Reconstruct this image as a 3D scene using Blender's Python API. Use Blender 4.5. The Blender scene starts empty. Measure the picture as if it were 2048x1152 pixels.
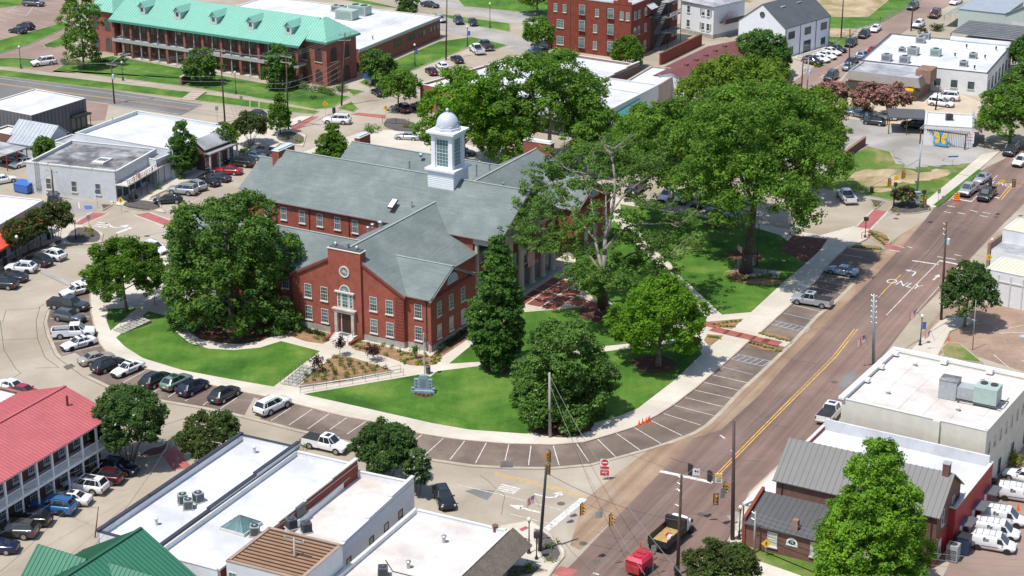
import bpy, math, random
import numpy as np
from mathutils import Vector, Matrix
random.seed(7); np.random.seed(7)
S=bpy.context.scene; COL=S.collection
# ---------------- camera ----------------
F=3800.; PIT=math.radians(20.75); HC=98.; CP,SP=math.cos(PIT),math.sin(PIT)
cam=bpy.data.objects.new('camera',bpy.data.cameras.new('camera')); COL.objects.link(cam)
cam.location=(0,0,HC); cam.rotation_euler=(math.pi/2-PIT,0,0)
cam.data.sensor_width=36; cam.data.lens=36*F/2048; cam.data.clip_end=6000; cam.data.clip_start=1
S.camera=cam
# ---------------- sky, sun, exposure ----------------
SUN=Vector((-.34,-.29,1)).normalized()
w=bpy.data.worlds.new('World'); S.world=w; w.use_nodes=True
nt=w.node_tree; nt.nodes.clear()
sk=nt.nodes.new('ShaderNodeTexSky'); sk.sky_type='NISHITA'; sk.sun_disc=False
sk.sun_elevation=math.asin(SUN.z); sk.sun_rotation=math.atan2(SUN.x,SUN.y)
bg=nt.nodes.new('ShaderNodeBackground'); bg.inputs[1].default_value=.15
wo=nt.nodes.new('ShaderNodeOutputWorld'); nt.links.new(sk.outputs[0],bg.inputs[0]); nt.links.new(bg.outputs[0],wo.inputs[0])
sl=bpy.data.lights.new('sun','SUN'); sl.energy=4.7; sl.angle=math.radians(.5); sl.color=(1,.955,.88)
so=bpy.data.objects.new('sun',sl); COL.objects.link(so); so.rotation_euler=(-SUN).to_track_quat('-Z','Y').to_euler()
so.location=SUN*300
S.view_settings.view_transform='Standard'; S.view_settings.look='None'; S.view_settings.gamma=1
S.view_settings.exposure=.16; S.view_settings.use_curve_mapping=False
try: S.cycles.max_bounces=6; S.cycles.transparent_max_bounces=4; S.cycles.caustics_reflective=False; S.cycles.caustics_refractive=False
except Exception: pass
# ---------------- photo -> ground geometry ----------------
def P(px,py,z=0.):
    dx=(px-1024)/F; dy=(576-py)/F
    d=(dx,CP+dy*SP,-SP+dy*CP); t=(z-HC)/d[2]
    return (d[0]*t,d[1]*t,z)
def pj(x,y,z):
    z-=HC; u=y*SP+z*CP; q=y*CP-z*SP
    return (1024+F*x/q,576-F*u/q)
def ht(px,pyb,pyt):
    b=P(px,pyb); lo,hi=0.,60.
    for _ in range(30):
        m=(lo+hi)/2
        if pj(b[0],b[1],m)[1]>pyt: lo=m
        else: hi=m
    return lo
def yaw_of(a,b): return math.atan2(b[1]-a[1],b[0]-a[0])
# ---------------- materials ----------------
MATS={}
def N(nt,t,**k):
    n=nt.nodes.new(t)
    for a,b in k.items():
        if a in n.inputs: n.inputs[a].default_value=b
        else: setattr(n,a,b)
    return n
def mat(name,col,rough=.8,var=.12,scale=1.5,metal=0.,col2=None,spec=.5,fine=.0,fscale=20,coat=0.,trans=0.,emit=None,bump=0.,stripe=None):
    """base colour, broken up by two noises; stripe=(axis vector, spacing, colour, width)"""
    if name in MATS: return MATS[name]
    m=bpy.data.materials.new(name); m.use_nodes=True; t=m.node_tree; b=t.nodes['Principled BSDF']
    L=t.links.new
    b.inputs['Roughness'].default_value=rough; b.inputs['Metallic'].default_value=metal
    b.inputs['Specular IOR Level'].default_value=spec
    if coat: b.inputs['Coat Weight'].default_value=coat; b.inputs['Coat Roughness'].default_value=.06
    c=(*col,1)
    if var>0 or col2:
        tc=N(t,'ShaderNodeTexCoord'); n1=N(t,'ShaderNodeTexNoise',Scale=scale,Detail=6.,Roughness=.65)
        L(tc.outputs['Object'],n1.inputs['Vector'])
        r=N(t,'ShaderNodeValToRGB'); L(n1.outputs['Fac'],r.inputs[0])
        lo=tuple(x*(1-var) for x in col); hi=col2 if col2 else tuple(min(1,x*(1+var)) for x in col)
        r.color_ramp.elements[0].position=.32; r.color_ramp.elements[0].color=(*lo,1)
        r.color_ramp.elements[1].position=.68; r.color_ramp.elements[1].color=(*hi,1)
        out=r.outputs[0]
        if fine:
            n2=N(t,'ShaderNodeTexNoise',Scale=fscale,Detail=3.); L(tc.outputs['Object'],n2.inputs['Vector'])
            mr=N(t,'ShaderNodeMapRange'); mr.inputs[1].default_value=.3; mr.inputs[2].default_value=.7; mr.inputs[3].default_value=1-fine; mr.inputs[4].default_value=1+fine
            L(n2.outputs['Fac'],mr.inputs[0])
            mx=N(t,'ShaderNodeVectorMath',operation='SCALE'); L(out,mx.inputs[0]); L(mr.outputs[0],mx.inputs['Scale']); out=mx.outputs[0]
        L(out,b.inputs['Base Color'])
        if bump:
            bp=N(t,'ShaderNodeBump',Strength=bump,Distance=.05); L(n1.outputs['Fac'],bp.inputs['Height']); L(bp.outputs[0],b.inputs['Normal'])
    else: b.inputs['Base Color'].default_value=c
    if trans:
        tr=N(t,'ShaderNodeBsdfTranslucent'); ms=N(t,'ShaderNodeMixShader'); ms.inputs[0].default_value=trans
        if var>0: L(out,tr.inputs[0])
        else: tr.inputs[0].default_value=c
        L(b.outputs[0],ms.inputs[1]); L(tr.outputs[0],ms.inputs[2]); L(ms.outputs[0],t.nodes['Material Output'].inputs[0])
    if emit: b.inputs['Emission Color'].default_value=(*emit,1); b.inputs['Emission Strength'].default_value=1
    MATS[name]=m; return m
def brick(name,c1,c2,mortar,bw=.22,rh=.075,ms=.012,var=.25):
    if name in MATS: return MATS[name]
    m=bpy.data.materials.new(name); m.use_nodes=True; t=m.node_tree; b=t.nodes['Principled BSDF']; L=t.links.new
    b.inputs['Roughness'].default_value=.85; b.inputs['Specular IOR Level'].default_value=.25
    tc=N(t,'ShaderNodeTexCoord'); sp=N(t,'ShaderNodeSeparateXYZ'); L(tc.outputs['Object'],sp.inputs[0])
    ad=N(t,'ShaderNodeMath',operation='ADD'); L(sp.outputs[0],ad.inputs[0]); L(sp.outputs[1],ad.inputs[1])
    cb=N(t,'ShaderNodeCombineXYZ'); L(ad.outputs[0],cb.inputs[0]); L(sp.outputs[2],cb.inputs[1])
    br=N(t,'ShaderNodeTexBrick'); br.inputs['Scale'].default_value=1.; br.inputs['Brick Width'].default_value=bw; br.inputs['Row Height'].default_value=rh; br.inputs['Mortar Size'].default_value=ms
    br.inputs['Color1'].default_value=(*c1,1); br.inputs['Color2'].default_value=(*c2,1); br.inputs['Mortar'].default_value=(*mortar,1)
    L(cb.outputs[0],br.inputs['Vector'])
    n=N(t,'ShaderNodeTexNoise',Scale=.9,Detail=8.,Roughness=.7); L(tc.outputs['Object'],n.inputs['Vector'])
    mr=N(t,'ShaderNodeMapRange'); mr.inputs[1].default_value=.3; mr.inputs[2].default_value=.7; mr.inputs[3].default_value=1-var; mr.inputs[4].default_value=1+var*.7
    L(n.outputs['Fac'],mr.inputs[0]); mx=N(t,'ShaderNodeVectorMath',operation='SCALE'); L(br.outputs[0],mx.inputs[0]); L(mr.outputs[0],mx.inputs['Scale']); L(mx.outputs[0],b.inputs['Base Color'])
    MATS[name]=m; return m
def ground_mat(name,base,dark,lite,scale=.12,crack=0.,fine=.1,rough=.9,patch=None,streak=None,joint=None,oil=0.,band=None):
    """paving: large stains, fine grain, optional cracks, long wheel streaks (yaw), slab joints (yaw,w,h)"""
    if name in MATS: return MATS[name]
    m=bpy.data.materials.new(name); m.use_nodes=True; t=m.node_tree; b=t.nodes['Principled BSDF']; L=t.links.new
    b.inputs['Roughness'].default_value=rough; b.inputs['Specular IOR Level'].default_value=.25
    tc=N(t,'ShaderNodeTexCoord'); v=tc.outputs['Object']
    n1=N(t,'ShaderNodeTexNoise',Scale=scale,Detail=10.,Roughness=.62,Distortion=.4); L(v,n1.inputs['Vector'])
    r=N(t,'ShaderNodeValToRGB'); L(n1.outputs['Fac'],r.inputs[0]); e=r.color_ramp.elements
    e[0].position=.34; e[0].color=(*dark,1); e[1].position=.66; e[1].color=(*lite,1); e2=r.color_ramp.elements.new(.5); e2.color=(*base,1)
    out=r.outputs[0]
    def mul(fac_out,lo,hi,f0,f1):
        nonlocal out
        mr=N(t,'ShaderNodeMapRange'); mr.inputs[1].default_value=f0; mr.inputs[2].default_value=f1; mr.inputs[3].default_value=lo; mr.inputs[4].default_value=hi
        L(fac_out,mr.inputs[0]); mx=N(t,'ShaderNodeVectorMath',operation='SCALE'); L(out,mx.inputs[0]); L(mr.outputs[0],mx.inputs['Scale']); out=mx.outputs[0]
    n2=N(t,'ShaderNodeTexNoise',Scale=6.,Detail=5.,Roughness=.8); L(v,n2.inputs['Vector']); mul(n2.outputs['Fac'],1-fine,1+fine,.35,.65)
    if oil:
        n4=N(t,'ShaderNodeTexNoise',Scale=.55,Detail=7.,Roughness=.7); L(v,n4.inputs['Vector']); mul(n4.outputs['Fac'],1-oil,1.,.30,.42)
    if band:
        mb_=N(t,'ShaderNodeMapping'); mb_.inputs['Scale'].default_value=band; L(v,mb_.inputs['Vector']); n5=N(t,'ShaderNodeTexNoise',Scale=1.,Detail=4.,Roughness=.7); L(mb_.outputs[0],n5.inputs['Vector']); mul(n5.outputs['Fac'],.88,1.10,.32,.68)
    if streak is not None:
        mp=N(t,'ShaderNodeMapping'); mp.inputs['Rotation'].default_value=(0,0,-streak); mp.inputs['Scale'].default_value=(.012,.75,1); 
        # rotate the coordinates so x runs along the road
        L(v,mp.inputs['Vector']); n3=N(t,'ShaderNodeTexNoise',Scale=1.,Detail=4.,Roughness=.55); 
        rt=N(t,'ShaderNodeVectorRotate',rotation_type='Z_AXIS'); rt.inputs['Angle'].default_value=-streak; L(v,rt.inputs['Vector'])
        mp.inputs['Rotation'].default_value=(0,0,0); L(rt.outputs[0],mp.inputs['Vector']); L(mp.outputs[0],n3.inputs['Vector']); mul(n3.outputs['Fac'],.8,1.18,.35,.65)
    if crack:
        vo=N(t,'ShaderNodeTexVoronoi',feature='DISTANCE_TO_EDGE',Scale=crack); 
        nd=N(t,'ShaderNodeTexNoise',Scale=.35,Detail=5.); L(v,nd.inputs['Vector'])
        va=N(t,'ShaderNodeVectorMath',operation='MULTIPLY_ADD'); va.inputs[1].default_value=(3.,3.,0); L(nd.outputs['Color'],va.inputs[0]); L(v,va.inputs[2]); L(va.outputs[0],vo.inputs['Vector'])
        mul(vo.outputs[0],.6,1.,.0,.006*crack*4)
    if joint:
        rt=N(t,'ShaderNodeVectorRotate',rotation_type='Z_AXIS'); rt.inputs['Angle'].default_value=-joint[0]; L(v,rt.inputs['Vector'])
        br=N(t,'ShaderNodeTexBrick'); br.offset=0; br.inputs['Scale'].default_value=1.; br.inputs['Brick Width'].default_value=joint[1]; br.inputs['Row Height'].default_value=joint[2]; br.inputs['Mortar Size'].default_value=.035
        L(rt.outputs[0],br.inputs['Vector']); mul(br.outputs['Fac'],1.,.85,0,1)
    L(out,b.inputs['Base Color']); MATS[name]=m; return m
def grass_mat(name,a,b_,c,scale=.15):
    m=ground_mat(name,b_,a,c,scale=scale,fine=.25,rough=.95,oil=.16,band=(.9,.16,1.)); return m
def seam_mat(name,col,axis='x',sp=.45,var=.08,rough=.5,metal=.0,dark=.8):
    return mat(name,col,rough,var,.8,metal)
WHITE=(.76,.76,.74)
M=dict(
 brick_red=brick('courthouse_brick',(.33,.075,.045),(.245,.055,.034),(.30,.12,.09)),
 brick_brown=brick('brown_brick',(.17,.075,.055),(.12,.052,.042),(.2,.13,.11)),
 brick_hotel=brick('hotel_brick',(.27,.085,.055),(.22,.07,.048),(.3,.15,.12)),
 brick_dark=brick('dark_red_brick',(.23,.045,.028),(.18,.035,.022),(.2,.07,.05)),
 brick_tan=brick('tan_brick',(.30,.17,.11),(.2,.11,.08),(.32,.24,.19)),
 paint_brick=brick('painted_brick',(.56,.58,.60),(.52,.54,.56),(.47,.49,.51),var=.12),
 red_paint=mat('red_painted_wall',(.34,.03,.03),.7,.2,.8),
 shingle=ground_mat('grey_green_shingle',(.150,.178,.174),(.128,.155,.152),(.182,.21,.205),scale=.25,fine=.12,band=(.35,.35,7.)),
 shingle_dark=mat('dark_shingle',(.07,.08,.09),.9,.14,.5,fine=.2,fscale=8),
 shingle_brown=mat('brown_shingle',(.13,.105,.085),.9,.2,1.,fine=.3,fscale=7),
 white_wood=mat('white_painted_wood',(.72,.74,.76),.5,.04,1.),
 white_trim=mat('white_trim',(.56,.55,.52),.6,.08,2.),
 limestone=mat('limestone',(.45,.42,.36),.8,.2,1.2),
 stone_base=mat('stone_plinth',(.33,.32,.29),.85,.25,.9),
 column=mat('stone_column',(.44,.40,.33),.8,.1,.6),
 roof_white=ground_mat('white_roof_membrane',(.53,.545,.57),(.44,.45,.465),(.60,.615,.64),scale=.18,fine=.03,oil=.16),
 roof_cream=ground_mat('dusty_roof_membrane',(.56,.52,.49),(.46,.42,.39),(.64,.60,.57),scale=.22,fine=.05,oil=.14),
 roof_grey=ground_mat('weathered_grey_roof',(.30,.31,.33),(.2,.2,.21),(.42,.42,.43),scale=.3,fine=.12),
 roof_old=ground_mat('streaked_tar_roof',(.16,.16,.165),(.07,.07,.075),(.34,.34,.35),scale=.35,fine=.2),
 roof_tan=mat('tan_coated_roof',(.27,.155,.09),.8,.15,.7),
 stucco=mat('cream_stucco',(.56,.53,.45),.8,.08,.8), stucco_w=mat('white_stucco',(.66,.67,.68),.7,.07,.8),
 stucco_t=mat('tan_stucco',(.42,.34,.28),.85,.1,.8),
 teal=mat('teal_metal_roof',(.19,.42,.335),.45,.06,.6), teal_d=mat('teal_gutter',(.07,.26,.20),.5,.05),
 green_roof=mat('green_metal_roof',(.038,.165,.100),.45,.08,.4), green_rib=mat('green_rib',(.02,.10,.055),.5,.05),
 pinkred=mat('faded_red_metal_roof',(.42,.12,.125),.5,.12,.35,fine=.05,fscale=3), pinkrib=mat('red_rib',(.42,.10,.11),.5,.08),
 greyroof=mat('grey_standing_seam',(.088,.088,.092),.45,.1,.5), greyrib=mat('grey_rib',(.11,.105,.1),.5,.05),
 silverroof=mat('galvanised_roof',(.42,.45,.48),.4,.1,.8,.4), bluegrey=mat('bluegrey_metal',(.45,.56,.66),.4,.06,1.),
 cream_metal=mat('cream_metal_roof',(.70,.64,.44),.5,.05,.5), maroon_roof=mat('maroon_shingle',(.14,.045,.045),.85,.15,.7),
 maroon=mat('maroon_paint',(.17,.025,.04),.7,.1), red_awn=mat('red_awning',(.62,.09,.06),.6,.08,1.),
 black=mat('black_metal',(.02,.02,.022),.5,.1), darkcap=mat('black_parapet_cap',(.035,.037,.055),.6,.15,1.),
 iron=mat('iron_railing',(.03,.03,.03),.5,0), rail=mat('bronze_railing',(.12,.085,.06),.5,0),
 dgrey=mat('charcoal_panel',(.085,.09,.095),.6,.08,1.), metal_wall=mat('grey_metal_siding',(.10,.105,.12),.5,.08,.7),
 siding=mat('pale_siding',(.55,.58,.60),.6,.06,.7), sage=mat('sage_siding',(.42,.48,.44),.6,.05,.7),
 ac=mat('ac_casing',(.33,.35,.36),.5,.12,2.), ac_green=mat('ac_green_casing',(.33,.42,.38),.5,.08,1.), ac_dark=mat('ac_grille',(.04,.042,.045),.6,.1),
 galv=mat('galvanised_steel',(.42,.44,.45),.4,.15,3.,.7), pole_grey=mat('grey_steel_pole',(.28,.33,.36),.5,.1,1.,.3),
 wood=mat('pole_timber',(.075,.045,.032),.9,.25,1.), wood_grey=mat('weathered_timber',(.30,.28,.25),.9,.2,1.),
 wire=mat('wire',(.10,.10,.10),.6,0), wire_l=mat('bare_wire',(.22,.22,.22),.4,0),
 glass=mat('window_glass',(.05,.075,.085),.12,.35,.6,spec=.9), glass_t=mat('teal_glass',(.10,.19,.19),.15,.3,.8,spec=.9),
 blind=mat('window_blind',(.50,.52,.46),.8,.05), glass_c=mat('car_glass',(.018,.024,.03),.07,0,spec=.8),
 tyre=mat('tyre',(.018,.018,.018),.85,0), rim=mat('alloy_rim',(.45,.46,.47),.3,.1,3.,.8),
 lampr=mat('tail_lamp',(.35,.01,.01),.25,0), lampw=mat('head_lamp',(.7,.72,.75),.15,0), chrome=mat('chrome',(.5,.5,.52),.2,0,metal=.9),
 plastic=mat('black_trim',(.025,.025,.027),.6,0), bark=mat('bark',(.16,.135,.115),.95,.35,2.5), bark_d=mat('dark_bark',(.075,.058,.048),.95,.35,2.5),
 bark_l=mat('pale_bark',(.36,.34,.31),.9,.25,2.5),
 yellow=mat('signal_yellow',(.34,.15,.015),.5,.1,4.), signy=mat('sign_yellow',(.8,.48,.02),.5,0), red=mat('sign_red',(.55,.02,.03),.5,0), signw=mat('sign_white',(.75,.75,.75),.5,0),
 orange=mat('cone_orange',(.75,.09,.02),.6,0), blue_paint=mat('blue_sign',(.05,.12,.42),.5,0), flagblue=mat('flag_blue',(.02,.025,.12),.7,0), flagred=mat('flag_red',(.45,.02,.04),.7,0), flagw=mat('flag_white',(.7,.68,.66),.7,0),
 granite=mat('blue_grey_granite',(.24,.32,.38),.4,.15,2.), binblue=mat('blue_bin',(.04,.12,.38),.5,0),
 paintw=mat('road_paint_white',(.53,.515,.49),.8,.38,2.2), painty=mat('road_paint_yellow',(.62,.36,.06),.8,.28,1.2), paintb=mat('road_paint_blue',(.30,.42,.55),.8,.2,1.5),
 tar=mat('tar_joint',(.10,.09,.08),.9,.3,.7), redpave=mat('red_brick_paver',(.27,.085,.065),.9,.2,.8,fine=.2,fscale=5), redpave2=mat('dark_brick_paver',(.17,.05,.042),.9,.2,.8,fine=.2,fscale=5), cross=mat('stamped_red_crossing',(.33,.10,.095),.9,.2,.5,fine=.12,fscale=4),
 mulch=mat('red_brown_mulch',(.10,.042,.028),.95,.35,1.2,fine=.5,fscale=9), mulch_t=mat('pine_straw_bed',(.24,.145,.075),.95,.3,1.,fine=.45,fscale=7), gravel_d=mat('dark_gravel_bed',(.085,.075,.072),.95,.3,1.5,fine=.4,fscale=8),
)
HWY=yaw_of(P(1455,930),P(1800,552))
G_CONC=ground_mat('street_concrete',(.33,.285,.225),(.265,.225,.17),(.395,.35,.285),scale=.07,crack=.0,fine=.06,oil=.10)
G_WALK=ground_mat('pale_sidewalk_concrete',(.50,.455,.385),(.44,.40,.335),(.56,.52,.45),scale=.12,fine=.03,joint=(math.radians(-28.85),1.8,1.8))
G_ASPH=ground_mat('brown_parking_asphalt',(.155,.118,.098),(.115,.088,.074),(.215,.17,.14),scale=.16,fine=.12,crack=.05,oil=.3)
G_HWY=ground_mat('highway_asphalt',(.178,.12,.10),(.13,.09,.077),(.235,.16,.13),scale=.05,fine=.08,crack=.03,streak=HWY,oil=.12)
G_SHLD=ground_mat('tan_shoulder_asphalt',(.27,.185,.125),(.21,.14,.10),(.34,.26,.19),scale=.08,fine=.12,crack=.05,streak=HWY)
G_GREY=ground_mat('grey_asphalt',(.16,.155,.155),(.13,.125,.125),(.20,.195,.19),scale=.05,fine=.08)
G_PINK=ground_mat('pink_asphalt',(.26,.185,.155),(.2,.145,.12),(.31,.23,.19),scale=.06,fine=.08,crack=.03)
G_LOT=ground_mat('pale_grey_lot',(.30,.285,.265),(.23,.215,.195),(.37,.355,.335),scale=.08,fine=.12,crack=.04)
G_DIRT=ground_mat('dry_sandy_soil',(.34,.255,.15),(.17,.17,.06),(.45,.36,.24),scale=.16,fine=.25,oil=.3)
G_GRASS=grass_mat('mown_lawn',(.030,.086,.010),(.060,.146,.016),(.125,.198,.036),.13)
G_GRASS2=grass_mat('patchy_lawn',(.05,.12,.015),(.10,.16,.03),(.28,.22,.11),.11)
# ---------------- mesh helpers ----------------
WM={}
class MB:
    def __init__(s): s.v=[]; s.f=[]; s.m=[]
    def add(s,vs,fs,m=0):
        k=len(s.v); s.v+= [tuple(p) for p in vs]; s.f+= [tuple(i+k for i in f) for f in fs]; s.m+= [m]*len(fs); return s
    def box(s,x0,x1,y0,y1,z0,z1,m=0):
        return s.add([(x0,y0,z0),(x1,y0,z0),(x1,y1,z0),(x0,y1,z0),(x0,y0,z1),(x1,y0,z1),(x1,y1,z1),(x0,y1,z1)],
          [(0,3,2,1),(4,5,6,7),(0,1,5,4),(1,2,6,5),(2,3,7,6),(3,0,4,7)],m)
    def prism(s,poly,z0,z1,m=0,bottom=True):
        n=len(poly); vs=[(p[0],p[1],z0) for p in poly]+[(p[0],p[1],z1) for p in poly]
        fs=[(i,(i+1)%n,(i+1)%n+n,i+n) for i in range(n)]+[tuple(range(n,2*n))]
        if bottom: fs.append(tuple(range(n-1,-1,-1)))
        return s.add(vs,fs,m)
    def extr(s,poly,axis,a,b,m=0):
        """polygon in the plane normal to axis ('x': (y,z) points; 'y': (x,z) points) swept a..b"""
        n=len(poly)
        f=(lambda p,t:(t,p[0],p[1])) if axis=='x' else (lambda p,t:(p[0],t,p[1]))
        vs=[f(p,a) for p in poly]+[f(p,b) for p in poly]
        return s.add(vs,[(i,(i+1)%n,(i+1)%n+n,i+n) for i in range(n)]+[tuple(range(n,2*n)),tuple(range(n-1,-1,-1))],m)
    def cyl(s,x,y,z0,z1,r0,r1=None,n=10,m=0):
        r1=r0 if r1 is None else r1
        vs=[(x+r*math.cos(6.28319*i/n),y+r*math.sin(6.28319*i/n),z) for r,z in ((r0,z0),(r1,z1)) for i in range(n)]
        return s.add(vs,[(i,(i+1)%n,(i+1)%n+n,i+n) for i in range(n)]+[tuple(range(n,2*n)),tuple(range(n-1,-1,-1))],m)
    def lathe(s,x,y,prof,n=16,m=0):
        vs=[(x+r*math.cos(6.28319*i/n),y+r*math.sin(6.28319*i/n),z) for r,z in prof for i in range(n)]
        fs=[(j*n+i,j*n+(i+1)%n,(j+1)*n+(i+1)%n,(j+1)*n+i) for j in range(len(prof)-1) for i in range(n)]
        return s.add(vs,fs,m)
    def tube(s,a,b,r0,r1=None,n=6,m=0):
        r1=r0 if r1 is None else r1; a=Vector(a); b=Vector(b); d=(b-a)
        if d.length<1e-6: return s
        d.normalize(); u=d.orthogonal().normalized(); w_=d.cross(u)
        vs=[c+(u*math.cos(6.28319*i/n)+w_*math.sin(6.28319*i/n))*r for c,r in ((a,r0),(b,r1)) for i in range(n)]
        return s.add(vs,[(i,(i+1)%n,(i+1)%n+n,i+n) for i in range(n)]+[tuple(range(n,2*n)),tuple(range(n-1,-1,-1))],m)
    def path(s,pts,r,n=5,m=0):
        for a,b in zip(pts[:-1],pts[1:]): s.tube(a,b,r,r,n,m)
        return s
    def bar(s,a,b,w_,h,m=0):
        """box beam from a to b, width w_ (horizontal), height h"""
        a=Vector(a); b=Vector(b); d=(b-a).normalized(); sd=d.cross(Vector((0,0,1)))
        sd=sd.normalized() if sd.length>1e-4 else Vector((1,0,0)); up=sd.cross(d)
        vs=[c+sd*x*w_/2+up*z*h/2 for c in (a,b) for x,z in ((-1,-1),(1,-1),(1,1),(-1,1))]
        return s.add(vs,[(0,1,5,4),(1,2,6,5),(2,3,7,6),(3,0,4,7),(0,3,2,1),(4,5,6,7)],m)
    def xf(s,M_):
        s.v=[tuple(M_@Vector(p)) for p in s.v]; return s
    def mesh(s,name,mats):
        me=bpy.data.meshes.new(name); me.from_pydata(s.v,[],s.f)
        if not isinstance(mats,(list,tuple)): mats=[mats]
        for x in mats: me.materials.append(M[x] if isinstance(x,str) else x)
        if len(mats)>1: me.polygons.foreach_set('material_index',s.m)
        me.update(); return me
    def build(s,name,mats,parent=None,loc=(0,0,0),rz=0.,smooth=False,kind=None):
        me=s.mesh(name,mats); return link(name,me,parent,loc,rz,smooth,kind)
def link(name,me,parent=None,loc=(0,0,0),rz=0.,smooth=False,kind=None):
    o=bpy.data.objects.new(name,me); COL.objects.link(o); o.parent=parent; o.location=loc; o.rotation_euler=(0,0,rz)
    if smooth: me.polygons.foreach_set('use_smooth',[True]*len(me.polygons))
    if kind: o['kind']=kind
    return o
def thing(name,label,cat,loc=(0,0,0),rz=0.,group=None):
    o=bpy.data.objects.new(name,None); COL.objects.link(o); o.location=loc; o.rotation_euler=(0,0,rz); o.empty_display_size=.3
    o['label']=label; o['category']=cat
    if group: o['group']=group
    return o
def tag(o,label,cat,group=None):
    o['label']=label; o['category']=cat
    if group: o['group']=group
    return o
def copy_thing(r,loc,rz,label,group=None):
    n=r.copy(); COL.objects.link(n); n.location=loc; n.rotation_euler=(0,0,rz); n['label']=label
    if group: n['group']=group
    for c in list(r.children):
        d=c.copy(); COL.objects.link(d); d.parent=n
        for g in list(c.children):
            e=g.copy(); COL.objects.link(e); e.parent=d
    return n
def text(s,size,m,parent,loc,rot,name='lettering',sx=1.,ex=.004,bold=False):
    c=bpy.data.curves.new(name,'FONT'); c.body=s; c.size=size; c.align_x='CENTER'; c.align_y='CENTER'; c.extrude=ex
    if bold: c.offset=.02*size
    c.materials.append(M[m] if isinstance(m,str) else m)
    key=('txt',s,round(size,2),str(m),ex,bold)
    if key not in WM:
        q=bpy.data.objects.new('tmp',c); COL.objects.link(q); dg=bpy.context.evaluated_depsgraph_get(); WM[key]=bpy.data.meshes.new_from_object(q.evaluated_get(dg)); bpy.data.objects.remove(q)
    o=bpy.data.objects.new(name,WM[key]); COL.objects.link(o); o.parent=parent; o.location=loc; o.rotation_euler=rot; o.scale=(sx,1,1); return o
# ---------------- ground sheets ----------------
def G(pts,z=0.): return [P(x,y,z)[:2] for x,y in pts]
def ccw(p):
    a=sum(p[i][0]*p[(i+1)%len(p)][1]-p[(i+1)%len(p)][0]*p[i][1] for i in range(len(p)))
    return p if a>0 else p[::-1]
def smoothp(p,k=2):
    for _ in range(k):
        q=[]
        for i in range(len(p)):
            a,b=p[i],p[(i+1)%len(p)]
            q+=[(a[0]*.75+b[0]*.25,a[1]*.75+b[1]*.25),(a[0]*.25+b[0]*.75,a[1]*.25+b[1]*.75)]
        p=q
    return p
def rag(p,step=.7,amp=.35,seed=1):
    R=random.Random(seed+len(p)); q=[]
    for i in range(len(p)):
        a,b=p[i],p[(i+1)%len(p)]; d=math.hypot(b[0]-a[0],b[1]-a[1]); n=max(1,int(d/step))
        for k in range(n): q.append((a[0]+(b[0]-a[0])*k/n+R.gauss(0,amp),a[1]+(b[1]-a[1])*k/n+R.gauss(0,amp)))
    return q
def sheet(name,pts,m,z=.004,sm=0,ragged=0):
    p=ccw(G(pts,z)); 
    if ragged: p=rag(smoothp(p,2),ragged*1.6,ragged)
    if sm: p=smoothp(p,sm)
    b=MB().add([(x,y,z) for x,y in p],[tuple(range(len(p)))]); return b.build(name,m,kind='structure')
def slab(name,pts,m,z=.12,sm=0,curb=None,cw=.18):
    p=ccw(G(pts,z))
    if sm: p=smoothp(p,sm)
    o=MB().prism(p,-.3,z,bottom=False).build(name,m,kind='structure')
    if curb:
        n=len(p); b=MB()
        for i in range(n): b.bar((*p[i],z-.1),(*p[(i+1)%n],z-.1),cw,.24)
        c=b.build('kerb',curb,o)
    return o
def stripe(name,a,b,w_,m,z=.016,parent=None):
    A=Vector(P(*a,z)); B=Vector(P(*b,z)); d=(B-A).normalized(); s=Vector((-d.y,d.x,0))*w_/2
    mb=MB().add([A-s,B-s,B+s,A+s],[(0,1,2,3)]); o=mb.build(name,m,parent); 
    if not parent: o['kind']='structure'
    return o
def pline(name,pts,w_,m,z=.016,parent=None):
    q=[Vector(P(x,y,z)) for x,y in pts]; vs=[];fs=[]
    for i,p in enumerate(q):
        a=q[max(0,i-1)]; b=q[min(len(q)-1,i+1)]; d=(b-a).normalized(); s=Vector((-d.y,d.x,0))*w_/2; vs+=[p-s,p+s]
    for i in range(len(q)-1): fs.append((2*i,2*i+2,2*i+3,2*i+1))
    o=MB().add(vs,fs).build(name,m,parent)
    if not parent: o['kind']='structure'
    return o
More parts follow.
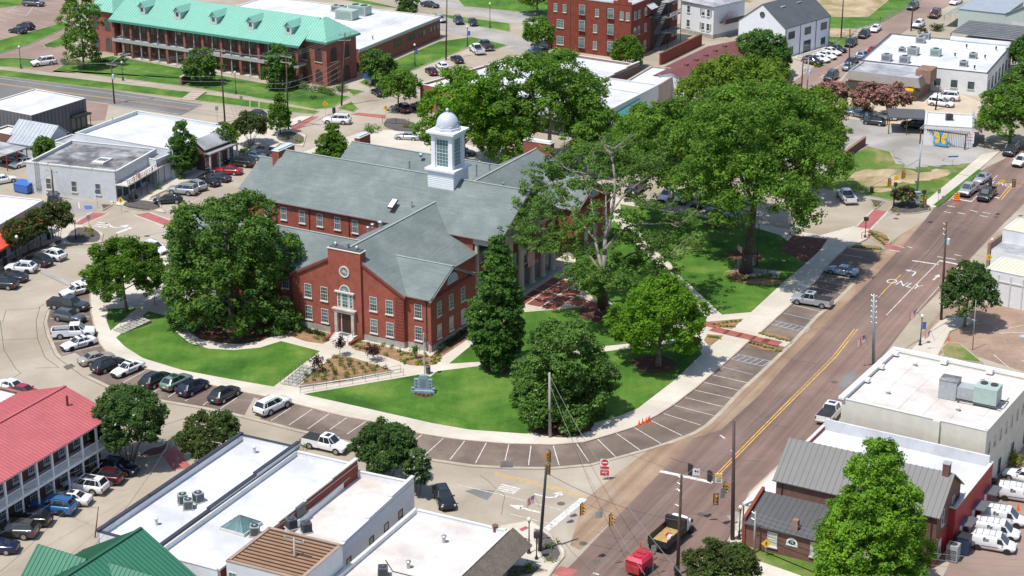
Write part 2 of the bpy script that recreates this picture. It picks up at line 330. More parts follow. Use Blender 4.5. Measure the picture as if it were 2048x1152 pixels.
# ---------------- windows, doors, roof gear ----------------
def win(parent,x,y,z,w_,h,rz=0.,frame='white_trim',glass='glass',bars=(1,1),sill='white_trim',arch=False,name='window',blind=0.,dep=.06,fw=.065):
    """window whose outside faces local -y; (x,y,z)=bottom centre on the wall plane"""
    bm='blind'
    if not blind and glass=='glass' and bars[1]>0 and not arch: blind=(0.,.46,.46,.3,0.,.75)[int(abs(x*7.3+y*3.1+z*5.7))%6]; bm=('glass_t','blind')[int(abs(x*3+y+z*2))%4==0]
    key=(bm,round(w_,2),round(h,2),frame,glass,bars,sill,arch,blind,dep,fw)
    if key not in WM:
        f=MB(); H=h
        def ring(pts_o,pts_i):
            n=len(pts_o); vs=[(a,-dep,b) for a,b in pts_o]+[(a,-dep,b) for a,b in pts_i]+[(a,.02,b) for a,b in pts_o]+[(a,-.012,b) for a,b in pts_i]
            fs=[]
            for i in range(n):
                j=(i+1)%n; fs+=[(i,j,j+n,i+n),(i,i+2*n,j+2*n,j),(i+n,j+n,j+3*n,i+3*n)]
            f.add(vs,fs)
        if arch:
            r=w_/2; s=h-r
            def out(e): return [(-r+e,e),(r-e,e)]+[((r-e)*math.cos(t),s+(r-e)*math.sin(t)) for t in [math.pi*k/8 for k in range(9)]]
            po,pi=out(0),out(fw); gp=out(fw*.5)
        else:
            po=[(-w_/2,0),(w_/2,0),(w_/2,h),(-w_/2,h)]; pi=[(-w_/2+fw,fw),(w_/2-fw,fw),(w_/2-fw,h-fw),(-w_/2+fw,h-fw)]; gp=pi
        ring(po,pi)
        nx,nz=bars
        for i in range(1,nx+1):
            X=-w_/2+w_*i/(nx+1); f.box(X-.013,X+.013,-.04,-.01,fw,h-fw)
        for i in range(1,nz+1):
            Z=h*i/(nz+1); t=.03 if nz%2==1 and i==(nz+1)//2 else .012; f.box(-w_/2+fw,w_/2-fw,-.045,-.01,Z-t,Z+t)
        fm=[frame]
        if sill: f.box(-w_/2-.1,w_/2+.1,-.16,.0,-.14,-.003,1); fm=[frame,sill]
        g=MB().add([(a,-.009,b) for a,b in gp],[tuple(range(len(gp)))])
        gm=[glass]
        if blind: 
            g.add([(-w_/2+fw+.02,-.0105,h-fw-.02-blind*(h-2*fw)),(w_/2-fw-.02,-.0105,h-fw-.02-blind*(h-2*fw)),(w_/2-fw-.02,-.0105,h-fw-.02),(-w_/2+fw+.02,-.0105,h-fw-.02)],[(0,1,2,3)],1); gm=[glass,bm]
        WM[key]=(f.mesh('window',fm),g.mesh('pane',gm))
    a,b=WM[key]; o=link(name,a,parent,(x,y,z),rz); link('pane',b,o); return o
def side(L,W,which):
    """(point fn, rz) for the four walls of a 0..L x 0..W block"""
    return {'f':(lambda s:(s,0.),0.),'r':(lambda s:(L,s),math.pi/2),'b':(lambda s:(L-s,W),math.pi),'l':(lambda s:(0.,W-s),-math.pi/2)}[which]
def wins(root,L,W,which,n,z,w_,h,s0=None,s1=None,**k):
    fn,rz=side(L,W,which); T=L if which in 'fb' else W
    s0=T*.08 if s0 is None else s0; s1=T*.92 if s1 is None else s1
    for i in range(n):
        s=(s0+s1)/2 if n==1 else s0+(s1-s0)*i/(n-1); x,y=fn(s); win(root,x,y,z,w_,h,rz,**k)
def frame(p0,p1,p2,H):
    a=P(*p0,H); b=P(*p1,H); c=P(*p2,H); yw=yaw_of(a,b); L=math.hypot(b[0]-a[0],b[1]-a[1])
    W=-(c[0]-a[0])*math.sin(yw)+(c[1]-a[1])*math.cos(yw)
    return (a[0],a[1],0.),yw,L,W
def building(name,label,p0,p1,p2,H,wall,group=None,cat='building'):
    loc,yw,L,W=frame(p0,p1,p2,H); r=thing(name,label,cat,loc,yw,group); r['L']=L; r['W']=W
    return r,L,W
def seam_m(): return mat('membrane_seam',(.50,.51,.53),.8,.15,.6)
def flat(name,label,p0,p1,p2,H,wall='stucco_w',roof='roof_white',cap='white_trim',par=.6,th=.28,fascia=None,cat='building',cheeks=True):
    r,L,W=building(name,label,p0,p1,p2,H,wall,cat=cat)
    MB().box(0,L,0,W,-.3,H-par-.02).build('wall',wall,r)
    if par>.05:
        for (x0,x1,y0,y1) in ((0,L,0,th),(0,L,W-th,W),(0,th,th,W-th),(L-th,L,th,W-th)):
            MB().box(x0,x1,y0,y1,H-par-.02,H).build('parapet',wall,r)
            MB().box(x0-.05,x1+.05,y0-.05,y1+.05,H,H+.07).build('coping',cap,r)
    e=th if par>.05 else -.15
    if roof in('roof_white','roof_cream'):
        sm_=MB().box(-.05,.05,e+.02,W-e-.02,0,.012).mesh('membrane_seam',seam_m())
        for i in range(1,int(L/2.9)): link('membrane_seam',sm_,r,(i*2.9,0,H-par+.046))
    ro=MB().box(e,L-e,e,W-e,H-par-.02,H-par+.05).build('roof',roof,r)
    if fascia: 
        MB().box(-.18,L+.18,-.18,-.003,H-par-.5,H+.02).build('fascia',fascia,r)
        MB().box(L+.003,L+.18,-.003,W+.18,H-par-.5,H+.02).build('fascia',fascia,r)
    return r,L,W
def seam_roof(root,x0,x1,y0,y1,z0,z1,m,rib,axis='x',sp=.6,over=.35,name='roof',th=.12):
    """gable roof; ridge along axis at the middle; each slope a part with raised ribs"""
    for s in (0,1):
        if axis=='x':
            yc=(y0+y1)/2; dz=(z1-z0)/(yc-y0); ya=(y0-over if s==0 else y1+over); za=z0-over*dz
            b=MB().add([(x0-over,ya,za),(x1+over,ya,za),(x1+over,yc,z1),(x0-over,yc,z1),(x0-over,ya,za+th),(x1+over,ya,za+th),(x1+over,yc,z1+th),(x0-over,yc,z1+th)],[(0,3,2,1),(4,5,6,7),(0,1,5,4),(1,2,6,5),(2,3,7,6),(3,0,4,7)])
            o=b.build(name,m,root)
            if rib:
                n=int((x1-x0)/sp)
                me=MB().bar((0,ya,za+th+.03),(0,yc,z1+th+.03),.05,.07).mesh('seam_rib',rib)
                for i in range(n+1): link('seam_rib',me,o,(x0+(x1-x0)*i/n,0,0))
        else:
            xc=(x0+x1)/2; dz=(z1-z0)/(xc-x0); xa=(x0-over if s==0 else x1+over); za=z0-over*dz
            b=MB().add([(xa,y0-over,za),(xa,y1+over,za),(xc,y1+over,z1),(xc,y0-over,z1),(xa,y0-over,za+th),(xa,y1+over,za+th),(xc,y1+over,z1+th),(xc,y0-over,z1+th)],[(0,3,2,1),(4,5,6,7),(0,1,5,4),(1,2,6,5),(2,3,7,6),(3,0,4,7)])
            o=b.build(name,m,root)
            if rib:
                n=int((y1-y0)/sp)
                me=MB().bar((xa,0,za+th+.03),(xc,0,z1+th+.03),.05,.07).mesh('seam_rib',rib)
                for i in range(n+1): link('seam_rib',me,o,(0,y0+(y1-y0)*i/n,0))
def gable_house(name,label,p0,p1,p2,H,rise,wall,roof,rib=None,axis='x',sp=.6,over=.35,cat='building'):
    r,L,W=building(name,label,p0,p1,p2,H,wall,cat=cat)
    b=MB().box(0,L,0,W,-.3,H)
    if axis=='x': b.extr([(0.,H),(W,H),(W/2,H+rise)],'x',0,L)
    else: b.extr([(0.,H),(L,H),(L/2,H+rise)],'y',0,W)
    b.build('wall',wall,r); seam_roof(r,0,L,0,W,H+.003,H+rise+.003,roof,rib,axis,sp,over)
    return r,L,W
def ac_round(label,px,py,z,r=.42,h=.95,col='ac'):
    t=thing('condenser_unit',label,'air conditioner',P(px,py,z),random.random(),'round air conditioners on the flat roofs')
    MB().box(-r,r,-r,r,.08,h).build('casing',col,t); b=MB()
    for i in range(9):
        zz=.16+i*(h-.25)/9
        for s in (-1,1): b.box(-r*.86,r*.86,s*(r+.012)-.012,s*(r+.012)+.012,zz,zz+.04); b.box(s*(r+.012)-.012,s*(r+.012)+.012,-r*.86,r*.86,zz,zz+.04)
    b.build('louvres','ac_dark',t,kind='stuff'); MB().cyl(0,0,h,h+.05,r*.85,r*.85,16).build('fan_guard','ac_dark',t); MB().cyl(0,0,h+.05,h+.09,r*.3,r*.3,10).build('fan_hub',col,t)
    MB().box(-r-.12,r+.12,-r-.12,r+.12,0,.08).build('base_pad','stone_base',t); return t
def ac_box(label,px,py,z,l,w_,h,rz,col='ac',fans=2):
    t=thing('rooftop_unit',label,'air conditioner',P(px,py,z),rz,'boxy air handlers on the flat roofs')
    MB().box(-l/2,l/2,-w_/2,w_/2,.15,h).build('casing',col,t)
    MB().box(-l/2-.04,l/2+.04,-w_/2-.04,w_/2+.04,h,h+.05).build('lid',col,t)
    for i in range(fans): 
        x=-l/2+l*(i+.5)/max(1,fans); MB().cyl(x,0,h+.05,h+.16,min(l/fans,w_)*.36,None,14).build('fan','ac_dark',t)
    b=MB()
    for i in range(7): b.box(-l*.42,l*.42,-w_/2-.02,-w_/2,.3+i*(h-.5)/7,.34+i*(h-.5)/7)
    b.build('grille','ac_dark',t); MB().box(-l/2-.1,l/2+.1,-w_/2-.1,w_/2+.1,0,.15).build('curb','roof_grey',t); return t
def vent(label,px,py,z,r=.15,h=.5,m='galv'):
    t=thing('roof_vent',label,'roof vent',P(px,py,z),0,'small roof vents'); MB().cyl(0,0,0,h,r*.6).build('stack',m,t)
    MB().lathe(0,0,[(.01,h+r*.8),(r*.7,h+r*.6),(r,h+.1),(r*.9,h),(.01,h)],10).build('cap',m,t); return t
# ---------------- flag ----------------
def us_flag(L_,h,seed=0,droop=.0):
    """flag mesh in its own x-z plane, hoist at x=0, top at z=0; waves in y"""
    key=('flag',L_,h,seed,droop)
    if key in WM: return WM[key]
    R=random.Random(seed); nx=20; vs=[]; fs=[]; ms=[]; ph=R.random()*6
    for j in range(14):
        for i in range(nx+1):
            u=i/nx; v=j/13
            A_=1. if droop>0 else .25; vs.append((L_*u*(1-droop*.55), A_*(.12*h*math.sin(u*8+ph)*u**.5+.05*h*math.sin(u*17+v*3)), -h*v-droop*L_*u*.75-A_*.05*h*math.sin(u*5+ph)))
    for j in range(13):
        for i in range(nx):
            a=j*(nx+1)+i; fs.append((a,a+1,a+nx+2,a+nx+1)); ms.append(1 if (i<8 and j<7) else (0 if j%2==0 else 2))
    b=MB(); b.v=vs; b.f=fs; b.m=ms
    for j in range(1,7,1):
        for i in range(6):
            u=(i+.6+(j%2)*.4)/20*1.2; v=(j)/13
            k=int(v*13)*(nx+1)+int(u*nx); x,y,z=vs[k]; e=h*.014
            for s in (-1,1): b.add([(x-e,y+s*.006,z-e),(x+e,y+s*.006,z-e),(x+e,y+s*.006,z+e),(x-e,y+s*.006,z+e)],[(0,1,2,3)],2)
    WM[key]=b.mesh('flag_cloth',['flagred','flagblue','flagw']); return WM[key]
# ---------------- vehicles ----------------
PAINT={}
def paint(c,metal=.25,rough=.28):
    k=(c,metal)
    if k not in PAINT: PAINT[k]=mat('car_paint_%d'%len(PAINT),c,rough,.04,1.,metal,coat=.6)
    return PAINT[k]
COLR=dict(white=(.74,.75,.76),silver=(.40,.42,.45),grey=(.10,.11,.125),dgrey=(.045,.05,.06),black=(.012,.013,.016),navy=(.013,.02,.06),blue=(.035,.17,.42),red=(.28,.012,.02),maroon=(.075,.008,.014),
 mint=(.20,.30,.26),gold=(.42,.40,.33),lblue=(.25,.33,.42),bgrey=(.13,.18,.24),bronze=(.085,.078,.075),dgreen=(.02,.035,.03))
# side profile as stations: x, half width, bottom z, top z (deck/bonnet/belt)
KD=dict(
 sedan=dict(L=4.85,W=1.84,wr=.36,wb=2.8,fo=.95,st=[(-2.42,.62,.35,.80),(-2.36,.80,.26,.93),(-2.0,.89,.24,1.0),(-1.2,.92,.2,1.0),(0,.92,.2,.98),(.85,.91,.2,.95),(1.6,.88,.22,.88),(2.2,.80,.24,.74),(2.42,.58,.33,.62)],
   base=(-1.75,1.02,.80,.97),roof=(-.95,.28,.58,1.43)),
 suv=dict(L=4.75,W=1.92,wr=.40,wb=2.8,fo=.9,st=[(-2.37,.72,.42,1.02),(-2.33,.88,.32,1.12),(-2.0,.94,.28,1.13),(-1.2,.96,.25,1.12),(0,.96,.25,1.10),(.9,.95,.25,1.08),(1.6,.93,.26,1.02),(2.15,.86,.3,.92),(2.37,.64,.38,.78)],
   base=(-2.24,1.2,.85,1.06),roof=(-1.62,.22,.62,1.68)),
 bigsuv=dict(L=5.2,W=2.02,wr=.44,wb=3.0,fo=.98,st=[(-2.6,.82,.45,1.1),(-2.56,.96,.36,1.22),(-2.2,1.0,.32,1.24),(-1.2,1.01,.3,1.22),(0,1.01,.3,1.20),(1.1,1.0,.3,1.18),(1.8,.98,.3,1.13),(2.45,.93,.34,1.04),(2.6,.74,.42,.9)],
   base=(-2.52,1.3,.92,1.16),roof=(-2.1,.45,.70,1.86)),
 hatch=dict(L=4.3,W=1.8,wr=.34,wb=2.6,fo=.85,st=[(-2.15,.7,.36,.9),(-2.1,.84,.28,1.02),(-1.7,.9,.24,1.05),(-.8,.9,.22,1.04),(.3,.9,.22,1.0),(1.2,.88,.22,.95),(1.8,.8,.26,.84),(2.15,.58,.35,.68)],
   base=(-2.0,1.05,.78,1.0),roof=(-1.5,.3,.58,1.5)),
 pickup=dict(L=5.85,W=2.03,wr=.42,wb=3.65,fo=1.0,st=[(-2.92,.97,.45,1.22),(-2.88,1.0,.42,1.25),(-.55,1.0,.38,1.25),(0,1.0,.34,1.22),(1.2,1.0,.34,1.2),(1.9,.98,.34,1.15),(2.75,.94,.36,1.06),(2.92,.78,.44,.92)],
   base=(-.72,1.62,.9,1.20),roof=(-.42,.92,.72,1.92)),
 van=dict(L=4.75,W=1.85,wr=.34,wb=3.1,fo=.85,st=[(-2.37,.84,.36,1.72),(-2.33,.88,.3,1.8),(-1.0,.92,.26,1.84),(.35,.92,.25,1.84),(.75,.92,.25,1.08),(1.4,.9,.26,1.02),(2.05,.84,.3,.88),(2.37,.62,.38,.7)],
   base=(.3,1.55,.82,1.06),roof=(.1,.72,.74,1.83)),
 minivan=dict(L=5.1,W=1.98,wr=.37,wb=3.05,fo=1.0,st=[(-2.55,.76,.4,1.02),(-2.5,.92,.3,1.1),(-2.0,.97,.26,1.1),(0,.98,.24,1.06),(1.2,.97,.24,1.02),(1.9,.92,.26,.94),(2.4,.82,.3,.8),(2.55,.6,.38,.66)],
   base=(-2.4,1.55,.86,1.05),roof=(-2.2,.45,.70,1.72)),
)
def loft_body(st,tuck=.9):
    b=MB(); n=len(st); ring=[]
    for x,w_,zb,zt in st:
        m=(zb+zt)/2; h=zt-zb
        ring.append([(x,0,zb),(x,w_*.86,zb),(x,w_*.985,zb+.12*h),(x,w_,zb+.5*h),(x,w_*.975,zb+.8*h),(x,w_*.90,zt-.02*h),(x,w_*.6,zt+.025),(x,0,zt+.035),
                     (x,-w_*.6,zt+.025),(x,-w_*.90,zt-.02*h),(x,-w_*.975,zb+.8*h),(x,-w_,zb+.5*h),(x,-w_*.985,zb+.12*h),(x,-w_*.86,zb)])
    k=14; vs=[p for r in ring for p in r]; fs=[]
    for i in range(n-1):
        for j in range(k): fs.append((i*k+j,i*k+(j+1)%k,(i+1)*k+(j+1)%k,(i+1)*k+j))
    fs.append(tuple(range(k-1,-1,-1))); fs.append(tuple(range((n-1)*k,n*k))); return b.add(vs,[f[::-1] for f in fs])
CARS={}
def make_car(kind,col,opt=''):
    d=KD[kind]; pm=paint(COLR[col],metal=0. if col in('white','black','red') else .35); r=thing('parked_car','x','car')
    bx=d['base']; rf=d['roof']; W=d['W']; st=d['st']
    body=loft_body(st)
    if kind=='pickup':
        # open bed: cut the deck by rails round a sunk floor
        st2=[s for s in st if s[0]>-.62]; st2=[(-.6,1.0,.38,1.25)]+st2; body=loft_body(st2)
        body.box(-2.9,-.6,-1.0,1.0,.42,.78); body.box(-2.9,-.6,-1.0,-.88,.78,1.27); body.box(-2.9,-.6,.88,1.0,.78,1.27); body.box(-2.92,-2.8,-.98,.98,.45,1.27)
    o=body.build('body',pm,r,smooth=(kind!='pickup'))
    # glasshouse
    xb0,xb1,wb,zb=bx; xr0,xr1,wr_,zr=rf
    bs=[(xb0,-wb*.9),(xb0+.12,-wb),(xb1-.45,-wb),(xb1,-wb*.7),(xb1,wb*.7),(xb1-.45,wb),(xb0+.12,wb),(xb0,wb*.9)]
    ts=[(xr0,-wr_*.9),(xr0+.1,-wr_),(xr1-.15,-wr_),(xr1,-wr_*.82),(xr1,wr_*.82),(xr1-.15,wr_),(xr0+.1,wr_),(xr0,wr_*.9)]
    g=MB().add([(x,y,zb-.06) for x,y in bs]+[(x,y,zr-.07) for x,y in ts],[(i,(i+1)%8,(i+1)%8+8,i+8) for i in range(8)]+[tuple(range(8,16))])
    if kind=='van': 
        g=MB().add([(xb1,-wb*.8,zb),(xb1,wb*.8,zb),(xr1+.02,wr_,zr-.1),(xr1+.02,-wr_,zr-.1)],[(0,1,2,3)])
        for s in (-1,1): g.add([(.42,s*.925,1.12),(1.15,s*.915,1.1),(.85,s*.87,1.62),(.42,s*.9,1.66)],[(0,1,2,3) if s<0 else (3,2,1,0)])
    link('window_glass',g.mesh('window_glass','glass_c'),r)
    if kind=='van':
        c=MB().add([(.3,-.92,1.0),(.3,.92,1.0),(.3,.84,1.84),(.3,-.84,1.84),(xb1,-wb,zb-.06),(xb1,wb,zb-.06),(xr1,wr_,1.83),(xr1,-wr_,1.83)],[(0,4,7,3),(1,2,6,5),(3,7,6,2)])
        c.build('cab',pm,r)
        for x in (-1.9,-1.2,-.5,.1): MB().box(x-.02,x+.02,-.7,.7,1.93,1.96).build('roof_bar','galv',r)
        b=MB()
        for s in (-1,1): b.box(-2.1,.3,s*.72-.015,s*.72+.015,1.93,1.96); [b.box(x-.015,x+.015,s*.7-.02,s*.7+.02,1.8,1.94) for x in (-1.9,-.5,.1)]
        b.build('roof_rack','galv',r)
        for s in (-1,1):
            text('Ex',.62,'plastic',r,(-.75,s*.935,1.42),(math.pi/2,0,0 if s<0 else math.pi),bold=True)
            text('ii',.30,'plastic',r,(1.0,s*.925,.88),(math.pi/2,0,0 if s<0 else math.pi),bold=True)
            MB().box(-1.2,.6,s*.915-.02,s*.915+.02,.62,.68).build('side_moulding','plastic',r)
    else:
        top=MB().add([(x,y,zr-.075) for x,y in ts]+[(x*1.0+(xr0+xr1)*0,y*.93,zr) for x,y in ts],[(i,(i+1)%8,(i+1)%8+8,i+8) for i in range(8)]+[tuple(range(8,16))])
        top.build('roof',pm,r)
        pl=MB()
        for i in (0,1,2,3,4,5,6,7):
            a=Vector((*bs[i],zb-.03)); c=Vector((*ts[i],zr-.06)); 
            if i in (0,7) and kind!='pickup': pl.tube(a,c,.04,.035,4)
            elif i in (2,5,1,6) : pl.tube(a,c,.045,.035,4)
            elif i in (3,4): pl.tube(a,c,.03,.03,4)
        for s in (-1,1):
            for fx in ((.35,) if kind in('sedan','pickup','hatch') else (.12,.55)):
                xx=xb0+(xb1-xb0)*(fx+.08); xt=xr0+(xr1-xr0)*(fx+.05); pl.tube((xx,s*wb*1.005,zb-.03),(xt,s*wr_*1.005,zr-.06),.04,.035,4)
        pl.build('pillars',pm,r,kind='stuff')
        if kind in('bigsuv','suv'):
            for s in (-1,1): MB().bar((xr0+.2,s*wr_*.86,zr+.035),(xr1-.25,s*wr_*.86,zr+.035),.045,.05).build('roof_rail','plastic',r)
        if 's' in opt: MB().box(xr0+(xr1-xr0)*.35,xr1-.25,-wr_*.6,wr_*.6,zr+.001,zr+.014).build('sunroof','glass_c',r)
    L=d['L']; h=L/2; wr=d['wr']; fa=h-d['fo']; ra=fa-d['wb']
    wm=MB(); tm=MB().cyl(0,0,-.12,.12,wr,wr,18).xf(Matrix.Rotation(math.pi/2,4,'X')).mesh('wheel','tyre')
    rm=MB().cyl(0,0,-.128,.128,wr*.62,wr*.62,14); rm.cyl(0,0,-.135,.135,wr*.2,None,8); rm=rm.xf(Matrix.Rotation(math.pi/2,4,'X')).mesh('rim','tyre' if 'k' in opt else 'rim')
    am=MB()
    n=10; rr=wr+.07
    am.add([(rr*math.cos(math.pi*i/n),-.004,rr*math.sin(math.pi*i/n)*1.0) for i in range(n+1)]+[(rr*math.cos(math.pi*i/n),.004,rr*math.sin(math.pi*i/n)) for i in range(n+1)],[tuple(range(n+1)),tuple(range(2*n+1,n,-1))])
    am=am.mesh('wheel_arch','plastic')
    for x in (fa,ra):
        for s in (-1,1):
            y=s*(W/2-.11); q=link('wheel',tm,r,(x,y,wr)); link('rim',rm,q); link('wheel_arch',am,r,(x,s*(W/2-.005+.006),wr*.92))
    zt=st[-1][3]; yb=st[-1][1]
    for s in (-1,1):
        MB().box(h-.28,h-.03,s*yb*1.02-.16,s*yb*1.02+.16,zt-.12,zt+.02).build('headlight','lampw',r)
        zb_=st[0][3]; 
        if kind in('suv','bigsuv','van','pickup','minivan'): MB().box(-h-.015,-h+.12,s*(st[1][1]*.93)-.07,s*(st[1][1]*.93)+.07,zb_-.42,zb_-.02).build('tail_light','lampr',r)
        else: MB().box(-h-.01,-h+.14,s*(st[0][1]*1.0)-.17,s*(st[0][1]*1.0)+.17,zb_-.16,zb_-.02).build('tail_light','lampr',r)
        if kind!='van': MB().box(xb1-.55,xb1-.37,s*(wb+.12)-.1,s*(wb+.12)+.1,zb+.0,zb+.14).build('mirror',pm,r)
    MB().box(h-.06,h+.015,-yb*.8,yb*.8,zt-.32,zt-.12).build('grille','plastic',r)
    MB().box(h-.1,h+.03,-yb*1.1,yb*1.1,st[-1][2]+.0,st[-1][2]+.14).build('bumper','plastic',r)
    MB().box(-h-.03,-h+.1,-st[0][1]*1.1,st[0][1]*1.1,st[0][2]-.02,st[0][2]+.12).build('bumper','plastic' if kind!='pickup' else 'chrome',r)
    MB().box(-h-.035,-h,-.16,.16,st[0][2]+.2,st[0][2]+.32).build('number_plate','signw',r)
    if kind=='pickup':
        MB().box(-2.8,-.62,-.88,.88,.783,.8).build('bed_floor','plastic',r)
        if 't' in opt: MB().box(-2.86,-.6,-.95,.95,1.27,1.31).build('bed_cover','plastic',r)
    if 'p' in opt:
        for s in (-1,1):
            text('SHERIFF',.40,'plastic',r,(-.05,s*(W/2+.004),.62),(math.pi/2,0,0 if s<0 else math.pi),sx=1.0,ex=.003,bold=True)
            MB().box(-1.0,.95,s*(W/2-.002)-.004,s*(W/2-.002)+.004,.30,.36).build('side_stripe','plastic',r)
        MB().box(-.45,-.15,-.5,.5,zr+.0,zr+.09).build('light_bar','plastic',r)
        MB().box(h+.02,h+.1,-.45,.45,.3,.72).build('push_bar','plastic',r)
    return r
def car(kind,col,c,n,label,opt='',cat=None,group=None):
    cx,cy=c; g=P(cx,cy,.6); q=P(n[0],n[1],.6); rz=yaw_of(g,q); k=(kind,col,opt)
    loc=(g[0],g[1],.02)
    nm={'pickup':'pickup_truck','van':'delivery_van','suv':'parked_suv','bigsuv':'parked_suv','minivan':'minivan'}.get(kind,'parked_car')
    cat=cat or {'pickup':'pickup truck','van':'van','minivan':'minivan','suv':'suv','bigsuv':'suv'}.get(kind,'car')
    if k not in CARS: r=make_car(kind,col,opt); CARS[k]=r; r.location=loc; r.rotation_euler=(0,0,rz); r['label']=label
    else: r=copy_thing(CARS[k],loc,rz,label)
    r.name=nm; r['category']=cat; r['group']=group or 'vehicles parked or driving around the square'
    return r
# ---------------- trees ----------------
def leaf_mat(name,c,c2,tr=.4): return mat(name,c,.7,.38,.42,col2=tuple(min(1,v*1.12) for v in c2),spec=.14,trans=tr)
LEAF=dict(
 oak=leaf_mat('oak_leaf',(.068,.175,.022),(.17,.315,.04)), oak_y=leaf_mat('yellow_green_leaf',(.10,.20,.02),(.20,.31,.035)),
 bright=leaf_mat('bright_leaf',(.085,.22,.012),(.17,.34,.025)), maple=leaf_mat('maple_leaf',(.09,.23,.018),(.22,.41,.036)),
 mag=leaf_mat('magnolia_leaf',(.042,.115,.022),(.125,.235,.042),.3), pin=leaf_mat('pin_oak_leaf',(.048,.135,.026),(.12,.24,.044)),
 pale=leaf_mat('pale_leaf',(.075,.155,.035),(.13,.22,.055)), crape=leaf_mat('crape_leaf',(.042,.10,.024),(.09,.17,.042)),
 feather=leaf_mat('feathery_leaf',(.07,.17,.016),(.13,.25,.03)), purple=leaf_mat('purple_leaf',(.05,.022,.028),(.10,.045,.05)), red=leaf_mat('reddish_leaf',(.075,.075,.03),(.095,.16,.035)),
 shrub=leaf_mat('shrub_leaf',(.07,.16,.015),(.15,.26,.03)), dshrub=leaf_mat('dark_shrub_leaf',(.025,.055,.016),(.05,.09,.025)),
 pink=leaf_mat('pink_blossom',(.50,.19,.20),(.62,.32,.30)), wflower=leaf_mat('white_blossom',(.5,.48,.4),(.65,.63,.52)), yel=leaf_mat('yellow_shrub_leaf',(.22,.26,.03),(.32,.34,.05)))
def leaves_mesh(name,cen,rad,per,size,mats,flat_=.8,up=.5,mix=None,seed=0,droop=0.):
    """clump centres cen (n,3) and radii rad (n,) -> many small folded leaf sprays"""
    R=np.random.RandomState(seed); n=len(cen); k=np.maximum(3,(per*(rad**2)).astype(int)); idx=np.repeat(np.arange(n),k); m=len(idx)
    d=R.normal(size=(m,3)); d/=np.linalg.norm(d,axis=1)[:,None]
    rr=rad[idx]*(R.rand(m)**.35)
    p=cen[idx]+d*rr[:,None]*np.array([1,1,flat_]); 
    nrm=d*.75+np.array([0,0,up])+R.normal(size=(m,3))*.38; nrm/=np.linalg.norm(nrm,axis=1)[:,None]
    t=np.cross(nrm,R.normal(size=(m,3))); t/=np.linalg.norm(t,axis=1)[:,None]+1e-9; b=np.cross(nrm,t)
    s=size*(.6+.8*R.rand(m))[:,None]; 
    v=np.empty((m,4,3)); v[:,0]=p-t*s; v[:,1]=p-b*s*.55-nrm*s*.12; v[:,2]=p+t*s; v[:,3]=p+b*s*.6-nrm*s*.18
    me=bpy.data.meshes.new(name); me.vertices.add(m*4); me.vertices.foreach_set('co',v.reshape(-1).astype(np.float32))
    me.loops.add(m*4); me.loops.foreach_set('vertex_index',np.arange(m*4,dtype=np.int32)); me.polygons.add(m)
    me.polygons.foreach_set('loop_start',np.arange(0,m*4,4,dtype=np.int32))
    try: me.polygons.foreach_set('loop_total',np.full(m,4,dtype=np.int32))
    except Exception: pass
    for x in mats: me.materials.append(x)
    if len(mats)>1:
        # flowers sit on some clumps' tops
        mi=np.zeros(m,dtype=np.int32); cl=R.rand(n)<(mix[0]); mi[(cl[idx])&(R.rand(m)<mix[1])&(d[:,2]>mix[2] if len(mix)>2 else True)]=1; me.polygons.foreach_set('material_index',mi)
    me.update(calc_edges=True); return me
def limb(mb,a,d,l,r,depth,R,tips,spread=.5,up=.25,n=3):
    a=Vector(a); d=Vector(d).normalized(); k=3; p=a; rr=r
    for i in range(k):
        d=(d+Vector((R.uniform(-1,1),R.uniform(-1,1),R.uniform(-.6,1)))*.18+Vector((0,0,up*.15))).normalized()
        q=p+d*(l/k); r2=rr*.84; mb.tube(p,q,rr,r2,6); p=q; rr=r2
    tips.append((tuple(p),depth))
    if depth>0:
        for i in range(n):
            ang=R.uniform(0,6.28); sd=d.orthogonal().normalized(); sd.rotate(Matrix.Rotation(ang,3,d)); nd=(d+sd*spread*R.uniform(.8,1.5)).normalized()
            limb(mb,p,nd,l*R.uniform(.6,.8),rr*.62,depth-1,R,tips,spread,up,n)
def crown_pts(n,shape,rx,ry,z0,z1,R,lump):
    """clump centres through the outer part of a crown of the given profile"""
    pts=[]; H=z1-z0; ph=[R.uniform(0,6.28) for _ in range(6)]
    for i in range(n):
        t=(i+.5)/n; u=R.random()
        if shape=='round': 
            ct=1-1.75*t; s=math.sqrt(max(0,1-ct*ct)); h=.5+.5*ct; prof=s
        elif shape=='cone': h=1-t**.62; prof=(1-h)**.72*.98+.05; prof=min(prof,1)*(1 if h>.1 else .8)
        elif shape=='spire': h=1-t**.75; prof=min(1.,((1-h)**.62)*1.12)*(1 if h>.3 else .62+.38*h/.3)
        elif shape=='egg': h=1-t**.85; prof=(math.sin(math.pi*min(1,(1-h)*.62+.045))**.62)
        elif shape=='column': h=1-t; prof=math.sin(math.pi*min(1,max(.06,h*.85+.12)))**.6
        else: h=1-t; prof=1.
        th=i*2.39996+R.uniform(-.35,.35)
        lum=1+.62*lump*(math.sin(3*th+ph[0]+4*h)+.7*math.sin(5*th+ph[1]-7*h)+.6*math.sin(2*th+9*h+ph[2]))*.5
        q=R.random()**.33; q=.4+.6*q
        e=prof*lum*q
        pts.append((rx*e*math.cos(th),ry*e*math.sin(th),z0+H*(h if shape!='round' else .5+(h-.5)*q*1.0)+R.uniform(-.03,.03)*H))
    return pts
TREES=[]
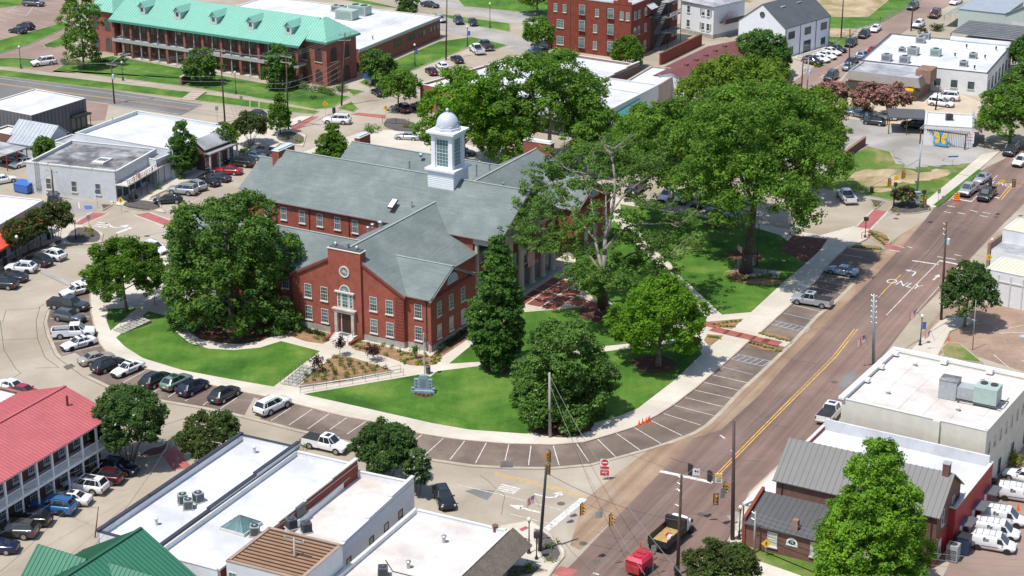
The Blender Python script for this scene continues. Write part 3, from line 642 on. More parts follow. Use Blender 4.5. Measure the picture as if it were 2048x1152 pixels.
def tree(base,top,hw,label,shape='round',leaf='oak',cb=.2,trunk=.3,cl=1.5,nc=None,per=42,size=.26,lump=.2,bark='bark',multi=0,seed=None,group='trees around the square',name='tree',cat='tree',kind=None,hz=None,flower=None,ry=1.,off=(0,0),zb=.12,dens=1.,up=.5,flat_=.8,lob=.31):
    """base px, y of crown top px, crown half width px"""
    seed=seed if seed is not None else len(TREES)+1; R=random.Random(seed)
    b=P(*base,zb); H=ht(base[0],base[1],top) if hz is None else hz
    sc=(pj(b[0]+1,b[1],H*.5)[0]-pj(b[0],b[1],H*.5)[0]); rx=hw/sc
    # the crown's rounded top shows higher than a point on the axis would
    rx*=1.1
    t=thing(name,label,cat,b,R.random()*0.0,group); ox,oy=off
    z0=H*cb; z0c=z0+rx*.10; z1c=H-rx*.16; lr0=min(rx*lob,(H-z0)*.3); rxx=rx-lr0*.75
    nl=int(max(12,dens*2.1*(rx*max(rx,(H-z0)*.55)*9)/(lr0*lr0*6.2)))
    lob_=crown_pts(nl,shape,rxx,rxx*ry,z0c,z1c,R,lump); pts=[]; rad=[]; zc=(z0+H)*.5
    for lx,ly,lz in lob_:
        lr=lr0*R.uniform(.62,1.25); ow=Vector((lx,ly,(lz-zc)*.6)); ow=ow.normalized() if ow.length>.1 else Vector((0,0,1)); cr=max(.3,min(cl*.5,lr*.42))
        for k in range(int(2.3*(lr/cr)**2*1.25)):
            d=Vector((R.gauss(0,1),R.gauss(0,1),R.gauss(0,1))).normalized()+ow*.55+Vector((0,0,.45)); d.normalize(); f=R.uniform(.62,1.)
            pts.append((lx+d.x*lr*f+ox,ly+d.y*lr*f+oy,max(z0*.8+.1,lz+d.z*lr*f*.8))); rad.append(cr*R.uniform(.6,1.25))
    for k in range(int(nl*2.5)):
        q=R.choice(lob_); f=R.uniform(.25,.8); pts.append((q[0]*f+ox,q[1]*f+oy,zc+(q[2]-zc)*f)); rad.append(lr0*.3)
    pts=np.array(pts); rad=np.array(rad); per=1.12*3.14/(1.15*size*size)*per/60
    tb=MB()
    if multi:
        for i in range(multi):
            a=6.28*i/multi+R.random(); q=(rx*.1*math.cos(a),rx*.1*math.sin(a),0); e=(rx*.55*math.cos(a),rx*.55*math.sin(a),max(z0*1.3,H*.5)); m_=tuple((q[k]+e[k])/2*(.8 if k<2 else 1) for k in range(3))
            tb.tube(q,m_,trunk,trunk*.7); tb.tube(m_,e,trunk*.7,trunk*.4)
            tb.tube(e,(e[0]*1.3,e[1]*1.3,H*.8),trunk*.4,trunk*.15)
    else:
        top_=H*.72; segs=7; pr=None
        for i in range(segs+1):
            f=i/segs; c=(ox*f+.12*math.sin(f*4+seed),oy*f+.1*math.cos(f*5+seed),top_*f); r_=trunk*(1-.75*f)*(1.5 if i==0 else 1)
            if pr: tb.tube(pr[0],c,pr[1],r_,9)
            pr=(c,r_)
        for i in range(10):
            j=R.randrange(len(pts)); p=pts[j]; zz=max(z0*.75,min(p[2]*.7,H*.6)); f=zz/top_
            q=(ox*f,oy*f,zz); mid=((q[0]+p[0])*.5,(q[1]+p[1])*.5,(q[2]+p[2])*.5+.3); tb.tube(q,mid,trunk*.42,trunk*.26); tb.tube(mid,tuple(p),trunk*.26,trunk*.08)
    tb.build('trunk',bark,t,smooth=True)
    mats=[LEAF[leaf]]+([LEAF[flower[0]]] if flower else [])
    me=leaves_mesh('crown',pts,rad,per,size,mats,flat_,up,flower[1] if flower else None,seed)
    link('crown',me,t,kind='stuff')
    TREES.append(t); return t
def shrub(px,py,r,h,label,leaf='shrub',group='shrubs in the planting beds',z=.13,size=.12,name='shrub',seed=0,ry=1.,flower=None,per=80,rz=0.):
    R=random.Random(seed+int(px*7+py)); c=[];n=max(6,int(10*max(1,r)))
    for i in range(n):
        a=R.uniform(0,6.28); q=R.random()**.5*.62; c.append((r*q*math.cos(a),r*ry*q*math.sin(a),h*R.uniform(.25,.72)))
    rad=np.array([min(r,h)*R.uniform(.35,.55) for _ in c]); me=leaves_mesh('shrub',np.array(c),rad,per/(size/.12)**2,size,[LEAF[leaf]]+([LEAF[flower[0]]] if flower else []),.9,.6,flower[1] if flower else None,seed+int(px))
    o=link(name,me,None,P(px,py,z),rz); tag(o,label,'shrub',group); return o
# ---------------- street furniture ----------------
def pole(base,top,label,arms=1,m='wood',r=.17,arm_m='wood_grey',transf=0,az=HWY,group='utility poles along the streets',cans=0,insul=3,z=.0):
    H=ht(base[0],base[1],top[1]); b=P(*base,z); tp=P(*base,0); 
    # lean from the top pixel
    sc=pj(b[0]+1,b[1],H)[0]-pj(b[0],b[1],H)[0]; lean=(top[0]-pj(b[0],b[1],H)[0])/sc; lean=max(-1.2,min(1.2,lean))
    t=thing('utility_pole',label,'utility pole',b,0,group)
    MB().tube((0,0,0),(lean,0,H),r,r*.62,8).build('pole_shaft',m,t,smooth=True)
    q=Matrix.Rotation(az+math.pi/2,4,'Z'); tips=[]
    for k in range(arms):
        z_=H-.35-1.1*k; x_=lean*z_/H; c=MB().box(-1.2,1.2,-.06,.06,-.07,.07).xf(q); c.xf(Matrix.Translation((x_,0,z_))); c.build('crossarm',arm_m,t)
        for s in (-1.1,0,1.1):
            p=q@Vector((s,0,0)); i=MB().lathe(p.x+x_,p.y,[(.02,z_+.07),(.07,z_+.12),(.04,z_+.2),(.07,z_+.25),(.01,z_+.3)],8); i.build('insulator','galv',t); 
            if k==0: tips.append((b[0]+p.x+x_,b[1]+p.y,z_+.3))
    if not arms:
        for k in range(insul):
            z_=H-.3-.75*k; x_=lean*z_/H
            for s in ((-1,1) if insul>3 else (1,)):
                p=q@Vector((s*.35,0,0)); i=MB().tube((x_,0,z_),(p.x+x_,p.y,z_+.05),.03); i.lathe(p.x+x_,p.y,[(.02,z_-.08),(.08,z_),(.05,z_+.08),(.08,z_+.14),(.01,z_+.2)],8); i.build('insulator','galv',t); tips.append((b[0]+p.x+x_,b[1]+p.y,z_+.2))
    for k in range(transf):
        z_=H-2.6; a=k*1.6-.8; x_=lean*z_/H; MB().lathe(x_+.42*math.cos(a),-.42*abs(math.sin(a))-.1,[(.01,z_-.45),(.24,z_-.45),(.26,z_),(.26,z_+.35),(.2,z_+.45),(.01,z_+.48)],14).build('transformer',M['bluegrey'],t)
    t['H']=H; return t,tips
NW=[0]
def wire(a,b,label,sag=.8,r=.022,m='wire',group='overhead wires'):
    pts=[]; a=Vector(a); b=Vector(b)
    for i in range(13):
        f=i/12; p=a.lerp(b,f); p.z-=sag*4*f*(1-f); pts.append(p)
    o=MB().path(pts,r,4).build('overhead_wire',m); tag(o,label,'wire',group); return o
def lamp(base,top,label,banner=None,flag=None,m='black',z=.12):
    H=ht(base[0],base[1],top); b=P(*base,z); t=thing('street_lamp',label,'street lamp',b,0,'globe street lamps')
    p=MB(); p.lathe(0,0,[(.24,0),(.24,.1),(.15,.25),(.12,.7),(.075,.9),(.055,H-.75),(.12,H-.62),(.14,H-.55),(.01,H-.54)],12); p.build('lamp_post',m,t,smooth=False)
    MB().lathe(0,0,[(.11,H-.55),(.2,H-.42),(.24,H-.25),(.17,H-.1),(.06,H-.02),(.01,H)],14).build('globe',mat('lamp_globe',(.72,.68,.55),.3,0),t,smooth=True)
    if banner: 
        MB().box(.1,.62,-.012,.012,H*.52,H*.52+.95).build('banner',M[banner],t); MB().box(.0,.66,-.02,.02,H*.52+.95,H*.52+.98).build('banner_arm',m,t); MB().box(.0,.66,-.02,.02,H*.52-.03,H*.52).build('banner_arm',m,t)
    if flag:
        f=flag_on(P(base[0],base[1],z),H*.72,label.replace('globe street lamp','small US flag hanging from the street lamp') ,s=flag)
    return t
NF=[0]
def flag_on(b,z,label,s=1.,ang=.9,L_=1.5,h=.95,dirz=None,droop=.7,pole_l=1.7):
    NF[0]+=1; dz=math.pi if s<0 else 0.
    t=thing('small_flag',label,'flag',(b[0],b[1],z),dz if dirz is None else dirz,'US flags hung along the streets')
    e=(math.cos(ang)*pole_l,0,math.sin(ang)*pole_l); MB().tube((0,0,0),e,.02,.015,6).build('flag_staff','plastic',t)
    o=link('flag_cloth',us_flag(L_,h,NF[0]%4,droop),t,(e[0]*.95,0,e[2]*.98)); return t
def sign_post(base,top,label,face,w_,h,rz,txt=None,m='galv',diamond=False,z=.12,cat='sign'):
    H=ht(base[0],base[1],top); t=thing('street_sign',label,cat,P(*base,z),rz,'signs on posts')
    MB().cyl(0,0.05,0,H-.02,.035,None,8).build('sign_post',m,t)
    p=MB().box(-w_/2,w_/2,-.02,.0,-h/2,h/2)
    if diamond: p.xf(Matrix.Rotation(math.pi/4,4,'Y'))
    p.xf(Matrix.Translation((0,0,H-h/2*(1.41 if diamond else 1)))); p.build('sign_panel',face,t); t['H']=H; return t,H
def walker(t,z,s):
    """walking person symbol"""
    b=MB(); 
    def q(x0,z0,x1,z1,w_):
        d=Vector((x1-x0,0,z1-z0)); n=Vector((-d.z,0,d.x)).normalized()*w_/2; A=Vector((x0,-.026,z0)); B=Vector((x1,-.026,z1)); b.add([A-n,B-n,B+n,A+n],[(0,1,2,3)])
    b.add([(.07*s*math.cos(a),-.026,.30*s+.07*s*math.sin(a)) for a in [6.28*i/8 for i in range(8)]],[tuple(range(8))])
    q(0,.22*s,0,-.05*s,.13*s); q(0,.18*s,.16*s,.02*s,.05*s); q(0,.18*s,-.15*s,.05*s,.05*s); q(0,-.04*s,.12*s,-.32*s,.07*s); q(0,-.04*s,-.13*s,-.3*s,.07*s)
    b.xf(Matrix.Translation((0,0,z))); b.build('symbol','plastic',t)
def signal(pos,rz,label,n=1):
    t=thing('traffic_signal',label,'traffic signal',pos,rz,'hanging traffic signals')
    MB().box(-.19,.19,-.12,.12,-1.15,0).build('signal_housing','yellow',t); MB().box(-.3,.3,.122,.15,-1.26,.11).build('backplate','plastic',t)
    MB().box(-.025,.025,-.03,.03,0.,.35).build('hanger','galv',t)
    for i,c in enumerate((('lens_red',(.3,.02,.02)),('lens_amber',(.35,.18,.02)),('lens_green',(.02,.2,.08)))):
        z=-.2-.37*i; l=MB().cyl(0,0,-.02,.02,.13,None,12).xf(Matrix.Translation((0,-.13,z))@Matrix.Rotation(math.pi/2,4,'X')); l.build('lens',mat(c[0],c[1],.2,0),t)
        v=MB().add([(.16*math.cos(a),y,z+.16*math.sin(a)) for y in (-.12,-.36) for a in [math.pi*k/6 for k in range(7)]],[(k,k+1,k+8,k+7) for k in range(6)]); v.build('visor','yellow',t)
    return t
def cone(px,py,label,h=.75,z=.02):
    t=thing('traffic_cone',label,'traffic cone',P(px,py,z),.3,'orange traffic cones'); MB().box(-.2,.2,-.2,.2,0,.04).build('cone_base','orange',t); MB().cyl(0,0,.04,h,.14,.03,12).build('cone_body','orange',t); return t
def bin_(px,py,label,m='plastic',z=.12,r=.32,h=1.1):
    t=thing('litter_bin',label,'litter bin',P(px,py,z),0,'litter bins'); MB().lathe(0,0,[(r*.85,0),(r,.1),(r,h-.2),(r*1.08,h-.18),(r*1.08,h-.1),(r*.5,h),(.01,h)],14).build('bin_body',m,t); MB().lathe(0,0,[(r*.55,h+.0),(r*.5,h+.05),(.01,h+.06)],12).build('bin_lid','plastic',t); return t
# ================= GROUND =================
MB().add([(-2500,-300,0),(2500,-300,0),(2500,5000,0),(-2500,5000,0)],[(0,1,2,3)]).build('ground',G_CONC,kind='structure')
HW=[(1147,1125),(1236,1031),(1388,876),(1443,859),(1520,789),(1580,720),(1634,667),(1687,613),(1741,560),(1800,497),(1850,440),(1870,413),(1965,339),(2008,318),(2100,255),(2200,300),(2100,372),(2048,408),(2008,446),(1893,568),(1820,643),(1760,720),(1660,845),(1560,950),(1460,1085),(1380,1170),(1100,1170)]
sheet('highway',HW,G_HWY,.004)
sheet('highway_shoulder',[(1300,898),(1341,884),(1388,866),(1414,850),(1440,826),(1482,781),(1520,747),(1585,685),(1634,632),(1674,600),(1714,560),(1762,500),(1800,470),(1850,440),(1800,497),(1741,560),(1687,613),(1634,667),(1580,720),(1520,789),(1443,859),(1388,876),(1236,1031),(1160,1100),(1140,1090),(1168,1000),(1230,950)],G_SHLD,.008)
INNER=[(180,590),(182,625),(187,646),(198,685),(208,698),(227,714),(250,727),(289,737),(339,748),(414,768),(482,783),(518,790),(573,803),(682,831),(760,846),(812,859),(835,866),(885,874),(930,880),(1016,887),(1105,889),(1168,884),(1223,868),(1267,854),(1312,831),(1346,810),(1391,776),(1476,703),(1491,688),(1523,663),(1583,608),(1634,560),(1650,537),(1671,515),(1694,494)]
OUTER=[(1741,502),(1762,503),(1760,520),(1714,560),(1674,600),(1634,632),(1585,685),(1520,747),(1482,781),(1440,826),(1414,850),(1388,866),(1341,884),(1301,897),(1236,915),(1183,929),(1105,936),(1020,935),(945,931),(856,918),(800,905),(700,884),(591,859),(521,841),(469,828),(406,815),(312,799),(234,781),(169,750),(120,714),(112,706),(96,669),(90,643),(96,620),(122,594),(150,578)]
lot=sheet('curved_parking_bays',INNER+OUTER,G_ASPH,.012)
GUT=mat('pale_gutter',(.36,.31,.24),.9,.2,.4)
pline('gutter_strip',OUTER[3:],.55,GUT,.016)
pline('gutter_joint',[(x-3,y+3) for x,y in OUTER[12:]],.09,'tar',.02)
sheet('concrete_apron',[(120,714),(150,705),(200,738),(172,752)],G_CONC,.02)
sheet('concrete_apron',[(488,832),(508,795),(540,803),(520,838)],G_CONC,.02)
sheet('storm_drain_grate',[(126,733),(143,727),(151,733),(134,740)],'tar',.024)
for i,(a,b) in enumerate([((200,691),(124,708)),((292,740),(237,770)),((322,775),(302,787)),((357,781),(336,794)),((422,771),(370,802)),((417,802),(406,810)),((486,787),(440,818)),((581,816),(542,841)),((625,818),(578,850)),((660,826),(615,858)),((698,832),(660,859)),((732,843),(694,868)),((772,850),(740,873)),((809,859),(775,885)),((847,867),(810,895)),((888,875),(851,909)),((930,881),(900,919)),((973,885),(951,926)),((1018,888),(1010,921)),((1062,891),(1057,930)),((1106,889),(1118,930)),((1151,884),(1178,923)),((1193,876),(1231,913)),((1232,866),(1280,900)),((1267,854),(1322,887)),((1302,841),(1364,871)),((1327,827),(1401,850)),((1346,810),(1428,831)),((1367,794),(1445,813)),((1385,779),(1465,797)),((1402,763),(1480,781)),((1422,749),(1497,766)),((1587,610),(1646,624)),((1628,592),(1674,600)),((1624,573),(1685,587)),((1634,560),(1697,572)),((1650,548),(1706,558)),((1674,507),(1725,515)),((180,633),(100,637)),((185,652),(98,658)),((190,672),(104,684)),((245,728),(205,744)),((205,715),(180,728))]):
    stripe('bay_line',a,b,.11,'paintw',.018,lot)
for a,b in [((1437,732),(1506,749)),((1452,716),(1525,732)),((1465,706),(1541,722)),((1452,716),(1465,706)),((1525,732),(1541,722)),((1567,626),(1628,640)),((1548,641),(1620,656)),((1541,648),(1612,665)),((1548,641),(1541,648)),((1620,656),(1612,665))]+[((1460+12*i,719+2.6*i),(1481+12*i,709+2.6*i)) for i in range(5)]+[((1550+11*i,650+2.4*i),(1562+11*i,645+2.4*i)) for i in range(5)]:
    stripe('accessible_bay_line',a,b,.1,'paintb',.018,lot)
# highway paint
def off(pts,dx): return [(x+dx,y) for x,y in pts]
YL=[(1400,985),(1430,951),(1519,860),(1620,759),(1665,714),(1709,658)]
pline('yellow_centre_line',YL[1:],.13,'painty'); pline('yellow_centre_line',off(YL[1:],6.5),.13,'painty')
pline('yellow_centre_line',[(1757,595),(1770,580),(1802,549)],.13,'painty'); pline('yellow_centre_line',[(1996,399),(2024,366)],.13,'painty'); pline('yellow_centre_line',[(2003,399),(2030,366)],.13,'painty')
pline('lane_line',[(1773,630),(1821,580),(1879,522)],.13,'paintw'); pline('stop_line',[(1879,521),(1928,531)],.5,'paintw'); pline('stop_line',[(1824,521),(1877,529)],.4,'paintw')
pline('edge_line',[(1820,638),(1875,577),(1917,534)],.12,'paintw'); pline('stop_line',[(1320,942),(1425,965)],.62,'paintw'); pline('stop_line',[(1091,1060),(1168,997)],.85,'paintw')
pline('yellow_centre_line',[(990,949),(1060,966),(1168,994)],.12,'painty'); pline('yellow_centre_line',[(990,945),(1060,962),(1168,990)],.12,'painty')
pline('lane_line',[(910,968),(1000,989),(1131,1022)],.11,'paintw'); pline('lane_line',[(1021,1028),(1105,1049)],.11,'paintw')
pline('edge_line',[(1897,402),(1930,368),(1970,335)],.12,'paintw'); pline('stop_line',[(1905,397),(1944,403)],.5,'paintw'); pline('lane_line',[(1944,402),(1995,350)],.12,'paintw'); pline('stop_line',[(1978,392),(1998,396)],.5,'paintw')
for a,b in [((1888,423),(1902,426)),((1915,425),(1930,428)),((1941,420),(1955,424)),((1964,424),(1980,427)),((1960,431),(1976,434)),((1788,491),(1808,495)),((1780,500),(1800,503)),((1815,493),(1825,496)),((1908,509),(1923,512)),((1875,513),(1912,519)),((1894,411),(1910,414)),((1440,870),(1450,877)),((1462,900),(1470,906)),((1352,978),(1362,984)),((1350,1008),(1360,1013)),((1186,1146),(1198,1149)),((1551,936),(1562,939)),((1540,1000),(1551,1003))]: pline('crossing_dash',[a,b],.22,'paintw')
for a in ((2008,348),): pass
def arrow(c,n,left,nm='lane_arrow',s=1.):
    o=P(*c,.016); q=P(*n,.016); rz=yaw_of(o,q); b=MB()
    if left: b.add([(-1.1,-.15,0),(.3,-.15,0),(.3,.1,0),(-1.1,.1,0),(.3,-.15,0),(.95,.2,0),(.75,.4,0),(.3,.1,0),(.95,.2,0),(.95,.85,0),(.72,.85,0),(.72,.35,0),(.35,.85,0),(1.3,.85,0),(.83,1.65,0)],[(0,1,2,3),(4,5,6,7),(8,9,10,11),(12,13,14)])
    else: b.add([(-1.2,-.12,0),(.5,-.12,0),(.5,.12,0),(-1.2,.12,0),(.4,-.42,0),(1.5,0,0),(.4,.42,0)],[(0,1,2,3),(4,5,6)])
    b.v=[(x*s,y*s,z) for x,y,z in b.v]
    b.build(nm,'paintw',None,o,rz,kind='structure')
arrow((1829,547),(1840,536),True,s=1.05); arrow((1872,555),(1884,544),False,s=1.05); arrow((1990,380),(1980,390),False,s=1.2)
arrow((1090,993),(1110,998),True,s=1.3); arrow((1052,1018),(1040,1015),False,s=1.5); arrow((222,452),(240,462),True,s=1.6); 
pline('painted_bar',[(234,466),(263,455)],.7,'paintw')
for k in range(4): pline('painted_word_block',[(993+3*k,979-3.5*k),(1029+4*k,987-3.0*k)],.28,'paintw')
for k in range(3): pline('painted_word_block',[(187+4*k,452-4*k),(216+2*k,455-3.5*k)],.35,'paintw')
def roadtext(c,right,up,size,sx,s='ONLY'):
    o=P(*c,.02); q=P(*right,.02); rz=yaw_of(o,q); e=text(s,size,'paintw',None,o,(0,0,rz),'road_lettering',sx=sx,ex=.001); e['kind']='structure'
roadtext((1807,568),(1830,573),None,2.8,.72); roadtext((2003,367),(1988,364),None,2.4,.6)
# other streets
sheet('side_street',[(1842,-6),(1935,-6),(1880,20),(1790,75),(1735,122),(1700,152),(1645,207),(1520,290),(1420,270),(1560,182),(1640,125),(1700,77),(1790,28)],G_PINK,.004)
stripe('curb_line',(1640,155),(1735,98),.15,'paintw')
for k in range(7): stripe('bay_line',(1618+7*k,206-4*k),(1655+7*k,214-12*k),.12,'paintw')
for k in range(9): stripe('bay_line',(1586+k*13.,207+0*k),(1610+k*13.,203),.1,'paintw') if k<4 else None
TH=[(-40,150),(0,153),(219,180),(406,209),(362,229),(154,199),(-40,172),(-60,230),(160,240),(362,229)]
sheet('top_highway',[(-60,149),(0,153),(219,180),(406,209),(362,231),(300,222),(150,200),(100,215),(-60,200)],G_GREY,.004)
pline('yellow_centre_line',[(0,166.5),(26,170.5),(380,217)],.13,'painty'); pline('yellow_centre_line',[(0,168),(26,172),(380,218.6)],.13,'painty')
pline('edge_line',[(-10,155.5),(0,156.5),(200,184),(401,211.5)],.12,'paintw'); pline('edge_line',[(154,199.5),(359,228)],.12,'paintw')
sheet('brown_driveway',[(150,199),(218,205),(210,240),(150,245)],G_PINK,.008)
sheet('hotel_car_park',[(-60,-20),(150,-20),(150,60),(133,128),(105,146),(60,138),(-60,128)],G_PINK,.004)
for a,b in [((10,23),(53,31)),((14,16),(34,12)),((53,31),(68,12)),((70,17),(96,23)),((85,4),(114,8)),((108,0),(132,3)),((22,65),(60,78)),((62,48),(98,55)),((0,31),(30,36)),((0,39),(14,42)),((80,42),(100,45)),((0,72),(28,80))]+[((14+4*k,24-1.*k),(30+6*k,14+3.*k)) for k in range(4)]: stripe('bay_line',a,b,.1,'paintw')
sheet('grey_side_street',[(700,-20),(860,-20),(930,10),(1100,32),(1100,52),(1000,44),(930,22),(860,12),(700,-14)],G_LOT,.012)
sheet('grey_side_street',[(880,25),(1000,64),(1100,90),(1100,120),(1010,95),(970,82),(945,76),(878,60),(855,44)],G_LOT,.008)
def lawn(pts,m=G_GRASS,z=.1,curb=GUT): 
    return slab('lawn',pts,m,z,0,curb,.16)
lawn([(-60,131),(0,139),(365,182),(518,203),(518,216),(385,200),(365,196),(219,179),(0,152),(-60,145)],z=.09)
lawn([(500,200),(638,222),(627,228),(578,224),(500,215)],z=.094)
lawn([(105,143),(130,128),(226,112),(520,165),(600,178),(680,190),(700,193),(665,215),(630,218),(500,193),(365,172),(103,139)])
lawn([(-60,118),(30,115),(70,118),(78,122),(62,136),(0,133),(-60,128)]); lawn([(-60,92),(0,80),(130,44),(138,48),(136,54),(60,88),(0,107),(-60,118)])
lawn([(86,90),(118,76),(150,68),(150,85),(128,90),(105,95),(92,95)]); lawn([(-60,-10),(50,-10),(52,9),(0,15),(-60,18)])
lawn([(719,165),(786,122),(878,83),(943,74),(969,79),(971,81),(823,141),(786,158),(740,175)]); lawn([(976,81),(1015,90),(990,98),(958,92)])
lawn([(856,24),(1020,47),(1020,63),(958,53),(940,48)]); lawn([(640,-10),(740,2),(807,18),(858,26),(730,8)]); lawn([(927,12),(1100,30),(1100,-20),(900,-20)]); 
lawn([(674,216),(703,203),(716,216),(706,224)]); lawn([(688,176),(728,182),(706,190)])
sheet('dirt_lot',[(1640,-25),(1800,-25),(1740,34),(1640,38)],G_DIRT,.008); sheet('dirt_lot',[(1625,54),(1720,56),(1700,76),(1630,72)],G_DIRT,.008); sheet('dirt_lot',[(1440,-30),(1560,-30),(1500,5),(1440,0)],G_DIRT,.008)
lawn([(1630,34),(1735,34),(1792,-12),(1852,-12),(1810,19),(1757,45),(1714,57),(1630,55)]); lawn([(1640,72),(1698,75),(1690,92),(1640,92)]); lawn([(1645,100),(1645,92),(1660,92),(1662,108)],z=.11)
sheet('gravel_lot',[(1600,225),(1700,235),(1860,262),(1985,300),(1975,312),(1940,330),(1860,333),(1780,340),(1730,296),(1650,340),(1500,300)],G_LOT,.008)
sheet('pale_concrete_yard',[(1640,190),(1700,165),(1830,190),(1900,180),(1990,215),(1890,260),(1770,250),(1650,228)],mat('tan_yard_concrete',(.46,.38,.28),.9,.15,.2),.012)
slab('lawn',[(1650,342),(1735,292),(1780,303),(1793,328),(1875,330),(1943,326),(1872,396),(1842,406),(1780,400),(1690,382),(1600,372)],G_GRASS2,.1,0,GUT)
sheet('bare_earth',[(1700,350),(1725,338),(1790,338),(1835,342),(1815,362),(1775,372),(1735,374),(1715,362)],G_DIRT,.105,0,.45)
sheet('gravel_patch',[(1780,305),(1860,318),(1940,324),(1905,333),(1860,330),(1846,338),(1800,334)],G_LOT,.11,0,.5)
slab('sidewalk',[(2000,302),(1965,308),(1856,398),(1822,412),(1835,418),(1871,414)],G_WALK,.124)
slab('verge',[(1957,338),(1966,341),(1877,413),(1866,410)],G_GRASS,.128)
sheet('bare_earth',[(1800,352),(1830,346),(1880,338),(1915,340),(1880,356),(1840,366),(1805,366)],G_DIRT,.107,0,.55)
sheet('bare_earth',[(1735,378),(1760,374),(1790,378),(1770,386)],G_DIRT,.107,0,.4)
bedk=lambda n,p,m,z=.14,sm=1: slab(n,p,M[m],z,sm,GUT,.2)
bedk('planting_bed',[(1773,424),(1789,408),(1834,395),(1869,418),(1821,428)],'gravel_d'); bedk('planting_bed',[(1739,398),(1769,402),(1751,417)],'gravel_d',sm=0)
sheet('red_crossing',[(1749,419),(1773,422),(1738,458),(1714,454)],'cross',.016); pline('crossing_edge_line',[(1746,420),(1711,455)],.18,'paintw',.02); pline('crossing_edge_line',[(1776,423),(1741,459)],.18,'paintw',.02)
sheet('red_crossing',[(1766,493),(1775,488),(1806,495),(1796,502)],'cross',.016)
bedk('planting_bed',[(1734,462),(1741,458),(1773,467),(1781,483),(1775,489),(1749,482)],'mulch_t'); bedk('planting_bed',[(1693,494),(1706,490),(1741,489),(1768,494),(1762,503),(1741,502),(1714,499)],'mulch_t')
# courthouse block: one pale slab, lawns and beds on top
BLK=INNER+[(1712,488),(1733,478),(1741,462),(1738,458),(1714,454),(1709,451),(1640,470),(1560,455),(1482,441),(1338,421),(1281,408),(1242,397),(1150,365),(1050,325),(940,290),(830,262),(740,258),(640,290),(560,322),(480,400),(395,455),(330,500),(262,535),(195,560)]
slab('sidewalk',BLK,G_WALK,.12,0,mat('kerb_concrete',(.36,.27,.21),.9,.2,.8),.18)
L1=[(232,675),(250,693),(286,716),(365,740),(456,757),(547,773),(640,702),(562,682),(520,695),(469,700),(417,697),(378,685),(352,664),(346,651),(335,632),(297,622)]
EDGE=mat('soil_edge',(.10,.075,.05),.95,.2)
def grass(n,p,m=G_GRASS,z=.135): 
    o=slab(n,p,m,z); return o
grass('lawn',L1); grass('lawn',[(213,641),(216,617),(273,616),(221,661)])
grass('lawn',[(607,788),(865,846),(940,859),(1050,867),(1146,858),(1240,831),(1276,816),(1349,760),(1404,708),(1390,681),(1198,704),(1000,727),(875,742),(861,753),(838,749)])
grass('lawn',[(898,727),(955,680),(1036,625),(1169,614),(1240,627),(1330,650),(1395,668),(1380,675),(1279,685),(1198,693),(1000,721)])
grass('lawn',[(1135,543),(1165,505),(1228,440),(1305,522),(1346,562),(1415,638),(1330,628),(1240,606),(1187,596)])
grass('lawn',[(1240,408),(1482,447),(1560,470),(1600,500),(1635,505),(1612,526),(1566,565),(1502,624),(1444,629),(1370,560),(1352,545),(1340,525),(1305,497),(1283,468),(1245,430)])
def bed(p,m='mulch',z=.15,sm=0,n='planting_bed'): return slab(n,p,M[m],z,sm)
def disc(cx,cy,rx,m='mulch',z=.15,n='mulch_circle'):
    c=P(cx,cy,z); sc=pj(c[0]+1,c[1],z)[0]-cx; r=rx/sc; p=rag([(c[0]+r*math.cos(6.28*i/20)*(1+.06*math.sin(5*i)),c[1]+r*math.sin(6.28*i/20)) for i in range(20)],.3,.08,int(cx))
    MB().prism(p,.0,z,bottom=False).build(n,M[m],kind='structure')
bed([(375,655),(380,664),(398,677),(443,686),(482,688),(520,682),(557,667),(589,650),(560,630),(440,600),(360,600)])
bed([(563,665),(589,652),(612,655),(668,668),(662,680),(645,687),(610,682)],'mulch_t',sm=0)
bed([(702,694),(712,680),(730,683),(808,702),(862,712),(960,640),(950,668),(885,712),(873,728),(850,732),(820,730),(770,712),(712,700)],'mulch_t')
bed([(864,711),(950,645),(952,662),(888,706)],'mulch',.16)
bed([(599,771),(630,742),(669,710),(708,716),(750,729),(784,740),(742,750),(682,761)],'mulch_t',.3)
MB().path([Vector(P(598,773,.25)),Vector(P(700,758,.25)),Vector(P(786,742,.25))],.12,6).build('bed_retaining_kerb','white_trim',kind='structure')
disc(1488,512,33); disc(1438,449,26); disc(1197,628,42); disc(995,738,24); disc(1120,846,66); disc(1308,728,44); disc(848,786,21); None
bed([(1453,548),(1470,540),(1500,556),(1560,560),(1566,565),(1545,570),(1500,566),(1465,562)],'mulch_t')
slab('memorial_paving',[(1448,545),(1475,533),(1560,542),(1560,556),(1500,553),(1468,541)],G_LOT,.145)
bed([(1419,643),(1487,637),(1464,658),(1425,652)],'mulch_t'); bed([(1415,668),(1447,671),(1419,693),(1408,680)],'mulch_t')
bed([(1585,470),(1655,478),(1640,500),(1612,525),(1560,500)],'mulch')
bed([(1517,667),(1530,663),(1575,674),(1583,684),(1575,686),(1520,672)],'mulch_t',.14); bed([(1500,683),(1530,688),(1565,698),(1563,702),(1530,700),(1495,689)],'mulch_t',.14)
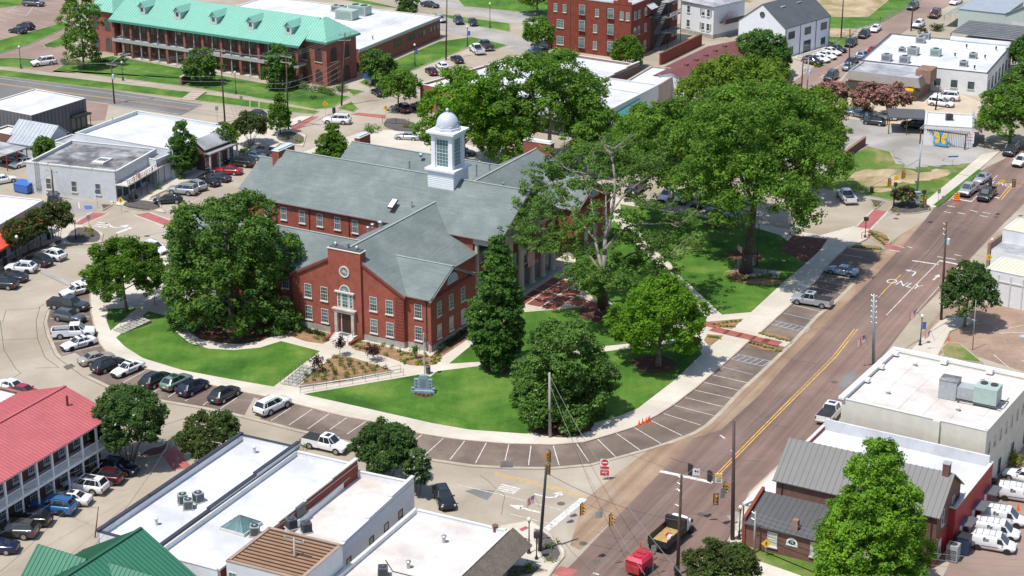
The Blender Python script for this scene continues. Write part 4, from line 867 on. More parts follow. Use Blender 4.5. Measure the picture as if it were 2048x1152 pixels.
# brick panel plaza: every panel is its own piece
pz=slab('entrance_plaza',[(1030,597),(1104,548),(1138,543),(1187,599),(1232,608),(1230,625),(1169,613),(1034,623)],mat('plaza_joint_concrete',(.47,.40,.33),.9,.1),.14)
RY=math.radians(-28.85); o0=P(1034,622,.14); ux=Vector((math.cos(RY),math.sin(RY),0)); uy=Vector((-ux.y,ux.x,0))
from mathutils.geometry import intersect_point_tri_2d
def inpoly(x,y,p):
    c=False
    for i in range(len(p)):
        a,b=p[i],p[i-1]
        if (a[1]>y)!=(b[1]>y) and x<(b[0]-a[0])*(y-a[1])/(b[1]-a[1])+a[0]: c=not c
    return c
PZ=G([(1030,597),(1104,548),(1138,543),(1187,599),(1232,608),(1230,625),(1169,613),(1034,623)],.14)
pm={k:MB().box(-1.07,1.07,-1.32,1.32,-.05,.012).mesh('brick_panel',k) for k in('redpave','redpave2')}
k=0
for i in range(-8,16):
    for j in range(-3,16):
        c=Vector(o0)+ux*(i*2.4+1.0)+uy*(j*2.9+1.4)
        if all(inpoly(*(c+ux*a+uy*b)[:2],PZ) for a,b in((-.55,-.7),(.55,-.7),(.55,.7),(-.55,.7))):
            link('brick_panel',pm['redpave2' if (i+j)%7<2 and i<3 else 'redpave'],pz,tuple(c),RY); k+=1
# brick squares in the walk to the kerb
pm2=MB().box(-1.25,1.25,-.85,.85,-.05,.02).mesh('brick_panel','redpave')
wk=slab('brick_banded_walk',[(1410,643),(1430,647),(1585,683),(1570,693),(1410,657)],mat('plaza_joint_concrete',(.5,.44,.37),.9,.1),.143)
for x,y in [(1419,649),(1440,661),(1466,667),(1493,673),(1520,680),(1543,684)]: link('brick_panel',pm2,wk,P(x,y,.143),yaw_of(P(1440,658),P(1493,670)))
# stairs to the front walk, left stairs
def steps(name,label,a,b,c,n,rise,d,m='limestone',z=.12):
    """a,b = left/right px of the lowest tread; c = px of the top middle"""
    A=Vector(P(*a,z)); B=Vector(P(*b,z)); C_=Vector(P(*c,z)); yw=yaw_of(A,B); w_=(B-A).length
    dep=-(C_-A).x*math.sin(yw)+(C_-A).y*math.cos(yw); t=thing(name,label,'steps',tuple(A),yw)
    for i in range(n):
        y0=dep*i/n; q=MB().box(0,w_,y0,dep*(i+1)/n-.012,-.05,rise*(i+1)).build('step',m,t); MB().box(0,w_,y0-.05,y0-.003,-.05,rise*(i+1)-.012).build('painted_riser_shade','tar',q)  # solid dark strip before each riser, painted in as its shade line
    return t,w_,dep
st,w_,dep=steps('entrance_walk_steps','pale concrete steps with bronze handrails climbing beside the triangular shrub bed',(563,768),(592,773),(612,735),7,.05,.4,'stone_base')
for s in (-.1,w_/2+.0,w_+.15):
    r=MB()
    for i in range(7): y=dep*i/6; r.tube((s,y,.0),(s,y,.95),.022); 
    r.tube((s,0,.95),(s,dep,1.25),.025); r.tube((s,0,.55),(s,dep,.85),.018); r.build('handrail','rail',st)
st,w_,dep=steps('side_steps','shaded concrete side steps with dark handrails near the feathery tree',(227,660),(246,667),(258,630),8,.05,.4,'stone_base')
for s in (0,w_):
    r=MB(); [r.tube((s,dep*i/4,0),(s,dep*i/4,1.0),.02) for i in range(5)]; r.tube((s,0,1.),(s,dep,1.2),.025); r.tube((s,0,.6),(s,dep,.8),.018); r.build('handrail','iron',st)
# ramp railing
rr=thing('ramp_railing','long bronze ramp railing along the foot of the triangular shrub bed','railing',P(598,783,.13),0)
def railing(root,pts,h=.95,sp=1.7,m='rail',z=.13,rails=(1.,.5)):
    o=Vector(root.location); q=[Vector(P(x,y,z))-o for x,y in pts]; b=MB()
    for a,c in zip(q[:-1],q[1:]):
        n=max(1,int((c-a).length/sp))
        for i in range(n+1): p=a.lerp(c,i/n); link('baluster_post',railing.me,root,tuple(p))
        for k in rails: b.tube(a+Vector((0,0,h*k)),c+Vector((0,0,h*k)),.022)
    b.build('top_rail',m,root)
railing.me=MB().tube((0,0,0),(0,0,.95),.024).mesh('baluster_post','rail')
railing(rr,[(601,786),(807,751)]); railing(rr,[(598,776),(700,762),(801,744)])
# left streets
for p in ([(150,447),(185,425),(215,427),(158,451)],[(272,429),(296,425),(363,450),(347,457)],[(578,255),(617,233),(638,233),(590,262)],[(700,229),(716,225),(771,230),(770,237)],[(1120,1132),(1157,1140),(1136,1158),(1104,1146)],[(322,905),(350,893),(384,935),(345,940)]):
    sheet('red_crossing',p,'cross',.012)
for a in ([(268,430),(345,459)],[(298,424),(364,449)],[(183,424),(148,447)],[(217,427),(158,452)]): pline('crossing_edge_line',a,.15,'paintw',.016)
slab('sidewalk',[(-40,505),(60,470),(110,445),(148,449),(182,450),(206,467),(202,484),(182,488),(122,489),(60,510),(0,540),(-40,560)],G_WALK,.12,0,GUT)
bedk('planting_bed',[(125,486),(146,455),(182,454),(202,467),(201,482),(182,486)],'gravel_d'); bedk('planting_bed',[(20,520),(60,500),(125,478),(122,486),(70,503),(25,525)],'gravel_d',.135,0)
slab('sidewalk',[(330,425),(218,407),(222,398),(345,328),(430,286),(520,258),(560,246),(600,232),(625,232),(578,254),(612,270),(606,292),(560,286),(545,300),(470,318),(380,360),(320,385),(300,395)],G_WALK,.12,0,GUT)
bedk('planting_bed',[(242,414),(252,402),(300,400),(328,413),(300,423)],'gravel_d'); bedk('planting_bed',[(201,408),(225,409),(206,420)],'gravel_d',sm=0); bedk('planting_bed',[(550,272),(575,260),(605,270),(611,280),(600,290),(560,283)],'gravel_d')
bedk('planting_bed',[(765,248),(775,235),(822,240),(850,262),(800,264),(770,256)],'gravel_d'); bedk('planting_bed',[(365,372),(395,352),(430,335),(440,340),(400,360),(372,378)],'gravel_d')
sheet('old_asphalt_strip',[(118,385),(135,395),(185,405),(200,410),(186,430),(120,425)],G_LOT,.008); stripe('bay_line',(157,404),(159,417),.15,'paintw'); sheet('blue_accessible_square',[(168,411),(184,411),(185,418),(170,419)],'binblue',.016)
stripe('bay_line',(125,499),(193,498),.11,'paintw');stripe('bay_line',(120,512),(165,511),.11,'paintw');stripe('bay_line',(95,526),(137,525),.11,'paintw');stripe('bay_line',(70,540),(110,539),.11,'paintw'); stripe('bay_line',(20,582),(60,578),.11,'paintw'); stripe('bay_line',(333,421),(400,397),.11,'paintw')
for p in ([(5,645),(12,620),(75,617),(80,613)],[(0,680),(76,677)],[(0,640),(8,700),(32,738),(42,746)],[(10,766),(42,746)],[(80,545),(148,577),(80,613),(72,642),(75,677),(90,715),(118,735)],[(230,510),(330,485)],[(118,735),(70,736)],[(290,862),(390,830)],[(200,505),(225,530)],[(228,483),(340,462)],[(0,0),(1,0)],[(500,380),(545,395)]): pline('slab_joint',p,.09,'tar',.009)
pline('street_drain_strip',[(90,547),(148,570)],.7,M['roof_grey'],.01)
# bottom corner
slab('sidewalk',[(1000,1050),(1060,1040),(1095,1062),(1128,1098),(1128,1112),(1112,1132),(1092,1160),(980,1160)],G_WALK,.12,0,GUT)
bedk('planting_bed',[(1063,1057),(1087,1060),(1126,1102),(1113,1126),(1084,1120)],'gravel_d'); bedk('planting_bed',[(1016,1130),(1073,1132),(1094,1141),(1010,1160)],'gravel_d',sm=0); sheet('red_paver_strip',[(1038,1058),(1052,1052),(1058,1056),(1044,1063)],'cross',.125)
slab('sidewalk',[(1372,1160),(1400,1110),(1455,1085),(1500,984),(1551,936),(1600,890),(1640,905),(1560,1010),(1520,1100),(1640,1150),(1640,1170)],G_WALK,.12,0,GUT)
slab('lawn',[(1508,1097),(1519,1086),(1650,1128),(1630,1165),(1600,1150),(1508,1118)],G_GRASS2,.14); sheet('red_paver_strip',[(1456,1104),(1470,1095),(1488,1101),(1474,1112),(1458,1120)],'cross',.125)
sheet('service_yard',[(1880,1165),(1960,1000),(1990,920),(2100,860),(2100,1165)],G_PINK,.008)
sheet('petrol_forecourt',[(1840,670),(1900,600),(2060,590),(2100,640),(2100,760),(1960,715),(1890,712)],mat('stained_concrete',(.29,.2,.145),.9,.25,.15,fine=.1,fscale=2),.008)
slab('sidewalk',[(1820,700),(1838,682),(1880,640),(1910,630),(1960,640),(1900,662),(1884,694),(1860,745),(1800,735)],G_WALK,.12,0,GUT)
slab('lawn',[(1883,696),(1896,683),(1920,687),(1965,725),(1920,720),(1888,712)],G_GRASS2,.14,0,GUT)
for a,b in [((1998,660),(2048,650)),((1996,665),(2048,665)),((1987,709),(2018,735)),((2043,720),(2060,730)),((1992,664),(2010,668))]: stripe('bay_line',a,b,.11,'paintw')
sheet('blue_accessible_square',[(2036,672),(2060,666),(2060,678)],'paintb',.014)
slab('sidewalk',[(330,895),(400,870),(480,880),(500,900),(300,925)],G_WALK,.1,0,GUT) if 0 else None
bedk('planting_bed',[(270,915),(300,895),(322,893),(338,880),(330,905),(310,912)],'mulch')
sheet('asphalt_patch',[(930,982),(948,978),(990,981),(974,1001)],G_GREY,.01); sheet('asphalt_patch',[(1002,923),(1027,922),(1026,935),(1000,935)],'tar',.018)
def crack(pts,w_=.05,n='pavement_crack'):
    R=random.Random(int(pts[0][0])); q=[]
    for a,b in zip(pts[:-1],pts[1:]):
        for k in range(6): q.append((a[0]+(b[0]-a[0])*k/6+R.gauss(0,.9),a[1]+(b[1]-a[1])*k/6+R.gauss(0,.5)))
    q.append(pts[-1]); pline(n,q,w_,'tar',.021)
for p_ in ([(1749,722),(1781,688),(1802,659),(1832,624),(1892,560)],[(1718,681),(1724,695),(1732,703)],[(1767,507),(1818,529),(1848,539),(1882,547)],[(1700,470),(1735,500),(1770,510)],[(1560,712),(1600,722),(1640,728)],[(1500,835),(1530,846),(1590,858)],[(1440,905),(1480,918),(1530,925)],[(1390,930),(1300,1000),(1250,1060)],[(1600,790),(1570,830),(1510,900)],[(1838,505),(1870,490),(1990,520)],[(1900,440),(1950,455),(2020,470)],[(1180,1060),(1230,1075),(1300,1080)],[(1130,1085),(1140,1100),(1180,1140)],[(960,950),(1010,990),(1002,1030)],[(1850,455),(1880,470),(1930,478)],[(1560,990),(1500,1010)],[(1250,905),(1330,935)],[(700,880),(640,868)],[(1640,655),(1690,662)],[(1480,1040),(1420,1100)]): crack(p_)
for cx_,cy_ in ((1862,470),(1924,463),(1992,434),(1792,437),(1166,1087),(1193,1123),(1248,1140),(1402,1028),(1122,1007),(1669,764),(294,472)):
    c_=P(cx_,cy_,.02); MB().add([(c_[0]+.45*math.cos(6.283*k/14),c_[1]+.45*math.sin(6.283*k/14),.022) for k in range(14)],[tuple(range(14))]).build('manhole_cover','tar',kind='structure')
for p_,m_ in (([(1690,745),(1720,740),(1700,775),(1672,780)],G_GREY),([(1452,1030),(1480,1020),(1500,1040),(1470,1052)],G_LOT)): sheet('asphalt_patch',p_,m_,.019,0,.12)
# ================= COURTHOUSE =================
r=thing('courthouse','large red brick courthouse with grey shingle roofs and a white cupola in the square','courthouse',P(863,706),RY)
EV,EM,RM=7.66,10.1,15.0; BK='brick_red'
def wallbox(x0,x1,y0,y1,h,gable=None,apex=None,m=BK,n='wall'):
    b=MB().box(x0,x1,y0,y1,-.3,h)
    if gable=='x': b.extr([(y0,h),(y1,h),((y0+y1)/2,apex)],'x',x0,x1)
    if gable=='y': b.extr([(x0,h),(x1,h),((x0+x1)/2,apex)],'y',y0,y1)
    return b.build(n,m,r)
wallbox(-21.8,-3.85,-.65,18.5,EV,'y',12.5); wallbox(-12,0,0,11.3,EV-.001,'x',10.4); wallbox(-44,-12,.8,13,EV-.002,'x',11.)
wallbox(-41.8,-4.2,18.45,35.5,EM,'x',RM); wallbox(-46.3,-41,21.2,32.8,EM-.001,'x',13.3)
wallbox(-21.8,-3.85,35.4,54.6,EV,'y',12.5); wallbox(-12,0,42.7,54,EV-.001,'x',10.4); wallbox(-43,-12,41,53.2,EV-.002,'x',11.)
for (a,b,c,d) in ((-21.85,-3.8,-.7,5),(-10,.05,-.05,11.35),(-44.05,-20,.75,13.05),(-10,.05,42.65,54.05),(-21.85,-3.8,36,54.65)): MB().box(a,b,c,d,-.3,.95).build('stone_plinth','stone_base',r)
def rslope(n,pts,m='shingle',th=.16):
    k=len(pts); vs=[tuple(p) for p in pts]+[(p[0],p[1],p[2]+th) for p in pts]
    return MB().add(vs,[(i,(i+1)%k,(i+1)%k+k,i+k) for i in range(k)]+[tuple(range(k,2*k)),tuple(range(k-1,-1,-1))]).build(n,m,r)
def groof(ax,x0,x1,y0,y1,ze,zr,ov=.35,ox0=.3,ox1=.3,dz=.02):
    if ax=='x':
        yc=(y0+y1)/2; g=(zr-ze)/(yc-y0); z=ze-ov*g
        rslope('roof_slope',[(x0-ox0,y0-ov,z+dz),(x1+ox1,y0-ov,z+dz),(x1+ox1,yc,zr+dz),(x0-ox0,yc,zr+dz)]); rslope('roof_slope',[(x0-ox0,y1+ov,z+dz),(x0-ox0,yc,zr+dz),(x1+ox1,yc,zr+dz),(x1+ox1,y1+ov,z+dz)])
        MB().bar((x0-ox0,yc,zr+.19+dz),(x1+ox1,yc,zr+.19+dz),.32,.05).build('ridge_cap',mat('ridge_shingle',(.27,.30,.29),.9,.1),r)
        for yy in (y0-ov-.06,y1+ov+.06): MB().bar((x0-ox0,yy,z+.12),(x1+ox1,yy,z+.12),.12,.14).build('gutter',mat('dull_gutter',(.22,.20,.19),.6,.1),r)
    else:
        xc=(x0+x1)/2; g=(zr-ze)/(xc-x0); z=ze-ov*g
        rslope('roof_slope',[(x0-ov,y0-ox0,z+dz),(xc,y0-ox0,zr+dz),(xc,y1+ox1,zr+dz),(x0-ov,y1+ox1,z+dz)]); rslope('roof_slope',[(x1+ov,y0-ox0,z+dz),(x1+ov,y1+ox1,z+dz),(xc,y1+ox1,zr+dz),(xc,y0-ox0,zr+dz)])
        MB().bar((xc,y0-ox0,zr+.19+dz),(xc,y1+ox1,zr+.19+dz),.32,.05).build('ridge_cap',mat('ridge_shingle',(.27,.30,.29),.9,.1),r)
groof('y',-21.8,-3.85,-.65,24.5,EV,12.5,ox0=.12,ox1=0); groof('x',-9.5,0,0,11.3,EV,10.4,ox0=0,ox1=.15,dz=.0); groof('x',-44,-14,.8,13,EV,11.,ox1=0,dz=.0)
groof('x',-41.8,0,18.45,35.5,EM,RM); groof('x',-46.3,-41,21.2,32.8,EM,13.3,ox1=0,dz=.0)
groof('y',-21.8,-3.85,29.5,54.6,EV,12.5,ox0=0,ox1=.12); groof('x',-9.5,0,42.7,54,EV,10.4,ox0=0,ox1=.15,dz=.0); groof('x',-43,-14,41,53.2,EV,11.,ox1=0,dz=.0)
# chimney blocks with metal caps
def stack(x0,x1,y0,y1,z1,m=BK,cap='bluegrey'):
    c=MB().box(x0,x1,y0,y1,-.2,z1).build('chimney_block',m,r); MB().box(x0-.08,x1+.08,y0-.08,y1+.08,z1,z1+.1).build('chimney_coping','white_trim',c)
    MB().box(x0+.15,x1-.15,y0+.15,y1-.15,z1+.1,z1+.3).build('chimney_cap',cap,c); return c
c=stack(-15.5,-10.3,-1.0,.35,12.55,cap='greyroof')
for x in (-14.6,-11.2): MB().lathe(x,-.35,[(.18,12.85),(.26,12.95),(.26,13.25),(.1,13.4),(.01,13.42)],10).build('flue_cap','galv',c)
MB().box(-13.2,-12.5,-.6,-.1,12.85,13.5).build('fan_housing','galv',c)
stack(-43.2,-42.0,25.2,29.4,15.3); stack(-15.2,-10.4,53.6,54.9,13.6,cap='white_trim'); stack(-43.4,-42.4,48.0,51.2,11.5)
# windows
FR='white_trim'
for x in (-19.2,-16.55,-8.6,-6.05): 
    win(r,x,-.65,4.62,1.15,2.0,0,FR,bars=(2,3),blind=.0); win(r,x,-.65,1.42,1.15,2.0,0,FR,bars=(2,3),blind=.0)
win(r,-1.95,0,4.62,1.15,2.0,0,FR,bars=(2,3)); win(r,-1.95,0,1.42,1.15,2.0,0,FR,bars=(2,3))
for y in (2.1,5.25,8.4):
    win(r,0,y,4.62,1.05,2.0,math.pi/2,FR,bars=(2,3)); win(r,0,y,1.42,1.05,2.0,math.pi/2,FR,bars=(2,3),blind=.45)
    for yy in (y+43.6,): win(r,0,yy,4.62,1.05,2.0,math.pi/2,FR,bars=(2,3)); win(r,0,yy,1.42,1.05,2.0,math.pi/2,FR,bars=(2,3))
for x in (-36.6,-33.3,-30.15,-27.05,-23.95,-39.6): win(r,x,18.45,7.35,1.05,1.95,0,FR,glass='glass_t',bars=(2,1))
for x in (-24,-27.2,-30.4,-33.6,-36.8,-40): win(r,x,.8,4.62,1.15,2.0,0,FR,bars=(2,3)); win(r,x,.8,1.42,1.15,2.0,0,FR,bars=(2,3))
win(r,-3.85,15.2,4.6,.8,1.5,math.pi/2,FR,bars=(1,1))
# lunettes
for y in (5.65,48.35):
    b=MB().add([(.03,y+1.25*math.cos(a),8.35+1.15*math.sin(a)) for a in [math.pi*k/12 for k in range(13)]],[tuple(range(13))]); b.build('lunette_window',mat('lunette_glass',(.30,.42,.50),.3,.1),r)
    b=MB(); 
    for k in range(12): a,c2=math.pi*k/12,math.pi*(k+1)/12; b.bar((.05,y+1.3*math.cos(a),8.35+1.2*math.sin(a)),(.05,y+1.3*math.cos(c2),8.35+1.2*math.sin(c2)),.08,.1)
    b.bar((.05,y-1.4,8.32),(.05,y+1.4,8.32),.12,.1); [b.bar((.045,y,8.35),(.045,y+1.25*math.cos(a),8.35+1.15*math.sin(a)),.04,.04) for a in (.8,1.57,2.35)]; b.build('lunette_frame',FR,r)
# pediment cornices on the right gables
for y0 in (0,42.7):
    b=MB(); b.bar((.12,y0-.2,EV-.05),(.12,y0+11.5,EV-.05),.24,.3); b.build('pediment_cornice','brick_dark',r)
    for s in (0,1): MB().bar((.14,y0+5.65,10.28),(.14,y0-.45+s*12.2,7.30),.28,.22).build('raking_cornice',mat('dull_gutter',(.22,.20,.19),.6,.1),r)
for s in (-1,1): MB().bar((-12.83+s*2.6,-.78,11.0),(-12.83+s*9.3,-.78,7.36),.2,.3).build('raking_cornice','brick_dark',r)
# quoins
qm=MB().box(-.62,.62,-.04,.04,-.14,.14).mesh('quoin','brick_dark')
for X in (-4.55,-21.1):
    for k in range(14): link('quoin',qm,r,(X,-.66,1.3+.45*k))
# downpipes
for x,y,z1 in ((-.65,-.08,7.4),(-37.9,18.37,10),(-32,18.37,10),(-25,18.37,10)): MB().cyl(x,y,.2,z1,.06).build('downpipe','iron',r); MB().box(x-.14,x+.14,y-.1,y+.05,z1-.35,z1).build('rain_head','iron',r)
# round window
b=MB(); zc=9.6; X=-12.9; Y=-1.0
b.add([(X+.62*math.cos(a),Y-.02,zc+.62*math.sin(a)) for a in [6.2832*k/20 for k in range(20)]],[tuple(range(20))]); rw=b.build('round_window','glass',r)
b=MB()
for k in range(20): a,c2=6.2832*k/20,6.2832*(k+1)/20; b.bar((X+.72*math.cos(a),Y-.05,zc+.72*math.sin(a)),(X+.72*math.cos(c2),Y-.05,zc+.72*math.sin(c2)),.12,.2)
for k in range(12): a=6.2832*k/12; b.bar((X,Y-.04,zc),(X+.66*math.cos(a),Y-.04,zc+.66*math.sin(a)),.03,.05)
b.build('rose_frame',FR,rw)
# portal
Y=-1.0; pt=MB(); 
for s in (-1,1): pt.box(-12.9+s*1.35-.22,-12.9+s*1.35+.22,Y-.45,Y,.75,3.75)
pt.box(-14.6,-11.2,Y-.5,Y,3.75,4.15); pt.box(-14.75,-11.05,Y-.65,Y,4.15,4.3); pt.build('portal_surround','limestone',r)
MB().box(-14.2,-11.6,Y-.03,Y+.0,4.3,6.55).build('triple_window_panel',FR,r)
win(r,-12.9,Y-.03,4.45,.95,1.95,0,FR,bars=(1,3),sill=None); [win(r,-12.9+s*.95,Y-.03,4.45,.42,1.95,0,FR,bars=(0,3),sill=None,fw=.06) for s in (-1,1)]
MB().box(-14.45,-11.35,Y-.3,Y,6.55,6.75).build('portal_cornice',FR,r)
b=MB().add([(-12.9+.78*math.cos(a),Y-.03,6.76+.85*math.sin(a)) for a in [math.pi*k/10 for k in range(11)]],[tuple(range(11))]); fa=b.build('fanlight','glass_t',r); b=MB()
for k in range(10): a,c2=math.pi*k/10,math.pi*(k+1)/10; b.bar((-12.9+.8*math.cos(a),Y-.06,6.76+.88*math.sin(a)),(-12.9+.8*math.cos(c2),Y-.06,6.76+.88*math.sin(c2)),.1,.16)
for a in (.5,1.05,1.57,2.1,2.64): b.bar((-12.9,Y-.05,6.8),(-12.9+.78*math.cos(a),Y-.05,6.78+.85*math.sin(a)),.03,.04)
b.build('fanlight_frame',FR,fa)
MB().box(-13.95,-11.85,Y-.02,Y,.75,3.75).build('door_recess','brick_dark',r); d=MB().box(-13.5,-12.2,Y-.06,Y-.02,.75,3.3).build('entrance_door',mat('dark_door',(.035,.02,.018),.4,.2),r); MB().box(-12.88,-12.82,Y-.09,Y-.06,.8,3.25).build('door_stile','iron',d); MB().box(-13.6,-13.5,Y-.1,Y-.02,.75,3.4).build('door_frame',FR,d)
for i in range(5): MB().box(-14.35+.0,-11.0-.0,Y-1.1-.32*(4-i),Y,0.,.15*(i+1)).build('porch_step',FR,r)
MB().box(-13.6,-12.1,Y-1.0,Y-.25,.755,.77).build('door_mat','metal_wall',r)
MB().box(-11.0,-10.6,Y-2.4,Y,0,.55).build('porch_cheek','brick_dark',r); MB().box(-14.8,-14.4,Y-2.4,Y,0,.55).build('porch_cheek','brick_dark',r)
for x in (-14.3,-11.15):
    b=MB(); b.tube((x,Y-2.3,.2),(x,Y-2.3,1.1),.025); b.tube((x,Y-1.1,.8),(x,Y-1.1,1.7),.025); b.tube((x,Y-.2,.8),(x,Y-.2,1.7),.025); b.tube((x,Y-2.3,1.1),(x,Y-1.1,1.7),.028); b.tube((x,Y-1.1,1.7),(x,Y-.2,1.7),.028); b.build('porch_rail','rail',r)
# portico
PF=mat('portico_floor',(.30,.31,.32),.7,.15,.6)
MB().box(-4.2,.6,18.6,36.8,0,.5).build('portico_floor',PF,r); MB().box(.6,.95,18.4,37,0,.3).build('portico_step','limestone',r)
for k in range(6):
    y=19.4+3.2*k; b=MB().lathe(-.45,y,[(.62,.5),(.62,.7),(.5,.8),(.48,1.),(.46,5.5),(.40,8.6),(.5,8.75),(.58,8.9),(.58,9.0),(.01,9.)],20); b.build('column','column',r,smooth=True)
MB().box(-1.1,.2,18.6,36.3,9.0,EM-.05).build('entablature','column',r); MB().box(-4.2,-.05,18.5,19.1,9.02,EM-.03).build('entablature','column',r)
MB().box(-3.9,-3.5,18.5,19.0,.5,9.0).build('pilaster','column',r)
MB().extr([(18.5,EM),(35.5,EM),(27,RM-.05)],'x',-.3,.1).build('pediment',mat('pediment_grey',(.33,.34,.33),.7,.08),r)
for s in (0,1): MB().bar((.2,27,RM-.1),(.2,18.0+s*18,EM-.32),.3,.26).build('raking_cornice',mat('dull_gutter',(.22,.20,.19),.6,.1),r)
for y in (21,24.2,27.4,30.6,33.8): win(r,-4.2,y,1.2,1.3,2.6,math.pi/2,FR,bars=(2,3)); win(r,-4.2,y,5.6,1.2,2.2,math.pi/2,FR,bars=(2,3))
f=thing('portico_flag','large US flag hanging between the portico columns','flag',tuple(r.matrix_world@Vector((0,0,0))),0)
f.location=Vector(P(863,706))+ux*.3+uy*27.55+Vector((0,0,8.4)); f.rotation_euler=(0,0,RY+math.pi/2); o=link('flag_cloth',us_flag(4.7,2.3,9,0),f); o.rotation_euler=(0,math.pi/2,0); o.location=(1.15,0,0); MB().tube((-1.4,0,.05),(1.4,0,.05),.04).build('flag_staff','galv',f)
# cupola
CX,CY=-13.2,27.0; c=MB().box(CX-2.15,CX+2.15,CY-2.15,CY+2.15,11.5,16.6).build('cupola_base','white_wood',r)
bm_=MB().box(-2.19,2.19,-2.19,2.19,0,.05).mesh('clapboard','white_wood')
for k in range(11): link('clapboard',bm_,c,(CX,CY,13.3+.27*k))
MB().box(CX-2.5,CX+2.5,CY-2.5,CY+2.5,16.6,16.9).build('cupola_ledge','white_wood',c)
b=MB()
for sx in (-1,1):
    for sy in (-1,1): b.box(CX+sx*1.45-.32,CX+sx*1.45+.32,CY+sy*1.45-.32,CY+sy*1.45+.32,16.9,21.6)
b.build('cupola_post','white_wood',c); MB().box(CX-1.5,CX+1.5,CY-1.5,CY+1.5,16.9,21.6).build('cupola_core','white_wood',c)
for (dx,dy,rz) in ((0,-1.5,0),(1.5,0,math.pi/2),(0,1.5,math.pi),(-1.5,0,-math.pi/2)): win(r,CX+dx,CY+dy,17.1,2.1,4.2,rz,'white_wood','glass_t',bars=(3,7),sill=None,fw=.12)
b=MB()
for (dx,dy) in ((0,-1.55),(1.55,0)): pass
MB().box(CX-1.9,CX+1.9,CY-1.9,CY+1.9,21.6,22.1).build('cupola_frieze','white_wood',c); MB().box(CX-2.3,CX+2.3,CY-2.3,CY+2.3,22.1,22.4).build('cupola_cornice','white_wood',c)
dm=mat('painted_dome',(.46,.49,.56),.35,.05,1.)
b=MB().lathe(CX,CY,[(1.95,22.4),(1.95,22.75),(1.75,22.8),(1.75,23.1),(1.62,23.15)],8); b.build('dome_drum',dm,c)
MB().lathe(CX,CY,[(1.62*math.cos(a),23.15+1.75*math.sin(a)) for a in [math.pi/2*k/12 for k in range(12)]]+[(.12,24.95),(.1,25.1)],32).build('dome',dm,c,smooth=True); MB().lathe(CX,CY,[(.08,25.0),(.2,25.12),(.24,25.3),(.18,25.48),(.01,25.55)],12).build('dome_ball',dm,c,smooth=True)
# roof vents on the courthouse
def rv(px,py,z,h,rr_=.14,m='galv',lab=''): return vent(lab,px,py,z,rr_,h,m)
for i,(px,py,z,h,rr_,lb) in enumerate([(736,462,11.3,.5,.3,'nearest of three steel vents on the courthouse front ridge'),(745,456,11.6,.5,.3,'middle steel vent of three on the courthouse front ridge'),(761,454,11.8,.7,.45,'large steel vent beside the courthouse front ridge'),(807,352,13.8,1.,.35,'squat rusty vent left of the cupola on the main roof'),(819,338,13.5,1.2,.22,'tall steel vent pipe left of the cupola'),(842,314,11,.4,.4,'round white roof vent behind the main ridge left of cupola'),(953,353,12.6,1.8,.2,'tallest steel pipe right of the white cupola'),(979,341,12.5,1.,.2,'second steel pipe right of the white cupola'),(1007,375,14.8,.6,.22,'short steel vent on the ridge near the portico'),(824,418,11.6,1.1,.15,'thin white pipe on the roof below the cupola')]): vent(lb,px,py,z,rr_,h)
hz_=thing('roof_hatch','small white skylight hatch lying on the courthouse front slope','skylight',P(786,409,12.1),RY); b=MB().box(-.45,.45,-.9,.9,0,.25); b.xf(Matrix.Rotation(.5,4,'X')); b.build('hatch_frame','brick_dark',hz_); b=MB().box(-.38,.38,-.82,.82,.25,.31); b.xf(Matrix.Rotation(.5,4,'X')); b.build('hatch_lid','white_wood',hz_)
# ================= BUILDINGS =================
def steps_par(r,L,W,H,which,n,drop,wall,cap,th=.3):
    """stepped parapet along one side: blocks falling by `drop`, each with its own coping"""
    T=L if which in 'fb' else W
    for i in range(n):
        a,b=T*i/n,T*(i+1)/n-.004; z=H-drop*i
        bx={'f':(a,b,-.004,th),'b':(a,b,W-th,W+.004),'r':(L-th,L+.004,a,b),'l':(-.004,th,a,b)}[which]
        MB().box(*bx,H-2.2,z+.12).build('parapet_step',wall,r); MB().box(bx[0]-.07,bx[1]+.07,bx[2]-.07,bx[3]+.07,z+.12,z+.26).build('coping',cap,r)
# --- hotel ---
Hh=8.3; a=P(222,38,Hh); b=P(596,91,Hh); yw=yaw_of(a,b); L=math.hypot(b[0]-a[0],b[1]-a[1]); W=15.
r=thing('arcaded_hotel','long two storey brick building with pale green metal roof, dormers and flag-hung gallery','building',(a[0],a[1],0),yw)
MB().box(0,L,2.8,W,-.3,Hh).extr([(2.8,Hh),(W,Hh),(W/2+1,Hh+3.6)],'x',.2,L-.2).build('wall','brick_hotel',r)
seam_roof(r,0,L,0,W,Hh,Hh+4.2,'teal',mat('teal_rib',(.16,.37,.30),.45,.04),'x',.62,.45,th=.12)
MB().box(-.4,L+.4,-.55,-.38,Hh-.45,Hh+.02).build('gutter','teal_d',r); MB().box(0,L,-.05,2.8,3.75,4.15).build('gallery_floor',mat('gallery_edge',(.42,.44,.44),.6,.08),r); MB().box(0,L,-.1,2.8,-.2,.35).build('ground_floor_slab','limestone',r)
MB().box(0,L,-.12,-.06,3.55,4.25).build('gallery_band',mat('gallery_band',(.36,.38,.37),.5,.06),r)
pm_=MB().box(-.28,.28,-.28,.28,0,Hh-.3).mesh('brick_pillar','brick_hotel'); tm_=MB().box(-.1,.1,-.1,.1,0,Hh-.3).mesh('gallery_post',mat('gallery_post',(.34,.34,.33),.6,.05))
n=20
